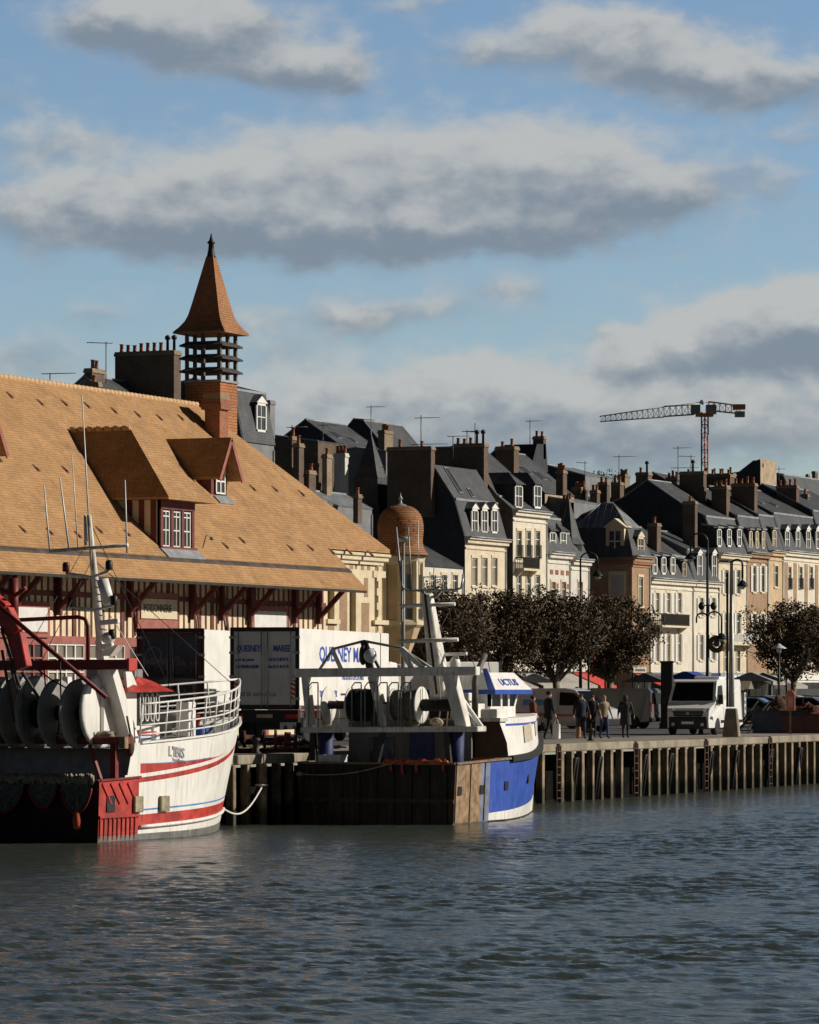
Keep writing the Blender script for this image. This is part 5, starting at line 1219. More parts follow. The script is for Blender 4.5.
for k in range(20):
    a = 2*PI*k/20; b = 2*PI*(k+1)/20; c = (-.62, h-.95); r0, r1 = .27, .33
    m.prism([(-.048, c[0]+r0*math.cos(a), c[1]+r0*math.sin(a)), (-.048, c[0]+r1*math.cos(a), c[1]+r1*math.sin(a)), (-.048, c[0]+r1*math.cos(b), c[1]+r1*math.sin(b)), (-.048, c[0]+r0*math.cos(b), c[1]+r0*math.sin(b))], (-.003, 0, 0))
m.build('emblem_ring', mat('print_ring', (.17, .2, .27), .5), t)
text('lettering', 'La', .5, (-.05, -.75, f+.5), (0, -1, 0), (-1, 0, 0), INKD, t, .8, .006); text('lettering', 'Maree', .46, (-.05, -1.36, f+.46), (0, -1, 0), (-1, 0, 0), INKD, t, .62, .006); text('lettering', 'TROUVILLE', .17, (-.05, -1.38, f+.25), (0, -1, 0), (-1, 0, 0), INKD, t, .85, .004)
hazard(t, -2.2, f-.0, .4); hazard(t, -.35, f-.0, .4)
rl = at_v(473, 700, 12.5)
Y3 = depth_of(rl); q0 = P(500, 700, 168)
t, h, f = lorry('small white fish truck half hidden behind the blue trawler wheelhouse', Vector((q0.x, q0.y, 0)), -120, 2.9, 1.9, P(500, 662, 168).z, 2.75)
text('lettering', 'QUESNEY MAREE', .42, (2.45, .008, h-.92), (-1, 0, 0), (0, 1, 0), INKB, t, .66, .008)
m = MB(); m.box(-.028, -.012, -1.8, -.08, f+.05, h-.1); m.build('door', LORRYW, t)

# ---------------------------------------------------------------- lamp posts
PAINTG = mat('dark_lamp_paint', (.03, .033, .035), .45, .3, .2, 5)
def lantern(t, p, s=1.0):
    m = MB(); x, y, z = p; m.lathe([(.03*s, z+.34*s), (.05*s, z+.2*s), (.12*s, z+.16*s), (.26*s, z-.02*s), (.3*s, z-.06*s), (.26*s, z-.1*s)], (x, y, 0), 12); m.build('lantern', PAINTG, t)
    m = MB(); m.lathe([(.19*s, z-.102*s), (.14*s, z-.2*s), (.05*s, z-.26*s)], (x, y, 0), 10); m.build('lamp_glass', LAMP, t)
def across(pxs, Y): return pxs*Y/FPX                                # photo pixels to metres across the view
RV = Vector((SA, -CA, 0))
def crook(t, z, d, rise, drop, s=1, r=.045, lan=True):              # hooked arm reaching d metres to the right (negative left)
    pts = [Vector((0, 0, z))]; n = 9
    for k in range(n+1):
        a = PI*k/n; pts.append(RV*(d/2-d/2*math.cos(a))+Vector((0, 0, z+rise+abs(d)*.45*math.sin(a))))
    pts.append(RV*d+Vector((0, 0, z+rise-drop))); m = MB(); m.tube(pts, r, 6); m.build('arm', PAINTG, t)
    if lan: lantern(t, RV*d+Vector((0, 0, z+rise-drop-.3*s)), s)
Yc = 164.0
q = P(731.5, 733, Yc); t = thing('street_lamp', 'tall grey steel lamp post on a concrete block beside the white delivery van', 'street lamp', (q.x, q.y, GZ))
zt_ = lambda y, Y=Yc: P(0, y, Y).z-GZ
cr = lambda x, y, z: (x*math.cos(R(13))-y*math.sin(R(13)), x*math.sin(R(13))+y*math.cos(R(13)), z)
m = MB(); m.hexa([cr(a*.34, b*.34, 0) for a, b in ((-1, -1), (1, -1), (1, 1), (-1, 1))]+[cr(a*.21, b*.22, 1.15) for a, b in ((-1, -1), (1, -1), (1, 1), (-1, 1))]); m.build('concrete_block', CONC, t, .04)
m = MB(); m.tube([(0, 0, 1.2), (0, 0, 2.5), (0, 0, zt_(562))], [.12, .11, .06], 12); m.build('pole', STEEL, t)
m = MB(); q2 = RV*across(-12, Yc); m.tube([(0, 0, zt_(562)), RV*across(-3, Yc)+Vector((0, 0, zt_(561)))], .05, 6); m.hexa([tuple(RV*across(a, Yc)+Vector((dx, 0, zt_(y)))) for a, dx, y in ((-12, -.1, 562.5), (-2, -.1, 563), (-2, .1, 563), (-12, .1, 562.5), (-12, -.08, 560), (-2, -.08, 560.5), (-2, .08, 560.5), (-12, .08, 560))]); m.build('lamp_head', GREYM, t)
crook(t, zt_(572), across(11, Yc), .3, .55, .8)
m = MB(); m.tube([RV*across(-4.2, Yc)+Vector((0, 0, 1.2)), RV*across(-4.2, Yc)+Vector((0, 0, zt_(573)))], .05, 6); m.build('conduit', PAINTG, t)
Yb = 205.0; q = P(707.5, 733, Yb); t = thing('street_lamp', 'ornate black lamp post with hooked arms left and right of the pole and a ring', 'street lamp', (q.x, q.y, GZ)); z2 = lambda y: zt_(y, Yb)
m = MB(); m.tube([(0, 0, 0), (0, 0, 1), (0, 0, z2(540))], [.14, .1, .06], 10); m.lathe([(.2, 0), (.2, .5), (.12, .6)], (0, 0, 0), 10); m.build('pole', PAINTG, t)
crook(t, z2(542), across(-17, Yb), .05, .5, 1.0); crook(t, z2(622), across(14, Yb), .2, .65, 1.0); crook(t, z2(622), across(-11, Yb), .2, .25, .4, lan=False)
for s in (-1, 1):
    m = MB(); p_ = RV*across(6*s, Yb)+Vector((0, 0, z2(606))); m.tube([(0, 0, z2(605)), p_], .03, 5); m.blob(p_, (.16, .16, .2), 1, .05, 10, 8); m.build('spotlight', PAINTG, t)
m = MB(); m.tube([RV*across(9+6.5*math.cos(a), Yb)+Vector((0, 0, z2(644)+across(6.5, Yb)*math.sin(a))) for a in [k*2*PI/14 for k in range(15)]], .13, 6); m.tube([(0, 0, z2(644)), RV*across(9, Yb)+Vector((0, 0, z2(644)))], .05, 6); m.blob(RV*across(9, Yb)+Vector((0, 0, z2(643))), (.14, .14, .2), 3, .1, 8, 6); m.build('ring_ornament', mat('bronze_wreath', (.14, .10, .065), .7, .2), t)
Ya = 215.0; q = P(580.5, 720, Ya); t = thing('street_lamp', 'slim black lamp post with one hooked arm between the two plane trees', 'street lamp', (q.x, q.y, GZ)); z3 = lambda y: zt_(y, Ya)
m = MB(); m.tube([(0, 0, 0), (0, 0, z3(560))], [.11, .05], 8); m.build('pole', PAINTG, t); crook(t, z3(562), across(17, Ya), .1, .45, 1.0)
Yd_ = 190.0; q = P(779, 733, Yd_); t = thing('street_lamp', 'short lamp post with a flat conical shade by the net heap', 'street lamp', (q.x, q.y, GZ)); z4 = lambda y: zt_(y, Yd_)
m = MB(); m.tube([(0, 0, 0), (0, 0, z4(650))], [.07, .045], 8); m.build('pole', PAINTG, t)
m = MB(); m.lathe([(.36, z4(648.5)), (.34, z4(648)), (.12, z4(645)), (.05, z4(643.5))], (0, 0, 0), 14); m.build('shade', LAMP, t)
m = MB(); m.lathe([(.08, z4(653)), (.14, z4(649)), (.1, z4(648.6))], (0, 0, 0), 10); m.build('lamp_glass', LAMP, t)
Ye = 150.0; q = P(403.5, 700, Ye); t = thing('street_lamp', 'thin lamp post with a flat top lamp in front of the domed turret', 'street lamp', (q.x, q.y, GZ)); z5 = lambda y: zt_(y, Ye)
m = MB(); m.tube([(0, 0, 0), (0, 0, z5(541))], [.07, .055], 8); m.build('pole', GREYM, t)
m = MB(); m.lathe([(.1, z5(542)), (.24, z5(540)), (.25, z5(537.5)), (.2, z5(536.5))], (0, 0, 0), 12); m.build('lamp_head', GREYM, t)

# ---------------------------------------------------------------- tower crane
Yk = 620.0; q = P(704.8, 700, Yk); ck = thing('tower_crane', 'orange and grey tower crane with a folded lattice jib above the roofs', 'crane', (q.x, q.y, 0)); kz = lambda y: P(0, y, Yk).z
CRG = mat('crane_grey', (.42, .39, .33), .6, .2, .2, 4); CRO = mat('crane_orange', (.6, .2, .06), .6, 0, .2, 4); CRY = mat('crane_ochre', (.5, .34, .17), .6, 0, .25, 4)
def lattice(mb, a, b, w0, w1, n, r, up=Vector((0, 0, 1)), mb2=None):
    a, b = Vector(a), Vector(b); d = (b-a).normalized(); x = d.cross(up).normalized() if abs(d.dot(up)) < .9 else Vector((CA, SA, 0)); y = x.cross(d).normalized()
    def c(i, k):
        t = i/n; w_ = (w0+(w1-w0)*t)/2; s = ((-1, -1), (1, -1), (1, 1), (-1, 1))[k]; return a.lerp(b, t)+x*w_*s[0]+y*w_*s[1]
    for k in range(4): mb.tube([c(0, k), c(n, k)], r, 4)
    for i in range(n):
        for k in range(4):
            (mb2 or mb).tube([c(i, k), c(i+1, (k+1) % 4)], r*.6, 3)
            mb.tube([c(i, k), c(i, (k+1) % 4)], r*.6, 3)
mw_ = across(9, Yk)*.72
m = MB(); m2 = MB(); lattice(m, (0, 0, 0), (0, 0, kz(412)), mw_, mw_, 24, .09, mb2=m2); m.build('mast', CRY, ck); m2.build('mast_bracing', CRO, ck)
m = MB(); m.tube([(0, 0, kz(500)), (0, 0, kz(414))], .12, 6); m.build('mast_cable', TRED, ck)
def cw(px, y, dy=0): return RV*across(px-704.8, Yk)+Vector((CA*dy, SA*dy, kz(y)))
m = MB(); lattice(m, cw(694, 409.5), cw(664, 411.5), 1.5, 1.5, 5, .07); lattice(m, cw(664, 412), cw(600, 419), 1.5, .8, 12, .06); m.build('jib', CRG, ck)
m = MB(); lattice(m, cw(708, 406), cw(743, 410), 1.3, 1.2, 6, .07); m.build('counter_jib', CRG, ck)
def cbox(mb, x0, x1, y0, y1, d): mb.hexa([tuple(cw(x, y, s)) for y in (y1, y0) for x, s in ((x0, -d), (x1, -d), (x1, d), (x0, d))])
m = MB(); cbox(m, 735, 744.5, 411.5, 417, .8); m.build('counterweight', mat('crane_ballast', (.36, .36, .35), .8), ck)
m = MB(); cbox(m, 733, 745, 404.5, 409.5, .9); m.build('winch', CRO, ck)
m = MB(); cbox(m, 691, 700, 405, 414, .9); cbox(m, 706, 716, 405, 414, .9); m.build('machinery', GREYM, ck)
m = MB(); cbox(m, 696, 713, 413.5, 416.5, 1.2); m.build('slew_platform', CRO, ck)
m = MB(); m.tube([cw(701, 404), cw(702, 402), cw(704, 401)], .4, 6); m.tube([cw(701, 402), cw(672, 406)], .05, 4); m.tube([cw(701, 402), cw(742, 405)], .05, 4); m.build('apex', LAMP, ck)

# ---------------------------------------------------------------- quayside clutter
def tangle(mb, c, r, n, rr, rn, flat=.6):
    for _ in range(n):
        a = rn.uniform(0, 6.28); pts = []
        p = Vector((rn.uniform(-1, 1)*r[0], rn.uniform(-1, 1)*r[1], 0))
        for k in range(6):
            a += rn.uniform(-.9, .9); p = p+Vector((math.cos(a)*.22, math.sin(a)*.22, 0)); q = math.hypot(p.x/r[0], p.y/r[1])
            pts.append(c+Vector((p.x, p.y, r[2]*max(0.02, 1-q*q)**.5+rn.uniform(-.03, .05))))
        mb.tube(pts, rr, 4, False)
def heap(label, px, Yd, r, m_, seed, rope=ROPE):
    q = P(px, 730, Yd); t = thing('fishing_net_heap', label, 'fishing nets', (q.x, q.y, GZ), rot_heading(0), 'heaps of fishing net on the quay'); m = MB()
    rn = random.Random(seed)
    m.blob((0, 0, r[2]*.2), r, seed, .45, 30, 18, 2.6)
    for k in range(4): m2 = None
    m.build('net', m_, t)
    m = MB(); tangle(m, Vector((0, 0, r[2]*.3)), (r[0]*.9, r[1]*.9, r[2]*.85), 170, .026, rn); m.build('rope_tangle', rope, t); return t
NETR = mat('rusty_net', (.13, .05, .028), .95, 0, .5, 8, .04)
heap('brown fishing net heaped on the quay by the short lamp post', 777, 180, (.8, .9, 1.12), NETB, 3, mat('brown_twine', (.17, .10, .055), .9))
heap('reddish net heap at the right edge of the quay', 808, 182, (1.0, 1.2, 1.0), NETR, 5, mat('rust_twine', (.22, .08, .045), .9))
q = P(777, 731, 176); t = thing('fish_skip', 'dark blue steel skip holding nets by the quay edge', 'skip', (q.x, q.y, GZ), R(23.1)-R(90)*0)
m = MB(); fr_ = [(-.5, -1.2), (.5, -1.2), (.5, 1.1), (-.5, 1.1)]; m.hexa([(x*.9, y*.92, .02) for x, y in fr_]+[(x, y, .95) for x, y in fr_]); m.build('body', mat('skip_blue', (.02, .027, .045), .6, 0, .3, 3, .004, (.09, .05, .03), .6), t)
m = MB()
for a, b in zip(fr_, fr_[1:]+fr_[:1]): m.bar((a[0]*1.02, a[1]*1.02, .96), (b[0]*1.02, b[1]*1.02, .96), .07)
m.build('rim', DKMETAL, t)
q = P(806, 732, 176); t = thing('fish_skip', 'maroon steel skip at the right edge of the quay', 'skip', (q.x, q.y, GZ), R(23.1))
m = MB(); m.hexa([(x*.9, y*.95, .02) for x, y in fr_]+[(x, y, .8) for x, y in fr_]); m.build('body', mat('skip_maroon', (.075, .02, .016), .6, 0, .3, 3, .004), t)
m = MB(); m.bar((-.5, -1.2, .81), (-.5, 1.1, .81), .07); m.bar((.5, -1.2, .81), (.5, 1.1, .81), .07); m.build('rim', DKMETAL, t)
q = P(790.5, 712, 173.5); t = thing('net_marker', 'pink painted wooden marker with a peaked top above the nets', 'marker', (q.x, q.y, GZ), R(23.1)-PI/2)
m = MB(); m.prism([(-.2, 0, 1.0), (.2, 0, 1.0), (.2, 0, 1.7), (.1, 0, 1.86), (-.1, 0, 1.86), (-.2, 0, 1.7)], (0, .14, 0)); m.build('board', mat('salmon_paint', (.52, .16, .10), .6, 0, .2, 5), t, .02)
m = MB(); m.prism([(-.11, -.012, 1.15), (.11, -.012, 1.15), (.11, -.012, 1.6), (-.11, -.012, 1.6)], (0, .01, 0)); m.build('pale_panel', mat('pale_salmon', (.6, .34, .24), .6), t); m = MB(); m.box(-.04, .04, .04, .1, 0, 1.05); m.build('stake', BARK, t)
a_, b_ = P(742, 734, 175), P(764, 706, 177); t = thing('gangway', 'narrow metal gangway leaning up against the net skip', 'gangway', a_)
m = MB(); d = b_-a_; s_ = Vector((-SA, CA, 0))*.0+Vector((-CA*.0+.9*SA, -.9*CA, 0))*.28
for sg in (-1, 1): m.bar(s_*sg, d+s_*sg, .06); m.bar(s_*sg+Vector((0, 0, .22)), d+s_*sg+Vector((0, 0, .22)), .05)
m.build('side_rails', DKMETAL, t); m = MB()
for k in range(9): m.bar(d*(k/8)-s_, d*(k/8)+s_, .05)
m.build('treads', DKMETAL, t)
m = MB(); q = P(667, 733, 196); t = thing('advert_column', 'black square column standing behind the white delivery van', 'column', (q.x, q.y, GZ), R(15))
H_ = P(0, 661, 196).z-GZ; m.box(-.28, .28, -.28, .28, .3, H_-.1); m.build('shaft', BLACK, t, .02); m = MB(); m.box(-.34, .34, -.34, .34, 0, .3); m.box(-.31, .31, -.31, .31, H_-.1, H_); m.build('plinth', DKMETAL, t)
q = P(744, 725, 198); t = thing('kiosk', 'small dark kiosk with a pitched roof and a poster panel right of the lamp post', 'kiosk', (q.x, q.y, GZ), R(10)); k_ = lambda y: P(0, y, 198).z-GZ
m = MB(); m.box(-.6, .6, -.0, 1.4, 0, k_(690)); m.build('wall', DKMETAL, t); m = MB(); m.prism([(-.9, -.35, k_(689)), (.9, -.35, k_(689)), (0, -.35, k_(681))], (0, 2.0, 0)); m.build('roof', BROWNR, t)
m = MB(); m.box(-.1, .5, -.03, -.003, .5, k_(692)); m.mat(1)
for k in range(5): m.box(-.02+.1*(k % 2), .4, -.05, -.031, .6+k*.3, .75+k*.3)
m.build('poster', [CONCL, BLUEL], t)
q = P(787, 700, 262); t = thing('advert_board', 'blue and orange advertising board by the right plane tree', 'board', (q.x, q.y, GZ), R(20)); k_ = lambda y: P(0, y, 262).z-GZ
m = MB(); m.box(-1.3, 1.3, 0, .1, k_(679), k_(661)); m.build('panel', BLUEL, t); m = MB(); m.box(-.5, .8, -.015, -.002, k_(671), k_(667)); m.box(-.3, .6, -.015, -.002, k_(677), k_(674)); m.build('print', mat('orange_print', (.62, .25, .06), .6), t); m = MB(); m.box(-.06, .06, .0, .1, 0, k_(679)); m.build('post', DKMETAL, t)
for (px, Yd, wd, yt, label, mm) in ((545, 250, 5, 668, 'white market awning stall left of the pale tree trunk', AWW), (757, 262, 4, 667, 'white canvas stall roof under the right plane tree', AWW), (690, 262, 3.2, 666, 'blue canvas stall between the black column and lantern post', AWB), (506, 246, 4, 672, 'pale canvas stall behind the blue trawler', AWW), (652, 258, 4, 668, 'grey canvas stall by the black column', mat('grey_canvas', (.12, .12, .125), .8))):
    q = P(px, 710, Yd); t = thing('market_stall', label, 'stall', (q.x, q.y, GZ), R(5), 'canvas stalls along the shops'); z = P(0, yt, Yd).z-GZ
    m = MB(); m.hexa([(-wd/2, -1.5, z-.9), (wd/2, -1.5, z-.9), (wd/2, 1.5, z-.9), (-wd/2, 1.5, z-.9), (-wd*.46, -.1, z-.35), (wd*.46, -.1, z-.35), (wd*.46, .1, z-.35), (-wd*.46, .1, z-.35)]); m.box(-wd/2, wd/2, -1.52, -1.49, z-1.15, z-.9); m.build('canopy', mm, t)
    for x in (-1, 1):
        for y in (-1, 1): m = MB(); m.tube([(x*(wd/2-.1), y*1.4, 0), (x*(wd/2-.1), y*1.4, z-.9)], .035, 6); m.build('leg', GREYM, t)
    m = MB(); m.box(-wd/2+.2, wd/2-.2, -1.2, -.4, .75, .85); m.box(-wd/2+.3, wd/2-.3, -1.1, -.5, 0, .75); m.build('counter', TANR, t)
for (px, Yd, label) in ((591, 152, 'short black bollard beside the woman in the beige jacket'), (701, 171, 'short black bollard in front of the white delivery van'), (256, 123, 'rusty bollard on the quay by the white trawler bow')):
    q = P(px, 735, Yd); t = thing('mooring_bollard', label, 'bollard', (q.x, q.y, GZ)); m = MB(); m.lathe([(.15, 0), (.15, .04), (.1, .07), (.09, .34), (.13, .38), (.13, .46), (.04, .49)], (0, 0, 0), 12); m.build('post', DKMETAL, t)
for (px, Yd, wd, y0, y1, m1, m2, label) in ((640, 272, 2.6, 667, 673, CONCL, INKD, 'pale shop sign board beside the second plane tree crown'), (598, 262, 3.4, 655, 666, BLACK, TRED, 'dark oval topped shop sign above the red awning'), (700, 272, 4.6, 672, 682, GREYM, WHITEP, 'grey shop fascia board behind the black lantern post'), (735, 276, 6, 673, 680, mat('pale_blue_board', (.25, .33, .38), .6), WHITEP, 'pale blue shop fascia right of the tall grey lamp post')):
    q = P(px, 700, Yd); t = thing('shop_sign', label, 'sign', (q.x, q.y, GZ), R(0), 'boards over the shops'); k_ = lambda y: P(0, y, Yd).z-GZ
    m = MB(); m.box(-wd/2, wd/2, 0, .15, k_(y1), k_(y0)); m.build('board', m1, t, .02); m = MB()
    for k in range(5): m.box(-wd*.35+k*wd*.15, -wd*.35+k*wd*.15+wd*.1, -.02, -.002, k_(y1-1.8), k_(y0+2))
    m.build('print', m2, t)
    for s_ in (-1, 1): m = MB(); m.box(s_*wd*.45-.05, s_*wd*.45+.05, .02, .12, 0, k_(y1)); m.build('post', DKMETAL, t)
# winch machinery on the quay between the boats
q = P(266, 752, 124); t = thing('deck_winch', 'dark rusty winch machinery on the quay below the lorry doors', 'winch', (q.x, q.y, GZ), R(23.1)-PI/2)
RUST = mat('dark_rust', (.10, .04, .025), .85, .2, .5, 6, .01)
m = MB(); m.box(-1.0, 1.0, -.3, .3, 0, .14); m.build('base', RUST, t)
m = MB(); m.lathe([(.26, -.7), (.26, -.62), (.13, -.6), (.13, -.1), (.26, -.08), (.26, 0)], (0, 0, .42), 16, 'x'); m.build('drum', RUST, t)
m = MB(); m.lathe([(.3, .25), (.3, .33), (.1, .34), (.1, .55), (.22, .56), (.22, .75)], (0, 0, .42), 16, 'x'); m.build('gear', mat('red_oxide', (.17, .04, .025), .8, 0, .4, 6), t)
m = MB(); m.tube([(-.9, 0, .42), (.9, 0, .42)], .05, 8); m.box(-.95, -.85, -.2, .2, .14, .55); m.box(.85, .95, -.2, .2, .14, .55); m.build('shaft', DKMETAL, t)
q = P(291, 752, 124); heap('dark coil of net beside the rusty winch on the quay', 292, 126, (.5, .7, .35), NETD, 8, ROPE)

# ---------------------------------------------------------------- people
def person(label, px, yfeet, H, top, legs, hair, stride=.18, face=0, arms=((.12, -.05), (.12, .05)), coat=None, build=1.0, hood=False):
    q = at_z(px, yfeet, GZ); t = thing('person', label, 'person', (q.x, q.y, GZ), face); k = H/1.75
    V = []; E = []; rad = []
    def add(p, r, par=None):
        V.append(Vector(p)*k); rad.append(r*k); i = len(V)-1
        if par is not None: E.append((par, i))
        return i
    b = build
    pel = add((0, 0, .95), .135*b); waist = add((0, 0, 1.12), .125*b, pel); chest = add((.01, 0, 1.33), .15*b, waist); neck = add((0, 0, 1.49), .062, chest); hd = add((.015, 0, 1.60), .088, neck); crown = add((.01, 0, 1.69), .075, hd); add((.105, 0, 1.595), .02, hd)
    for s, st in ((-1, -stride), (1, stride)):
        hp = add((0, s*.095, .9), .1*b, pel); kn = add((st*.55+.03, s*.10, .5), .066*b, hp); an = add((st*1.1-.02, s*.10, .1), .045, kn); add((st*1.1+.13, s*.11, .04), .04, an)
        ax, ay = arms[0] if s < 0 else arms[1]
        sh = add((0, s*.17*b, 1.42), .07*b, chest); el = add((ax*.3-.03, s*(.235*b), 1.15), .05*b, sh); wr = add((ax, s*(.24*b)+ay, .92), .033, el); pm_ = add((ax+.03, s*(.24*b)+ay, .86), .034, wr)
        for f_, (fx, fl) in enumerate(((-.028, .07), (-.01, .09), (.01, .085), (.028, .065))): add((ax+.04+fx*1.1, s*.24*b+ay+.004*f_, .86-fl), .009, pm_)
        add((ax+.085, s*.24*b+ay, .845), .010, pm_)
    me = bpy.data.meshes.new('body'); me.from_pydata([tuple(v) for v in V], E, []); o = bpy.data.objects.new('body_source', me); COL.objects.link(o)
    md = o.modifiers.new('skin', 'SKIN'); md.use_smooth_shade = True
    sv = me.skin_vertices[0].data
    for i, r in enumerate(rad): sv[i].radius = (r, r*(1.12 if i in (1, 2) else 1)); sv[i].use_root = i == 0
    o.modifiers.new('sub', 'SUBSURF').levels = 1
    dg = bpy.context.evaluated_depsgraph_get(); dg.update(); m2 = bpy.data.meshes.new_from_object(o.evaluated_get(dg)); bpy.data.objects.remove(o)
    for mm in (top, legs, SKIN, BLACK): m2.materials.append(mm)
    hz_ = [V[i] for i in range(len(V)) if rad[i] <= .011*k or abs(rad[i]-.034*k) < 1e-6]
    for p in m2.polygons:
        c = p.center; z = c.z/k
        p.material_index = 2 if (z > 1.5 or min((c-h).length for h in hz_) < .075*k) else 3 if z < .09 else 1 if (z < .97 and abs(c.y) < .19*k) else 0
        p.use_smooth = True
    bo = bpy.data.objects.new('body', m2); COL.objects.link(bo); bo.parent = t
    m = MB(); m.blob((-.005*k, 0, 1.665*k), (.102*k, .09*k, .085*k), 2, .06, 12, 8)
    if hood: m.blob((-.03*k, 0, 1.6*k), (.11*k, .11*k, .14*k), 4, .05, 12, 8)
    m.build('hood' if hood else 'hair', hair, t)
    if coat:
        z0, mm = coat; m = MB(); pr = [(.205*b, z0), (.20*b, z0+.03), (.175*b, .98), (.165*b, 1.15), (.19*b, 1.32), (.165*b, 1.42), (.07, 1.48)]
        n = 14; base = len(m.v)
        for r, z in pr:
            for a in range(n): an = 2*PI*a/n; m.v.append((r*.78*math.cos(an)*k, r*1.02*math.sin(an)*k, z*k))
        m.sm = True
        for i in range(len(pr)-1):
            for a in range(n): j = (a+1) % n; m.face((i*n+a, i*n+j, (i+1)*n+j, (i+1)*n+a))
        m.build('coat', mm, t)
    return t
CDK = mat('black_cloth', (.014, .014, .016), .9, 0, .3, 8); CNV = mat('navy_cloth', (.02, .024, .04), .9, 0, .3, 8); CJN = mat('blue_denim', (.035, .055, .13), .9, 0, .25, 8); CBG = mat('beige_cloth', (.30, .23, .16), .9, 0, .2, 8); CGR = mat('charcoal_cloth', (.04, .04, .043), .9, 0, .3, 8); CBR = mat('russet_cloth', (.16, .045, .025), .9, 0, .3, 8)
HBR = mat('brown_hair', (.06, .032, .018), .8); HBL = mat('fair_hair', (.34, .24, .13), .8); HDK = mat('dark_hair', (.015, .012, .01), .8); HRD = mat('auburn_hair', (.12, .035, .02), .8)
FA = R(23.1)
person('person in a long black coat walking with a white bag near the blue trawler', 549, 740, 1.86, CDK, CDK, HDK, .22, -R(40), ((.05, -.05), (.1, .08)), (.78, CDK), 1.18)
person('person in a dark jacket and jeans walking towards the viewer left of a companion', 581, 739.5, 1.74, CNV, CNV, HBR, .16, PI+FA+.2, coat=(.88, CNV), build=1.15)
person('person in black with auburn hair walking behind the companion in the dark jacket', 592.5, 738, 1.70, CDK, CDK, HRD, .14, PI+FA-.1, coat=(.7, CDK))
person('person with fair hair in a beige jacket and blue jeans on the quay', 604, 739, 1.68, CBG, CJN, HBL, .12, PI+FA+.5, ((.2, -.02), (.25, -.03)), (.88, CBG), 1.05)
person('person in a dark hooded parka standing alone at the quay edge', 625.5, 738.5, 1.70, CGR, CGR, CGR, .05, R(10), coat=(.55, CGR), build=1.15, hood=True)
person('person in a russet jacket standing just behind the blue trawler bow', 533, 738, 1.68, CBR, CDK, HBR, .08, R(-60), coat=(.85, CBR), build=1.1)
q = at_z(556.5, 740.5, GZ); t = thing('shopping_bag', 'white carrier bag held by the person in the long black coat', 'bag', (q.x, q.y, GZ), 0)
m = MB(); m.hexa([(-.11, -.13, .06), (.11, -.13, .06), (.11, .13, .06), (-.11, .13, .06), (-.05, -.14, .62), (.05, -.14, .62), (.05, .14, .62), (-.05, .14, .62)]); m.build('sack', WHITEP, t, .02); m = MB(); m.tube([(0, -.08, .6), (0, -.04, .78), (0, .04, .78), (0, .08, .6)], .012, 5); m.build('handle', WHITEP, t)
q = at_z(578.5, 740, GZ); t = thing('shopping_bag', 'tan bag carried low by the person in the dark jacket', 'bag', (q.x, q.y, GZ), 0)
m = MB(); m.hexa([(-.1, -.07, .1), (.1, -.07, .1), (.1, .07, .1), (-.1, .07, .1), (-.06, -.08, .5), (.06, -.08, .5), (.06, .08, .5), (-.06, .08, .5)]); m.build('sack', mat('tan_leather', (.33, .16, .07), .7), t, .02); m = MB(); m.tube([(0, -.05, .48), (0, -.03, .8), (0, .03, .8), (0, .05, .48)], .012, 5); m.build('handle', CDK, t)
q = at_z(543.5, 740.5, GZ); t = thing('handbag', 'black handbag carried low at the side of the person in the long black coat', 'bag', (q.x, q.y, GZ), R(40))
m = MB(); m.blob((0, 0, .52), (.07, .13, .17), 3, .12, 14, 10); m.build('sack', CDK, t); m = MB(); m.tube([(0, -.08, .66), (0, -.04, .86), (0, .04, .86), (0, .08, .66)], .015, 5); m.build('handle', CDK, t)
# ---------------------------------------------------------------- trawlers
RUSTP = mat('rusty_bare_plate', (.30, .20, .115), .8, 0, .45, 4, .006, (.10, .055, .03), .8)
BEIGE = mat('beige_panel', (.50, .44, .33), .6, 0, .15, 3)
def clamp(a): return max(0., min(1., a))
class Hull:
    def __init__(s, L_, h, t0, p, t1, q, rake, zs, bow=0.0):
        s.L, s.h, s.t0, s.p, s.t1, s.q, s.rake, s.zs = L_, h, t0, p, t1, q, rake, zs
    def half(s, t, z):
        w_ = s.h*.97*(1-clamp((t-s.t0)/(1-s.t0))**s.p); d = s.h*(1-clamp((t-s.t1)/(1-s.t1))**s.q)
        f = clamp(z/max(.1, s.zs(t)))**.8 if z > 0 else 0
        b = w_+(d-w_)*f
        if z < 0: b *= 1+z*.25
        return max(.02, b)
    def pt(s, t, z, side=-1, off=0):
        x = t*s.L+s.rake*max(0, z)/s.zs(1)*clamp((t-.3)/.7)**2
        return Vector((x, side*(s.half(t, z)+off), z))
    def at_x(s, x, z):                                              # t for a given local x
        t = x/s.L
        for _ in range(6): t += (x-s.pt(t, z).x)/s.L
        return t
    def loft(s, mb, rows, matf, ts, caps=True, off=0, inner=None):
        for side in (-1, 1):
            base = len(mb.v); n = len(rows)
            for t in ts:
                for r in rows: mb.v.append(tuple(s.pt(t, r(t), side, off)))
            mb.sm = False
            for i in range(len(ts)-1):
                for j in range(n-1):
                    mb.mi = matf((ts[i]+ts[i+1])/2, j); a = base+i*n+j
                    mb.face((a, a+n, a+n+1, a+1))
lin = lambda a, b: (lambda t: a+(b-a)*t)
def ray_plane(px, py, p0, nrm):
    o = Vector((CU, CV, CZ)); d = P(px, py, 100)-o; return o+d*((Vector(p0)-o).dot(nrm)/d.dot(nrm))
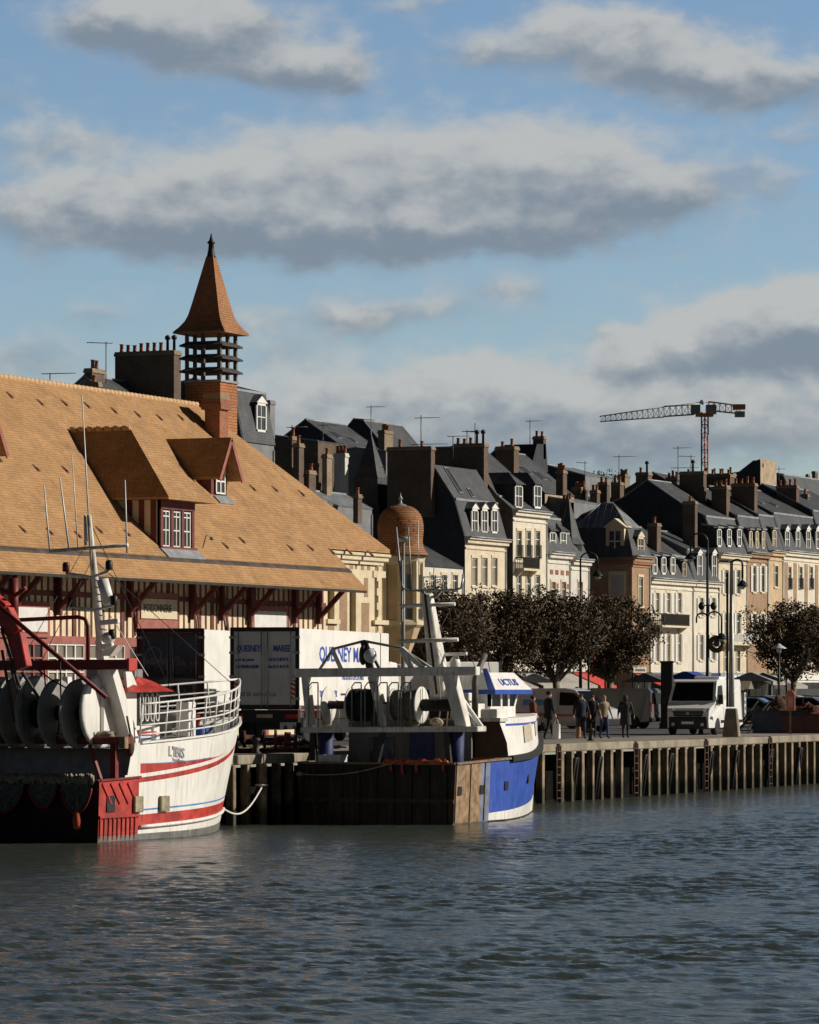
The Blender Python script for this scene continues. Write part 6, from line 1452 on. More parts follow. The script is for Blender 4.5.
class Frame:
    def __init__(s, loc, rz):
        s.M = Matrix.Translation(loc) @ Matrix.Rotation(rz, 4, 'Z'); s.I = s.M.inverted()
    def x(s, px, py, x): return s.I @ ray_plane(px, py, s.M @ Vector((x, 0, 0)), s.M.to_3x3() @ Vector((1, 0, 0)))
    def y(s, px, py, y): return s.I @ ray_plane(px, py, s.M @ Vector((0, y, 0)), s.M.to_3x3() @ Vector((0, 1, 0)))
    def w(s, p): return s.M @ Vector(p)
def drum(mb, c, y0, y1, r): mb.lathe([(r, y0), (r, y1)], (c[0], 0, c[2]), 20, 'y')
def disc(name, x, y, z, r, th, m_, par, hub=True):
    m = MB(); m.lathe([(r*.12, y-th), (r*.9, y-th), (r, y-th*.6), (r, y+th*.6), (r*.9, y+th), (r*.12, y+th)], (x, 0, z), 28, 'y')
    return m.build(name, m_, par)

# ======== blue trawler, lying alongside the quay, stern towards the viewer
BO = Vector((-22, -3.4, 0)); B = Frame(BO, 0)
bt = thing('trawler', 'blue and white trawler with a rusty stern corner and white gantry', 'fishing boat', BO, 0)
zs = lambda t: 1.74+.11*clamp(t/.4)+.62*clamp((t-.35)/.65)**1.5
H1 = Hull(12.4, 2.5, .34, 1.22, .44, 1.45, .45, zs)
tsx = [0, .05, .1, .16, .218, .222, .28, .34, .4, .46, .52, .58, .64, .7, .76, .82, .88, .93, .97, 1.0]
boot = lambda t: .24+.30*clamp((t-.2)/.8)
rows = [lambda t: -.9, lambda t: .05, boot, lambda t: boot(t)+.02, lambda t: boot(t)+.03, lambda t: zs(t)*.72, zs]
def bm_(t, j):
    if t < .22: return 1 if t < .15 else 4
    return (0, 3, 3, 2, 2, 2)[j]
m = MB(); H1.loft(m, rows, bm_, tsx); m.mi = 0
st = [H1.pt(0, r(0), -1) for r in rows]+[H1.pt(0, r(0), 1) for r in reversed(rows)]
m.mi = 0; m.poly(st)
dz = lambda t: zs(t)-.75
H1d = [H1.pt(t, dz(t), -1, -.05) for t in tsx]+[H1.pt(t, dz(t), 1, -.05) for t in reversed(tsx)]
hull = m.build('hull', [DKHULL, RUSTP, BLUEP, WHITEB, mat('worn_blue_plate', (.16, .21, .33), .75, 0, .4, 3, .005, (.24, .15, .08), .95)], bt)
m = MB()
for a, b in zip(tsx[:-1], tsx[1:]): m.poly([H1.pt(a, dz(a), -1, -.06), H1.pt(b, dz(b), -1, -.06), H1.pt(b, dz(b), 1, -.06), H1.pt(a, dz(a), 1, -.06)])
m.build('deck', mat('dark_deck', (.05, .045, .04), .9, 0, .4, 3), bt)
m = MB()                                                            # inner bulwark and capping rail
for side in (-1, 1):
    for a, b in zip(tsx[:8], tsx[1:9]):
        A_, B_ = H1.pt(a, zs(a), side), H1.pt(b, zs(b), side); o_ = Vector((0, side*.06, 0)); i_ = Vector((0, -side*.12, 0)); u = Vector((0, 0, .06))
        m.hexa([A_+o_, B_+o_, B_+i_, A_+i_, A_+o_+u, B_+o_+u, B_+i_+u, A_+i_+u]); m.poly([A_+i_*.7, B_+i_*.7, B_+i_*.7-Vector((0, 0, .75)), A_+i_*.7-Vector((0, 0, .75))])
m.box(-.08, .12, -2.5, 2.5, 1.74, 1.80); m.poly([(.07, -2.45, 1.74), (.07, 2.45, 1.74), (.07, 2.45, .98), (.07, -2.45, .98)])
m.build('bulwark_rail', mat('worn_rail', (.2, .16, .11), .8, 0, .4, 5), bt)
for k in range(3):
    t = .004+k*.09; m = MB(); A_, B_ = H1.pt(t, .06, -1, .012), H1.pt(t, zs(t)-.03, -1, .012); m.bar(A_, B_, .045, .03, (1, 0, 0)); m.build('rubbing_rib', mat('rusty_rib', (.25, .17, .10), .8, 0, .5, 6, .004, (.12, .15, .24), .8), bt)
for k in range(9):
    y = -2.2+k*.55; m = MB(); m.bar((-.03, y, .0), (-.03, y, 1.7), .06, .07, (1, 0, 0)); m.build('transom_rib', DKHULL, bt)
m = MB(); m.box(-.07, -.003, -2.45, 2.45, .62, .74); m.build('transom_belt', mat('brown_belt', (.06, .04, .025), .85, 0, .4, 5), bt)
for (px, py) in ((459, 795), (483, 793), (503.5, 791), (519, 788)):
    pass
for x, z in ((.35, .98), (2.05, .98), (4.0, 1.05), (6.4, 1.2)):
    t = H1.at_x(x, z); c = H1.pt(t, z, -1, .005); d = (H1.pt(t+.02, z, -1, .005)-c).normalized(); n = Vector((d.y, -d.x, 0)); m = MB()
    q = [c-d*.14-Vector((0, 0, .13)), c+d*.14-Vector((0, 0, .13)), c+d*.14+Vector((0, 0, .13)), c-d*.14+Vector((0, 0, .13))]; m.prism(q, n*.02); m.build('freeing_port', BLACK, bt)
# rubbing strake and white shelter
tw = [.345+k*.655/16 for k in range(17)]
m = MB()
for side in (-1, 1):
    for a, b in zip(tw[:-1], tw[1:]): m.bar(H1.pt(a, zs(a)+.02, side, .03), H1.pt(b, zs(b)+.02, side, .03), .16, .17)
m.build('rubbing_strake', RUBBER, bt)
ztop = lambda t: 3.02+.14*t
class Up:                                                           # shelter sides rise from the sheer with a slight tumblehome
    def pt(s, t, z, side=-1, off=0): p = H1.pt(t, zs(t), side, -.05-.10*(z-zs(t))+off); p.z = z; p.x -= .28*(z-zs(t))*clamp((t-.8)/.2); return p
U = Up()
zr = [lambda t: zs(t)+.06, lambda t: zs(t)*.35+ztop(t)*.65, lambda t: ztop(t)-.24, lambda t: ztop(t)-.17, ztop]
m = MB()
for side in (-1, 1):
    for a, b in zip(tw[:-1], tw[1:]):
        for j in range(4):
            m.mi = 1 if j == 2 else 0; m.poly([U.pt(a, zr[j](a), side), U.pt(b, zr[j](b), side), U.pt(b, zr[j+1](b), side), U.pt(a, zr[j+1](a), side)])
m.mi = 0
for a, b in zip(tw[:-1], tw[1:]): m.poly([U.pt(a, ztop(a), -1), U.pt(b, ztop(b), -1), U.pt(b, ztop(b), 1), U.pt(a, ztop(a), 1)])
t = tw[0]
# slanting after edge of the side plating
for side in (-1, 1):
    m.poly([U.pt(t, zs(t)+.06, side), U.pt(t, ztop(t), side), U.pt(t, ztop(t), side)+Vector((-.55, 0, 0)), U.pt(t, zs(t)+.5, side)+Vector((-.02, 0, 0))])
sh = m.build('shelter', [WHITEB, BLUEP], bt)
m = MB(); x = U.pt(t, 2.5, -1).x; m.box(x-.6, x+.05, -2.42, 2.42, ztop(t)-.1, ztop(t)+.01); m.build('shelter_lip', WHITEG, bt)
m = MB(); m.box(x+1.1, x+1.2, -2.3, 2.3, 1.0, ztop(t)-.02); m.mat(1); m.box(x+1.06, x+1.095, -.9, -.1, 1.05, 2.8); m.build('bulkhead', [BEIGE, BLACK], bt)
for ta, tb, za, zb in ((.46, .56, .42, 1.0), (.64, .70, .45, .92)):
    m = MB(); K_ = 6
    for o_ in (.004, .022):
        for k in range(K_):
            a, b = ta+(tb-ta)*k/K_, ta+(tb-ta)*(k+1)/K_
            m.poly([U.pt(a, zs(a)+za, -1, o_), U.pt(b, zs(b)+za, -1, o_), U.pt(b, zs(b)+zb-.06, -1, o_), U.pt(a, zs(a)+zb-.06, -1, o_)])
    m.build('shelter_panel', BEIGE, bt)
# wheelhouse
wx0, wx1, wy0, wy1, wz0, wz1 = 5.3, 7.35, -1.45, 1.1, 3.05, 3.78
m = MB()
m.box(wx0, wx1, wy0, wy1, wz0, wz0+.36); m.box(wx0, wx0+.08, wy0, wy1, wz0+.36, wz1)
for xx in (wx0, wx0+.85, wx0+1.45): m.box(xx, xx+.12, wy0, wy0+.1, wz0+.36, wz1); m.box(xx, xx+.12, wy1-.1, wy1, wz0+.36, wz1)
for yy in (wy0, -.6, .2, wy1-.1): m.hexa([(wx1-.12, yy, wz0+.36), (wx1, yy, wz0+.36), (wx1, yy+.1, wz0+.36), (wx1-.12, yy+.1, wz0+.36), (wx1+.13, yy, wz1), (wx1+.25, yy, wz1), (wx1+.25, yy+.1, wz1), (wx1+.13, yy+.1, wz1)])
wh = m.build('wheelhouse', WHITEB, bt)
m = MB(); m.box(wx0+.13, wx1-.03, wy0+.04, wy0+.06, wz0+.36, wz1); m.box(wx0+.13, wx1-.03, wy1-.06, wy1-.04, wz0+.36, wz1); m.hexa([(wx1-.08, wy0+.05, wz0+.36), (wx1-.06, wy0+.05, wz0+.36), (wx1-.06, wy1-.05, wz0+.36), (wx1-.08, wy1-.05, wz0+.36), (wx1+.17, wy0+.05, wz1), (wx1+.19, wy0+.05, wz1), (wx1+.19, wy1-.05, wz1), (wx1+.17, wy1-.05, wz1)]); m.build('window_glass', CARG, wh)
m = MB(); rx0, rx1, ry0, ry1 = wx0-.25, wx1+.75, wy0-.25, wy1+.2
m.hexa([(rx0, ry0, wz1+.14), (rx1, ry0, wz1+.14), (rx1, ry1, wz1+.14), (rx0, ry1, wz1+.14), (rx0+.05, ry0+.38, wz1+.66), (rx1-.55, ry0+.38, wz1+.66), (rx1-.55, ry1-.4, wz1+.66), (rx0+.05, ry1-.4, wz1+.66)]); rf = m.build('roof', WHITEB, wh)
m = MB(); m.box(rx0-.01, rx1+.01, ry0-.01, ry1+.01, wz1, wz1+.138); m.build('roof_band', BLUEP, wh)
m = MB(); m.prism([(rx0-.02, ry0+.0, wz1+.13), (rx0-.02, ry0+.22, wz1+.13), (rx0-.3, ry0+.3, wz1+.78), (rx0-.38, ry0+.12, wz1+.78)], (.06, 0, 0)); m.build('roof_fin', BLUEP, wh)
n_ = Vector((0, -.52, .38)).normalized(); text('lettering', 'UCTUS', .34, Vector((rx0+.75, ry0+.09, wz1+.27))+n_*.01, (1, 0, 0), n_, INKB, wh, 1.35, .008)
m = MB(); p = B.y(494, 721, -2.2); m.box(p.x, p.x+.9, -2.3, -1.75, p.z-.02, p.z+.36); m.build('liferaft_case', WHITEB, bt, .05, 2)
# gantry across the stern
gx = .95
def gp(px, py, dx=0): p = B.x(px, py, gx); p.x += dx; return p
m = MB(); m.bar(gp(297, 673), gp(478, 671), .32, .26); m.build('gantry_beam', WHITEG, bt, .02)
m = MB(); m.bar(gp(305, 730), gp(482, 729), .7, .16); m.build('gantry_platform', WHITEG, bt, .02)
for a, b, w_ in (((306, 676), (311, 725), .26), ((373, 676), (386, 727), .30), ((450, 674), (464, 728), .42)):
    m = MB(); m.bar(gp(*a), gp(*b), w_*.85, w_, (1, 0, 0)); m.build('gantry_leg', WHITEG, bt, .02)
for a, b in (((313, 728), (314, 764)), ((384, 729), (376, 764)), ((447, 728), (449, 764))):
    m = MB(); m.bar(gp(*a), gp(*b), .16, .16, (1, 0, 0)); m.build('gantry_post', DKMETAL, bt)
for a, b in (((452, 690), (478, 727)), ((472, 726), (455, 704))):
    m = MB(); m.bar(gp(*a, .3), gp(*b, .3), .12, .1); m.build('gantry_brace', WHITEG, bt)
m = MB(); m.tube([gp(318, 672), gp(333, 649), gp(364, 641), gp(401, 648), gp(433, 669)], .045, 6); m.build('derrick_rod', GREYM, bt)
for a, b in (((333, 649), (343, 671)), ((401, 648), (413, 670)), ((402, 649), (424, 668))):
    m = MB(); m.bar(gp(*a), gp(*b), .14); m.build('strut', WHITEG, bt)
m = MB(); m.bar(gp(364, 641), gp(371, 672), .13, .2); m.bar(gp(366, 643), gp(381, 672), .07); m.build('centre_post', DKMETAL, bt)
m = MB(); p = gp(373, 656, -.2); m.blob(p, (.2, .2, .22), 1, .03, 12, 8); m.build('work_lamp', LAMP, bt)
m = MB(); p = gp(365, 655, -.15); m.blob(p, (.12, .12, .3), 2, .1, 10, 8); m.build('pulley_block', DKMETAL, bt)
for (pl, pr, netm) in ((327, 374, NETD), (391, 447, mat('pale_warp', (.17, .155, .125), .95, 0, .4, 14, .02))):
    pass
zc = gp(350, 705).z; dx = gx+.25
yy = lambda px: gp(px, 705).y
PALEW = mat('pale_warp_rope', (.20, .18, .145), .95, 0, .4, 14, .02)
for px, r in ((325, .55), (348, .52), (418, .55), (391, .5)): disc('reel_flange', dx, yy(px), zc, r, .025, WHITEG, bt)
def reel(pa, pb, r, m_, nm='net_reel'):
    m = MB(); y0, y1 = yy(pb), yy(pa); n = int((y1-y0)/.09); pr = []
    for k in range(n+1): y = y0+(y1-y0)*k/n; rr = r*(.93+.07*abs(math.sin(k*1.9))); pr += [(rr, y), (rr*.94, y+.03)]
    m.lathe([(.02, y0-.001)]+pr+[(.02, y1+.05)], (dx, 0, zc), 24, 'y'); m.build(nm, m_, bt)
reel(349.5, 374, .5, NETD); reel(392, 416, .47, PALEW); reel(420, 449, .19, NETD, 'shaft'); reel(326, 347, .13, DKMETAL, 'shaft')
for px in (313, 356, 369, 382, 393, 405): 
    m = MB(); y = yy(px); z0 = gp(350, 727).z; m.tube([(dx-.55, y, z0), (dx-.55, y, zc+.55), (dx-.45, y-.05, zc+.66), (dx-.45, y-.25, zc+.66), (dx-.55, y-.3, zc+.55), (dx-.55, y-.3, z0)], .022, 6); m.build('reel_guard', GREYM, bt)
m = MB(); p = gp(378, 712, .1); m.box(p.x-.2, p.x+.3, p.y-.2, p.y+.2, p.z-.4, p.z+.3); m.build('motor', BLACK, bt, .03)
# working deck under the gantry
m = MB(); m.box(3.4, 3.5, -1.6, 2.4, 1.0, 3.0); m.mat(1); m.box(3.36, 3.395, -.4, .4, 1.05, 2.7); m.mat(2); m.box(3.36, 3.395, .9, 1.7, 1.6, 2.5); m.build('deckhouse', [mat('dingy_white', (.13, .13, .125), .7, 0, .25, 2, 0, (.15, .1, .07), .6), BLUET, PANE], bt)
for px, w_ in ((321, .55), (452, .55)):
    p = gp(px, 745, .3); m = MB(); m.tube([(p.x, p.y, 1.0), (p.x+.05, p.y+.02, 1.9), (p.x, p.y, 2.7)], [w_*.5, w_*.42, w_*.46], 9); m.build('tarpaulin_roll', BLUET, bt)
m = MB(); p = B.x(440, 712, 4.4); m.box(3.5, 5.25, -1.3, 1.9, 3.0, 3.5); m.mat(1); m.box(3.47, 3.498, -.9, -.2, 3.05, 3.4); m.build('engine_casing', [WHITEG, BLACK], bt, .02)
for px, py, w_, d_, h_ in ((462, 697, .7, .6, .25), (460, 706, .9, .6, .2)):
    p = B.x(px, py, 3.6); m = MB(); m.box(p.x-.3, p.x+.3, p.y-w_/2, p.y+w_/2, p.z-h_/2, p.z+h_/2); m.build('locker', WHITEG, bt, .03)
# mast
def mp(px, py): return B.y(px, py, 0)
b0, t0_ = mp(441, 694), mp(427, 594)
m = MB(); m.bar(b0, t0_, .62, .5, (0, 1, 0), .3, .28); mast = m.build('mast', WHITEG, bt, .03)
m = MB(); m.bar(b0+Vector((-.32, 0, 0)), t0_+Vector((-.16, 0, 0)), .06, .05); m.build('mast_cable', BLACK, mast)
ms = lambda px, py: B.x(px, py, t0_.x)
m = MB(); m.tube([ms(396, 527), ms(401, 580), ms(403, 588), ms(408, 590.5), ms(455, 590), ms(461, 588), ms(463, 578)], .035, 6); m.tube([ms(412, 590), ms(408, 527)], .025, 5); m.tube([ms(421, 590), ms(426, 597), ms(436, 597), ms(441, 590)], .05, 6); m.tube([ms(424, 577), ms(424, 590)], .02, 5); m.tube([ms(423, 577), ms(448, 577)], .015, 5); m.tube([ms(434, 568), ms(434, 590)], .018, 5); m.tube([ms(418, 520), ms(419, 590)], .012, 4); m.build('aerial_rack', STEEL, mast)
for pa, pb, y, r in ((400, 455, 606, .055), (399, 458, 641.5, .06)):
    m = MB(); m.tube([ms(pa, y), ms(pb, y-2)], r, 8); m.build('crosstree', WHITEG, mast)
m = MB(); m.tube([ms(402, 690), ms(402, 560)], .035, 6); m.build('whip_mount', GREYM, mast)
m = MB(); p = B.x(457, 654.5, 4.7); m.bar(B.x(444, 654.5, 4.7), B.x(467, 653.5, 4.7), .12, .1); m.tube([(p.x, p.y, p.z-.6), (p.x, p.y, p.z)], .06, 6); m.build('radar_scanner', WHITEB, mast, .02)
m = MB(); p = B.x(455, 664, 4.6); m.blob(p, (.17, .17, .24), 1, .02, 12, 8); m.build('radome', WHITEB, mast)
for a, b in (((453, 606), (478, 676)), ((452, 607), (440, 628)), ((476, 590), (493, 690))):
    m = MB(); A_ = ms(*a); B_ = B.y(b[0], b[1], -1.0); m.tube([A_, B_], .012, 4); m.build('stay', DKMETAL, mast)
m = MB(); ep = lambda px, py: B.y(px, py, -2.0); m.tube([ep(475, 718), ep(475, 682), ep(476.5, 673), ep(481, 664), ep(485, 655)], [.1, .1, .095, .09, .085], 10); m.build('exhaust_pipe', mat('sooty_pipe', (.13, .12, .105), .6, .2, .35, 3), bt)
rn = random.Random(21)
for px, y, z, r, mm in ((338, .4, 1.5, .28, NETD), (352, .5, 1.3, .3, NETB), (420, .5, 1.2, .3, NETB), (400, .6, 1.25, .28, NETO), (362, 1.6, 1.4, .35, NETD)):
    p = B.x(px, 750, y); m = MB(); m.blob((y+.4, p.y, z), (.35, r, .3), int(px), .4, 14, 10, 3); m.build('net_bundle', mm, bt)
for px, y0_, y1_ in ((330, 700, 727), (344, 690, 727), (432, 676, 727), (440, 676, 727), (398, 676, 727)):
    m = MB(); m.tube([gp(px, y0_, .5), gp(px+1.5, (y0_+y1_)/2, .55), gp(px, y1_, .5)], .02, 5); m.build('hanging_line', ROPE, bt)
for px, w_ in ((320, .3), (405, .5), (430, .4)):
    p = gp(px, 722, .5); m = MB(); m.blob((p.x, p.y, p.z-.02), (.2, w_*.5, .14), int(px), .3, 12, 8); m.build('rope_coil', ROPE, bt)
# items lying on board
def crate(label, p, s, m_, rz=0, lid=None, grp='fish crates on the trawlers'):
    t = thing('fish_crate', label, 'crate', p, rz, grp); x, y, z = s; m = MB(); w_ = .03
    for a in ((-x, x, -y, -y+w_), (-x, x, y-w_, y), (-x, -x+w_, -y+w_, y-w_), (x-w_, x, -y+w_, y-w_)): m.box(a[0], a[1], a[2], a[3], 0, z)
    m.box(-x+w_, x-w_, -y+w_, y-w_, 0, .05); m.build('box', m_, t)
    m = MB(); m.box(-x-.015, x+.015, -y-.015, -y+.002, z-.05, z+.004); m.box(-x-.015, x+.015, y-.002, y+.015, z-.05, z+.004); m.box(-x-.015, -x+.002, -y, y, z-.05, z+.004); m.box(x-.002, x+.015, -y, y, z-.05, z+.004); m.build('rim', m_, t)
    return t
p = B.y(487, 763, -1.95); crate('red and white stacked fish crate under the white shelter of the blue trawler', B.w((p.x, -1.95, 1.1)), (.35, .5, .42), mat('mottled_crate', (.42, .22, .15), .7, 0, .6, 5))
crate('orange red fish crate stacked on top under the shelter of the blue trawler', B.w((p.x, -1.9, 1.53)), (.32, .42, .35), mat('orange_crate', (.55, .08, .03), .6, 0, .2, 5))
p = B.x(334, 762, .6); crate('white fish crate with blue marks on the stern deck of the blue trawler', B.w((.5, p.y, 1.62)), (.25, .36, .38), mat('white_crate', (.62, .64, .64), .6, 0, .2, 4, 0, (.1, .25, .6), .9))
m = MB(); m.box(.2, .8, p.y-.6, p.y+.6, 1.0, 1.6); m.build('stern_locker', DKMETAL, bt)
# orange netting along the transom rail
rn = random.Random(12)
nt_ = thing('fishing_net', 'orange net line lying along the stern rail of the blue trawler', 'fishing net', B.w((0, 0, 1.78)))
m = MB(); pts = [(-.1+rn.uniform(-.05, .05), -2.3+k*.13, .03+rn.uniform(-.02, .05)) for k in range(16)]; m.tube(pts, .045, 6); 
for y in (-2.2, -1.35, -.9, -.55):
    m.tube([(-.1, y, .04), (-.13, y+.05, -.1), (-.12, y+.02, -.2-rn.random()*.2)], .035, 5)
for k in range(14): y = rn.uniform(-2.3, -.4); m.tube([(-.1, y, .05), (-.02+rn.uniform(-.1, .1), y+.1, .13), (-.1, y+.2, .04)], .03, 5)
m.build('net_line', NETO, nt_)
ro = thing('mooring_rope', 'pale rope drooping across the dark stern of the blue trawler', 'rope', B.w((-.15, 0, 0)))
m = MB(); A_, B_ = B.x(299, 774, -.15), B.x(396, 762, -.15); m.tube([(0, A_.y+(B_.y-A_.y)*k/10, A_.z+(B_.z-A_.z)*k/10-.16*math.sin(PI*k/10)) for k in range(11)], .022, 6); m.build('strand', ROPE, ro); m = MB(); m.blob((0, A_.y, A_.z), (.06, .12, .08), 2, .1, 8, 6); m.build('knot', ROPE, ro)

# ======== red and white trawler at left
AO = Vector((-38.1, -.2, 0)); AR = R(-4.9); A = Frame(AO, AR)
at = thing('trawler', 'red and white trawler with large grey net drums and a railed bow', 'fishing boat', AO, AR)
zk = lambda t: 1.58+.18*t+.98*t**2.2
ztp = lambda t: 2.50+.16*t+.48*t**2
H2 = Hull(10.3, 2.6, .38, 1.45, .50, 1.75, 1.15, ztp)
ts2 = [0, .05, .1, .15, .188, .192, .25, .31, .37, .43, .49, .55, .61, .67, .73, .79, .85, .9, .94, .97, 1.0]
rows = [lambda t: -.9, lambda t: .02, lin(.16, .24), lin(.30, .56), lin(.62, .88), lin(.72, .97), lin(.77, 1.01), lambda t: zk(t)-.13, zk]
def am_(t, j):
    if t < .19: return (3, 3, 1, 1, 1, 1, 1, 1)[j]
    return (3, 3, 0, 1, 0, 2, 0, 1)[j]
m = MB(); H2.loft(m, rows, am_, ts2); m.mi = 4
m.poly([H2.pt(0, r(0), -1) for r in rows]+[H2.pt(0, r(0), 1) for r in reversed(rows)])
m.build('hull', [WHITEB, REDP, BLUEL, GREYB, DKRED], at)
m = MB(); tf = [.12]+ts2[5:]
wl = lambda t: zk(t)+.10; wh_ = lambda t: wl(t)+.26*clamp(1-(t-.17)/.47)+.004; 
for side in (-1, 1):
    rws = [zk, wl, wh_, lambda t: wh_(t)+.02, ztp]
    for a, b in zip(tf[:-1], tf[1:]):
        for j in range(4):
            m.mi = 1 if j == 1 and a > .185 and a < .62 else 2 if j == 2 and .185 < a < .5 else 0
            q = [H2.pt(a, rws[j](a), side), H2.pt(b, rws[j](b), side), H2.pt(b, rws[j+1](b), side), H2.pt(a, rws[j+1](a), side)]
            if a == .12 and j > 0: continue
            m.poly(q)
    m.mi = 0; m.poly([H2.pt(.13, zk(.13)+.05, side), H2.pt(.192, wl(.192), side), H2.pt(.192, ztp(.192), side), H2.pt(.155, ztp(.19), side)])
m.build('bow_plating', [WHITEB, REDP, BLUEL], at)
m = MB(); fd = lambda t: ztp(t)-.12
for a, b in zip(tf[:-1], tf[1:]): m.poly([H2.pt(a, fd(a), -1, -.03), H2.pt(b, fd(b), -1, -.03), H2.pt(b, fd(b), 1, -.03), H2.pt(a, fd(a), 1, -.03)])
m.poly([H2.pt(.192, fd(.192), -1, -.03), H2.pt(.192, fd(.192), 1, -.03), H2.pt(.192, .8, 1, -.03), H2.pt(.192, .8, -1, -.03)])
m.build('foredeck', mat('grey_deck_paint', (.30, .31, .31), .7, 0, .25, 3), at)
m = MB()
for a, b in zip(ts2[:6], ts2[1:7]): m.poly([H2.pt(a, .85, -1, -.04), H2.pt(b, .85, -1, -.04), H2.pt(b, .85, 1, -.04), H2.pt(a, .85, 1, -.04)])
m.build('deck', mat('dark_deck', (0, 0, 0)), at)
m = MB()
for side in (-1, 1):
    for a, b in zip(ts2[:5], ts2[1:6]):
        A_, B_ = H2.pt(a, zk(a), side), H2.pt(b, zk(b), side); o_ = Vector((0, side*.05, 0)); i_ = Vector((0, -side*.12, 0)); u = Vector((0, 0, .05)); m.hexa([A_+o_, B_+o_, B_+i_, A_+i_, A_+o_+u, B_+o_+u, B_+i_+u, A_+i_+u]); m.poly([A_+i_*.7, B_+i_*.7, B_+i_*.7-Vector((0, 0, .75)), A_+i_*.7-Vector((0, 0, .75))])
m.box(-.08, .12, -2.6, 2.6, 1.58, 1.63); m.poly([(.08, -2.5, 1.58), (.08, 2.5, 1.58), (.08, 2.5, .85), (.08, -2.5, .85)])
m.build('bulwark_rail', REDD, at)
for side in (-1, 1):
    m = MB()
    for a, b in zip(tf[1:-1], tf[2:]): m.bar(H2.pt(a, ztp(a), side, .02), H2.pt(b, ztp(b), side, .02), .07, .05)
    m.build('gunwale', WHITEB, at)
# low belting with a rounded end at the stem
m = MB()
for side in (-1, 1): m.tube([H2.pt(t, .30+.27*t, side, .03) for t in ts2[5:]], .055, 6)
m.build('belting', WHITEB, at)
for k in range(9):
    t = .006+k*.0205; m = MB(); m.bar(H2.pt(t, .25, -1, .012), H2.pt(t, .62, -1, .012), .045, .04, (1, 0, 0)); m.bar(H2.pt(t, -.1, -1, .012), H2.pt(t, .235, -1, .012), .05, .04, (1, 0, 0)); m.build('stern_rib', REDP if 0 else mat('worn_red_rib', (.33, .05, .035), .7, 0, .5, 8), at)
m = MB(); m.bar(H2.pt(.0, .66, -1, .02), H2.pt(.19, .66, -1, .02), .07, .06); m.build('stern_belt', REDP, at)
for k in range(4):
    t = .012+k*.04; m = MB(); m.bar(H2.pt(t, 1.52, -1, .012), H2.pt(t+.045, .98, -1, .012), .045, .045, (1, 0, 0)); m.build('bulwark_stay', REDP, at)
def hull_box(x, z, dx, z2, m_, nm, out=.06, H=H2, par=at):
    t = H.at_x(x, z); c = H.pt(t, z, -1, .003); d = (H.pt(t+.02, z, -1, .003)-c); d.z = 0; d.normalize(); n = Vector((d.y, -d.x, 0)); m = MB()
    m.prism([c-d*dx, c+d*dx, c+d*dx+Vector((0, 0, z2)), c-d*dx+Vector((0, 0, z2))], n*out); return m.build(nm, m_, par, min(.02, out*.3))
hull_box(.55, .78, .2, .42, BLACK, 'freeing_port', .03)
m_pad = mat('worn_tan_pad', (.34, .30, .20), .85, 0, .35, 7, .005, (.14, .1, .07), .5)
hull_box(1.85, .74, .21, .42, m_pad, 'fender_pad', .09); hull_box(3.15, .72, .22, .42, m_pad, 'fender_pad', .09)
hull_box(8.3, 2.2, .05, .16, BLACK, 'hawse_hole', .012)
t = H2.at_x(3.35, 2.1); c = H2.pt(t, 2.19, -1, .012); d = (H2.pt(t+.05, 2.14, -1, .012)-c).normalized(); upv = (H2.pt(t, 2.5, -1, .012)-c).normalized(); n = d.cross(upv).normalized()
text('lettering', "L'IBIS", .38, c, d, n, mat('grey_hull_ink', (.34, .35, .37), .5), at, 1.0, .004, up=upv)
c2 = H2.pt(t+.02, 2.05, -1, .012); text('lettering', 'Trouville-sur-mer', .13, c2, d, n, mat('grey_hull_ink', (0, 0, 0)), at, .85, .001, up=upv)
# bow rails
RW = mat('rail_white', (.74, .74, .71), .4, 0, .1, 6)
tr = [.20+.80*k/13 for k in range(14)]
rh = lambda t: .98+.10*t
def rp(t, f, side): p = H2.pt(t, ztp(t), side, -.10); p.z += rh(t)*f+.0; p.y += side*.10*f; return p
for f in (1.0, .72, .45, .2):
    m = MB(); m.tube([rp(t, f, -1) for t in tr]+[rp(t, f, 1) for t in reversed(tr)], .032 if f == 1 else .024, 6, True); m.build('bow_rail', RW, at)
for side in (-1, 1):
    for t in tr[:-1]:
        m = MB(); m.tube([rp(t, -.02, side), rp(t, 1, side)], .028, 6); m.build('stanchion', RW, at)
m = MB(); p = A.y(184, 722, -1.4); m.box(p.x-.1, p.x+.3, -1.6, -1.2, fd(.6), fd(.6)+.95); m.build('bow_pillar', WHITEB, at, .02)
p = A.y(197, 730, -1.2); m = MB(); m.lathe([(.14, fd(.65)), (.14, fd(.65)+.08), (.08, fd(.65)+.1), (.08, fd(.65)+.4), (.17, fd(.65)+.42), (.15, fd(.65)+.5), (.05, fd(.65)+.55)], (p.x, -1.2, 0), 10); m.build('capstan', REDP, at)
m = MB(); m.box(7.0, 7.8, -.5, .5, fd(.7), fd(.7)+.3); m.tube([(7.2, -.7, fd(.7)+.45), (7.2, .7, fd(.7)+.45)], .2, 12); m.build('windlass', GREYM, at)
m = MB(); m.box(6.9, 7.3, -1.5, -1.0, fd(.65), fd(.65)+.25); m.build('blue_box', BLUEP, at, .03)
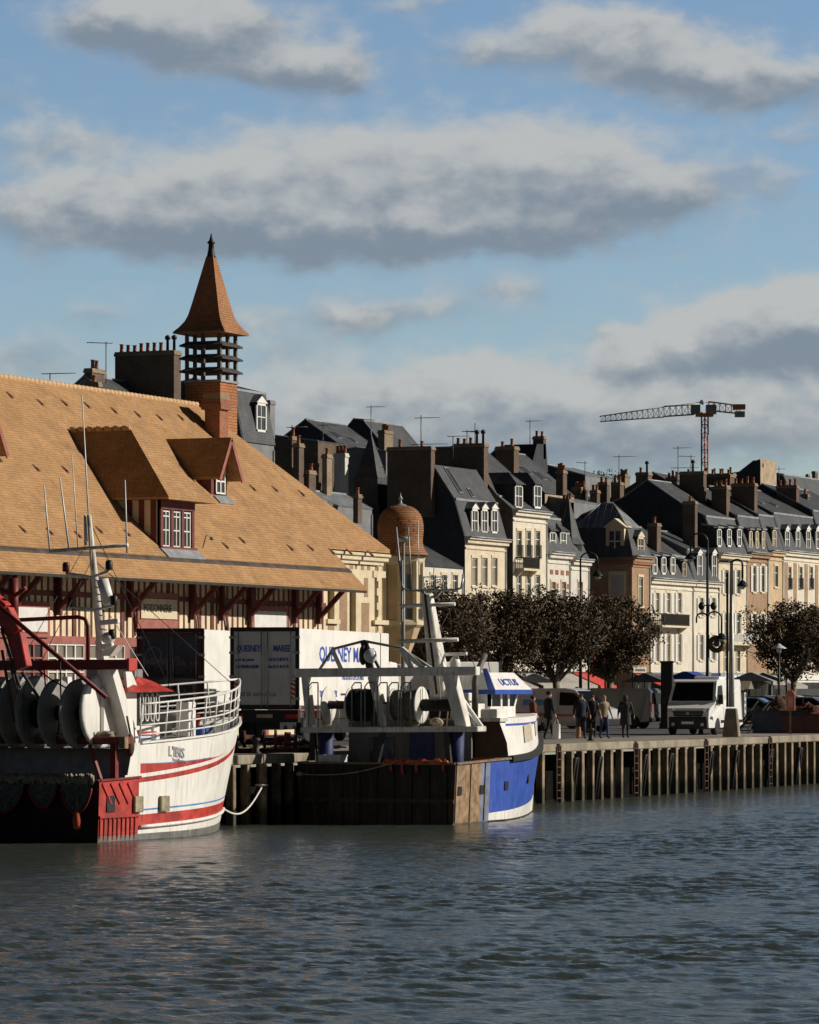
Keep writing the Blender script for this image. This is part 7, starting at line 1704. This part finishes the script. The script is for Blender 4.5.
# wheelhouse
def ap(px, py, x): return A.x(px, py, x)
m = MB(); x0, x1, y0, y1 = 3.3, 5.45, -1.05, 1.3; z0 = fd(.3); z1 = 3.86
m.box(x0, x1-.35, y0, y1, z0, z1); m.hexa([(x1-.35, y0, z0), (x1, y0, z0), (x1, y1, z0), (x1-.35, y1, z0), (x1-.35, y0, z1), (x1-.05, y0, z1), (x1-.05, y1, z1), (x1-.35, y1, z1)])
wh = m.build('wheelhouse', WHITEB, at)
m = MB(); m.box(x0+.98, x1-.05, y0-.015, y0-.003, z0+.5, z1-.02); m.build('window_band', BLACK, wh)
for k in range(4):
    cx = x0+1.16+k*.27; cz = z0+.98; m = MB()
    pts = [(cx+(.085 if abs(math.cos(a)) < 2 else 0)*math.copysign(abs(math.cos(a))**.6, math.cos(a)), y0-.03, cz+.36*math.copysign(abs(math.sin(a))**.6, math.sin(a))) for a in [2*PI*i/18 for i in range(19)]]
    m.tube(pts, .025, 5, False); m.build('window_frame', RW, wh)
m = MB(); m.box(x0+.9, x1-.2, y0-.02, y0-.003, z0+.22, z0+.34); m.build('red_stripe', REDP, wh)
m = MB(); m.box(x0+.9, x1-.2, y0-.02, y0-.003, z0+.12, z0+.17); m.build('blue_stripe', BLUEL, wh)
m = MB(); m.hexa([(x0+.1, y0-.3, z1), (x1+.28, y0-.3, z1+.02), (x1+.28, y1+.2, z1+.02), (x0+.1, y1+.2, z1), (x0+1.6, y0+.35, z1+.42), (x1+.1, y0+.35, z1+.32), (x1+.1, y1-.3, z1+.32), (x0+1.6, y1-.3, z1+.42)]); m.build('roof', REDP, wh)
m = MB(); m.box(x0+1.5, x1-.2, y0+.4, y1-.4, z1+.3, z1+.62); m.build('roof_locker', GREYM, wh, .03)
m = MB(); m.prism([(x0+.6, y0+.02, z0+1.1), (x0+1.15, y0+.02, z1+.0), (x0+.75, y0+.02, z1+.55), (x0+.45, y0+.02, z1+.55)], (0, .08, 0)); m.build('roof_fin', WHITEB, wh)
# gantry: two white raked legs, red beams across
def gq(px, py, x): return A.x(px, py, x)
for (xa, xb, y) in ((1.0, 2.15, -2.25), (1.0, 2.15, 2.3)):
    m = MB(); zt, zb = 4.5, 2.45; m.hexa([(xb-.3, y-.16, zb), (xb+.18, y-.16, zb), (xb+.18, y+.5, zb), (xb-.3, y+.5, zb), (xa-.15, y-.12, zt), (xa+.2, y-.12, zt), (xa+.2, y+.3, zt), (xa-.15, y+.3, zt)]); m.build('gantry_leg', WHITEB, at, .02)
    m = MB(); m.hexa([(xb-.17, y-.17, zt-1.15), (xb-.2, y-.17, zt-1.15), (xb-.2, y+.45, zt-1.15), (xb-.17, y+.45, zt-1.15), (xa+.2, y-.17, zt-.85), (xa+.17, y-.17, zt-.85), (xa+.17, y+.45, zt-.85), (xa+.2, y+.45, zt-.85)])
m = MB(); m.bar((1.0, -2.9, 4.58), (1.0, 2.9, 4.56), .34, .26); m.build('gantry_beam', REDD, at, .02)
m = MB(); m.box(.8, 1.2, -2.97, -2.9, 4.42, 4.74); m.build('beam_end', REDP, at)
m = MB(); m.bar((.9, -2.85, 2.62), (.9, 2.9, 2.62), .5, .2); m.build('drum_platform', REDD, at, .02)
m = MB(); m.box(.62, .80, -2.95, -2.78, 2.42, 2.72); m.build('platform_end', RUSTP, at)
for y in (-2.4, 2.5):
    m = MB(); m.bar((1.0, y, .85), (1.0, y, 2.55), .16, .16, (1, 0, 0)); m.build('post', REDD, at)
m = MB(); m.bar((.6, -1.9, 2.5), (.5, -2.3, 1.62), .08); m.build('brace', REDD, at)
DG = mat('drum_grey', (.30, .295, .28), .5, .1, .2, 2, .002, (.14, .12, .1), .4)
zc = gq(40, 713, .75).z; yq = lambda px: gq(px, 713, .75).y
for px, r in ((-22, .92), (2, .95), (18, .96), (36, .98), (57, .92), (78, .90)):
    disc('drum_flange', .75, yq(px), zc-(.03 if px > 50 else 0), r, .03, DG, at)
def reel2(pa, pb, r, m_, nm):
    m = MB(); y0, y1 = yq(pb), yq(pa); n = max(3, int((y1-y0)/.1)); pr = []
    for k in range(n+1): y = y0+(y1-y0)*k/n; rr = r*(.9+.1*abs(math.sin(k*2.1))); pr += [(rr, y)]
    m.lathe([(.02, y0-.01)]+pr+[(.02, y1+.01)], (.75, 0, zc), 22, 'y'); m.build(nm, m_, at)
reel2(37, 57, .42, NETD, 'net_drum'); reel2(57, 86, .2, NETD, 'drum_shaft'); reel2(2, 18, .6, NETD, 'net_drum'); reel2(-22, 2, .5, NETD, 'net_drum')
disc('drum_cheek', 1.1, yq(93), zc+.05, .96, .06, WHITEB, at)
m = MB(); p0 = gq(90, 738, 1.2); m.box(1.0, 1.7, -2.05, -1.55, 2.7, 4.0); m.build('winch_housing', WHITEB, at, .05)
# red lifting arm, rods and rails over the drums
m = MB(); q = [gq(-14, 596, .2), gq(4, 612, .2), gq(16, 634, .2), gq(24, 668, .2)]
for a, b, w0, w1 in ((q[0], q[1], .5, .5), (q[1], q[2], .5, .44), (q[2], q[3], .44, .36)): m.bar(a, b, .3, w0, (0, 1, 0), .28, w1)
m.build('lifting_arm', REDP, at, .02)
m = MB(); m.tube([gq(-4, 604, -.1), gq(107, 698, -.1)], .06, 7); m.build('diagonal_rod', REDD, at)
m = MB(); m.tube([gq(14, 578, .6), gq(14, 626, .6)], .12, 8); m.build('arm_post', REDD, at)
m = MB(); m.tube([gq(-6, 586, .5), gq(14, 596, .5), gq(26, 588, .5)], .06, 6); m.build('hose', REDD, at)
m = MB(); m.tube([gq(18, 620, 1.2), gq(78, 617, 1.2), gq(85, 619, 1.2), gq(88, 626, 1.2), gq(88, 661, 1.2)], .055, 7); m.build('goalpost_rail', REDD, at)
for a, b in (((1, 628), (24, 700)), ((2, 650), (14, 722)), ((10, 664), (30, 735)), ((22, 672), (40, 700))):
    m = MB(); m.tube([gq(*a, .0), gq(*b, .1)], .045, 6); m.build('hydraulic_hose', mat('greasy_hose', (.12, .10, .085), .7, 0, .3, 6), at)
m = MB(); m.box(3.2, 3.3, -2.0, 2.4, .85, 2.5); m.mat(1); m.box(3.16, 3.195, -.6, .5, 1.2, 2.2)
for k in range(3): m.mat(2); m.box(3.12, 3.155, -.5, .4, 1.3+k*.3, 1.36+k*.3)
m.build('deckhouse', [mat('dark_bulkhead', (.02, .02, .021), .8, 0, .3, 2), BLACK, GREYM], at)
for px, py, hgt in ((30, 705, .8), (65, 690, .5), (8, 720, .7)):
    p = A.x(px, py, 2.4); m = MB(); m.hexa([(2.3, p.y-.25, 2.5), (2.7, p.y-.25, 2.5), (2.7, p.y+.25, 2.5), (2.3, p.y+.25, 2.5), (2.4, p.y-.08, p.z+.35), (2.6, p.y-.08, p.z+.35), (2.6, p.y+.08, p.z+.35), (2.4, p.y+.08, p.z+.35)]); m.build('white_stand', WHITEB, at)
rn = random.Random(22)
for px, py in ((12, 735), (48, 736), (70, 735), (100, 736)):
    p = gq(px, py, .7); m = MB(); m.blob((.75+rn.uniform(-.1, .2), p.y, 2.74), (.22, .3, .12), int(px), .35, 12, 8); m.build('rope_coil', ROPE if px > 30 else NETB, at)
for a, b in (((60, 660), (58, 735)), ((44, 668), (46, 735)), ((30, 664), (70, 690))):
    m = MB(); m.tube([gq(*a, .55), gq((a[0]+b[0])/2+2, (a[1]+b[1])/2+3, .5), gq(*b, .55)], .022, 5); m.build('rigging_wire', DKMETAL, at)
for a, b in (((89, 520), (170, 688)), ((92, 560), (40, 664)), ((88, 540), (20, 664)), ((94, 560), (230, 682))):
    m = MB(); A_ = A.x(*a, 4.2); B_ = A.y(b[0], b[1], -.6) if b[0] > 120 else gq(b[0], b[1], 1.0); m.tube([A_, B_], .012, 4); m.build('stay', DKMETAL, at)
# mast with aerials, radar and lights
mx = 4.9
b0 = A.y(107, 690, 0); t1 = A.y(89, 515, 0); kk = A.y(100.5, 640, 0)
m = MB(); m.bar(b0, kk, .34, .3, (0, 1, 0), .22, .2); m.build('mast_base', WHITEG, at)
m = MB(); m.tube([kk, A.y(93, 560, 0), t1], [.12, .09, .06], 10); mast = m.build('mast', WHITEG, at)
ax = lambda px, py: A.x(px, py, t1.x)
m = MB(); m.tube([ax(50, 551), ax(128, 545)], .05, 7); m.build('crosstree', WHITEG, mast)
m = MB(); m.tube([ax(66, 573), ax(92, 577), ax(109, 571)], .04, 6); m.build('light_bar', WHITEG, mast)
m = MB(); m.tube([ax(70, 607), ax(96, 610), ax(114, 605)], .04, 6); m.build('light_bar', WHITEG, mast)
for a, b, r in (((50, 553), (44, 485), .03), ((69, 549), (60, 478), .032), ((78, 549), (72, 455), .02), ((91, 560), (82, 395), .028), ((127, 553), (125, 480), .03), ((86, 545), (85, 515), .06)):
    m = MB(); m.tube([ax(*a), ax(*b)], [r, r*.6], 6); m.build('whip_aerial', RW, mast)
for px, py, mm in ((66, 567, mat('dark_red_lamp', (.10, .012, .01), .3)), (109, 565, BLACK), (70, 602, mat('dark_red_lamp', (0, 0, 0))), (114, 600, BLACK), (112, 634, BLACK)):
    p = ax(px, py); m = MB(); m.lathe([(.09, p.z-.13), (.1, p.z-.1), (.1, p.z+.08), (.06, p.z+.13)], (p.x, p.y, 0), 10); m.build('navigation_light', mm, mast)
p = ax(105.5, 593); m = MB(); a, b = ax(102.5, 580), ax(109, 604); m.tube([a, b], .16, 12); m.build('life_raft_canister', WHITEB, mast)
for y in (622, 646):
    m = MB(); m.bar(ax(100, y+1), ax(119 if y < 630 else 113, y-1), .14, .13); m.build('radar_scanner', WHITEB, mast, .02)
p = ax(108, 638); m = MB(); m.blob(p, (.19, .19, .16), 1, .02, 14, 10); m.build('radome', WHITEB, mast)
p0, p1, p2 = ax(103, 656), ax(118, 645), ax(103, 646); m = MB(); m.prism([p0, ax(110, 656), p1, p2], (.3, 0, 0)); m.build('radar_bracket', WHITEB, mast)
for k in range(9):
    y = 580+k*7; m = MB(); m.tube([ax(94+k*.9, y), ax(101+k*.9, y+1)], .02, 5); m.build('rung', RW, mast)
m = MB(); m.tube([A.y(110, 615, 0), A.y(148, 676, -.9)], .012, 4); m.build('stay', RW, mast)
# tackle block hanging outside the rail
m = MB(); p = A.y(130.5, 745, -2.72); m.blob((p.x, p.y, p.z), (.14, .1, .3), 2, .12, 12, 8); m.tube([(p.x, p.y, p.z+.25), (p.x-.1, p.y+.05, p.z+.75)], .03, 5); m.build('tackle_block', mat('brown_block', (.10, .045, .025), .7, 0, .4, 8), at)
# nets over the stern rail, float
def drape(label, y0, y1, depth, seed):
    rn = random.Random(seed); t = thing('fishing_net', label, 'fishing net', A.w((-.12, (y0+y1)/2, 1.62)), AR, 'nets hung over the stern rail'); w_ = (y1-y0)/2
    m = MB(); nx, nz_ = 22, 10; m.sm = True
    for s in (0, 1):
        for i in range(nx+1):
            for j in range(nz_+1):
                u = -1+2*i/nx; d = depth*(1-u*u)**.6*j/nz_
                m.v.append((-.03-.05*abs(math.sin(i*1.7+seed))-.03*s*0-.04*noise.noise(Vector((i*.8, j*.5, seed)))+(.035 if s else 0), u*w_, -d+.02))
    k = (nx+1)*(nz_+1)
    for s in (0, 1):
        for i in range(nx):
            for j in range(nz_): a = s*k+i*(nz_+1)+j; m.face((a, a+nz_+1, a+nz_+2, a+1))
    m.build('mesh', NETG, t)
    m = MB(); pts = [(-.06, -w_+2*w_*i/24, .03+rn.uniform(-.03, .04)) for i in range(25)]; m.tube(pts, .055, 6)
    for i in range(70): y = rn.uniform(-w_*1.1, w_*1.1); m.tube([(-.12, y, .02-rn.random()*.15), (-.06+rn.uniform(-.06, .06), y+.06, .1+rn.uniform(0, .05)), (-.08, y+.13, .03)], .025, 4)
    m.build('head_rope', ROPE, t)
    m = MB(); m.tube([(-.09, w_*u, -depth*(1-u*u)**.6-.01) for u in [-.95+1.9*i/16 for i in range(17)]], .03, 5); m.build('foot_rope', mat('red_twine', (.30, .04, .025), .9, 0, .3, 8), t)
drape('widest grey net draped over the dark stern at the left edge of the photo', -.42, .95, .85, 1)
drape('middle grey net draped over the dark stern of the red and white trawler', -1.42, -.52, .72, 2)
drape('narrow grey net nearest the red stern corner with a float below', -2.5, -1.5, .85, 3)
t = thing('net_float', 'red float hanging from the net nearest the red stern corner', 'float', A.w((-.25, -2.05, .62)), AR)
m = MB(); m.lathe([(.02, -.28), (.1, -.24), (.12, -.05), (.09, .15), (.03, .26)], (0, 0, 0), 10); m.build('body', NETO, t); m = MB(); m.tube([(0, 0, .24), (.05, 0, .8)], .015, 4); m.build('line', ROPE, t)
# mooring line from the stem to the post
ro = thing('mooring_rope', 'white mooring line sagging from the white bow to the timber post', 'rope', (0, 0, 0)); A_ = A.w(H2.pt(1, .58, -1)); q = COL.objects['mooring_post'].data.vertices[0].co; B_ = at_v(263, 795, -.6); B_.z = 1.15
m = MB(); m.tube([A_.lerp(B_, k/12)+Vector((0, 0, -.45*math.sin(PI*k/12))) for k in range(13)], .028, 6); m.build('strand', RW, ro); m = MB(); m.tube([(B_.x+.17*math.cos(a), B_.y+.17*math.sin(a)+.05, 1.15) for a in [k*PI/5 for k in range(11)]], .03, 5); m.build('turn', RW, ro)
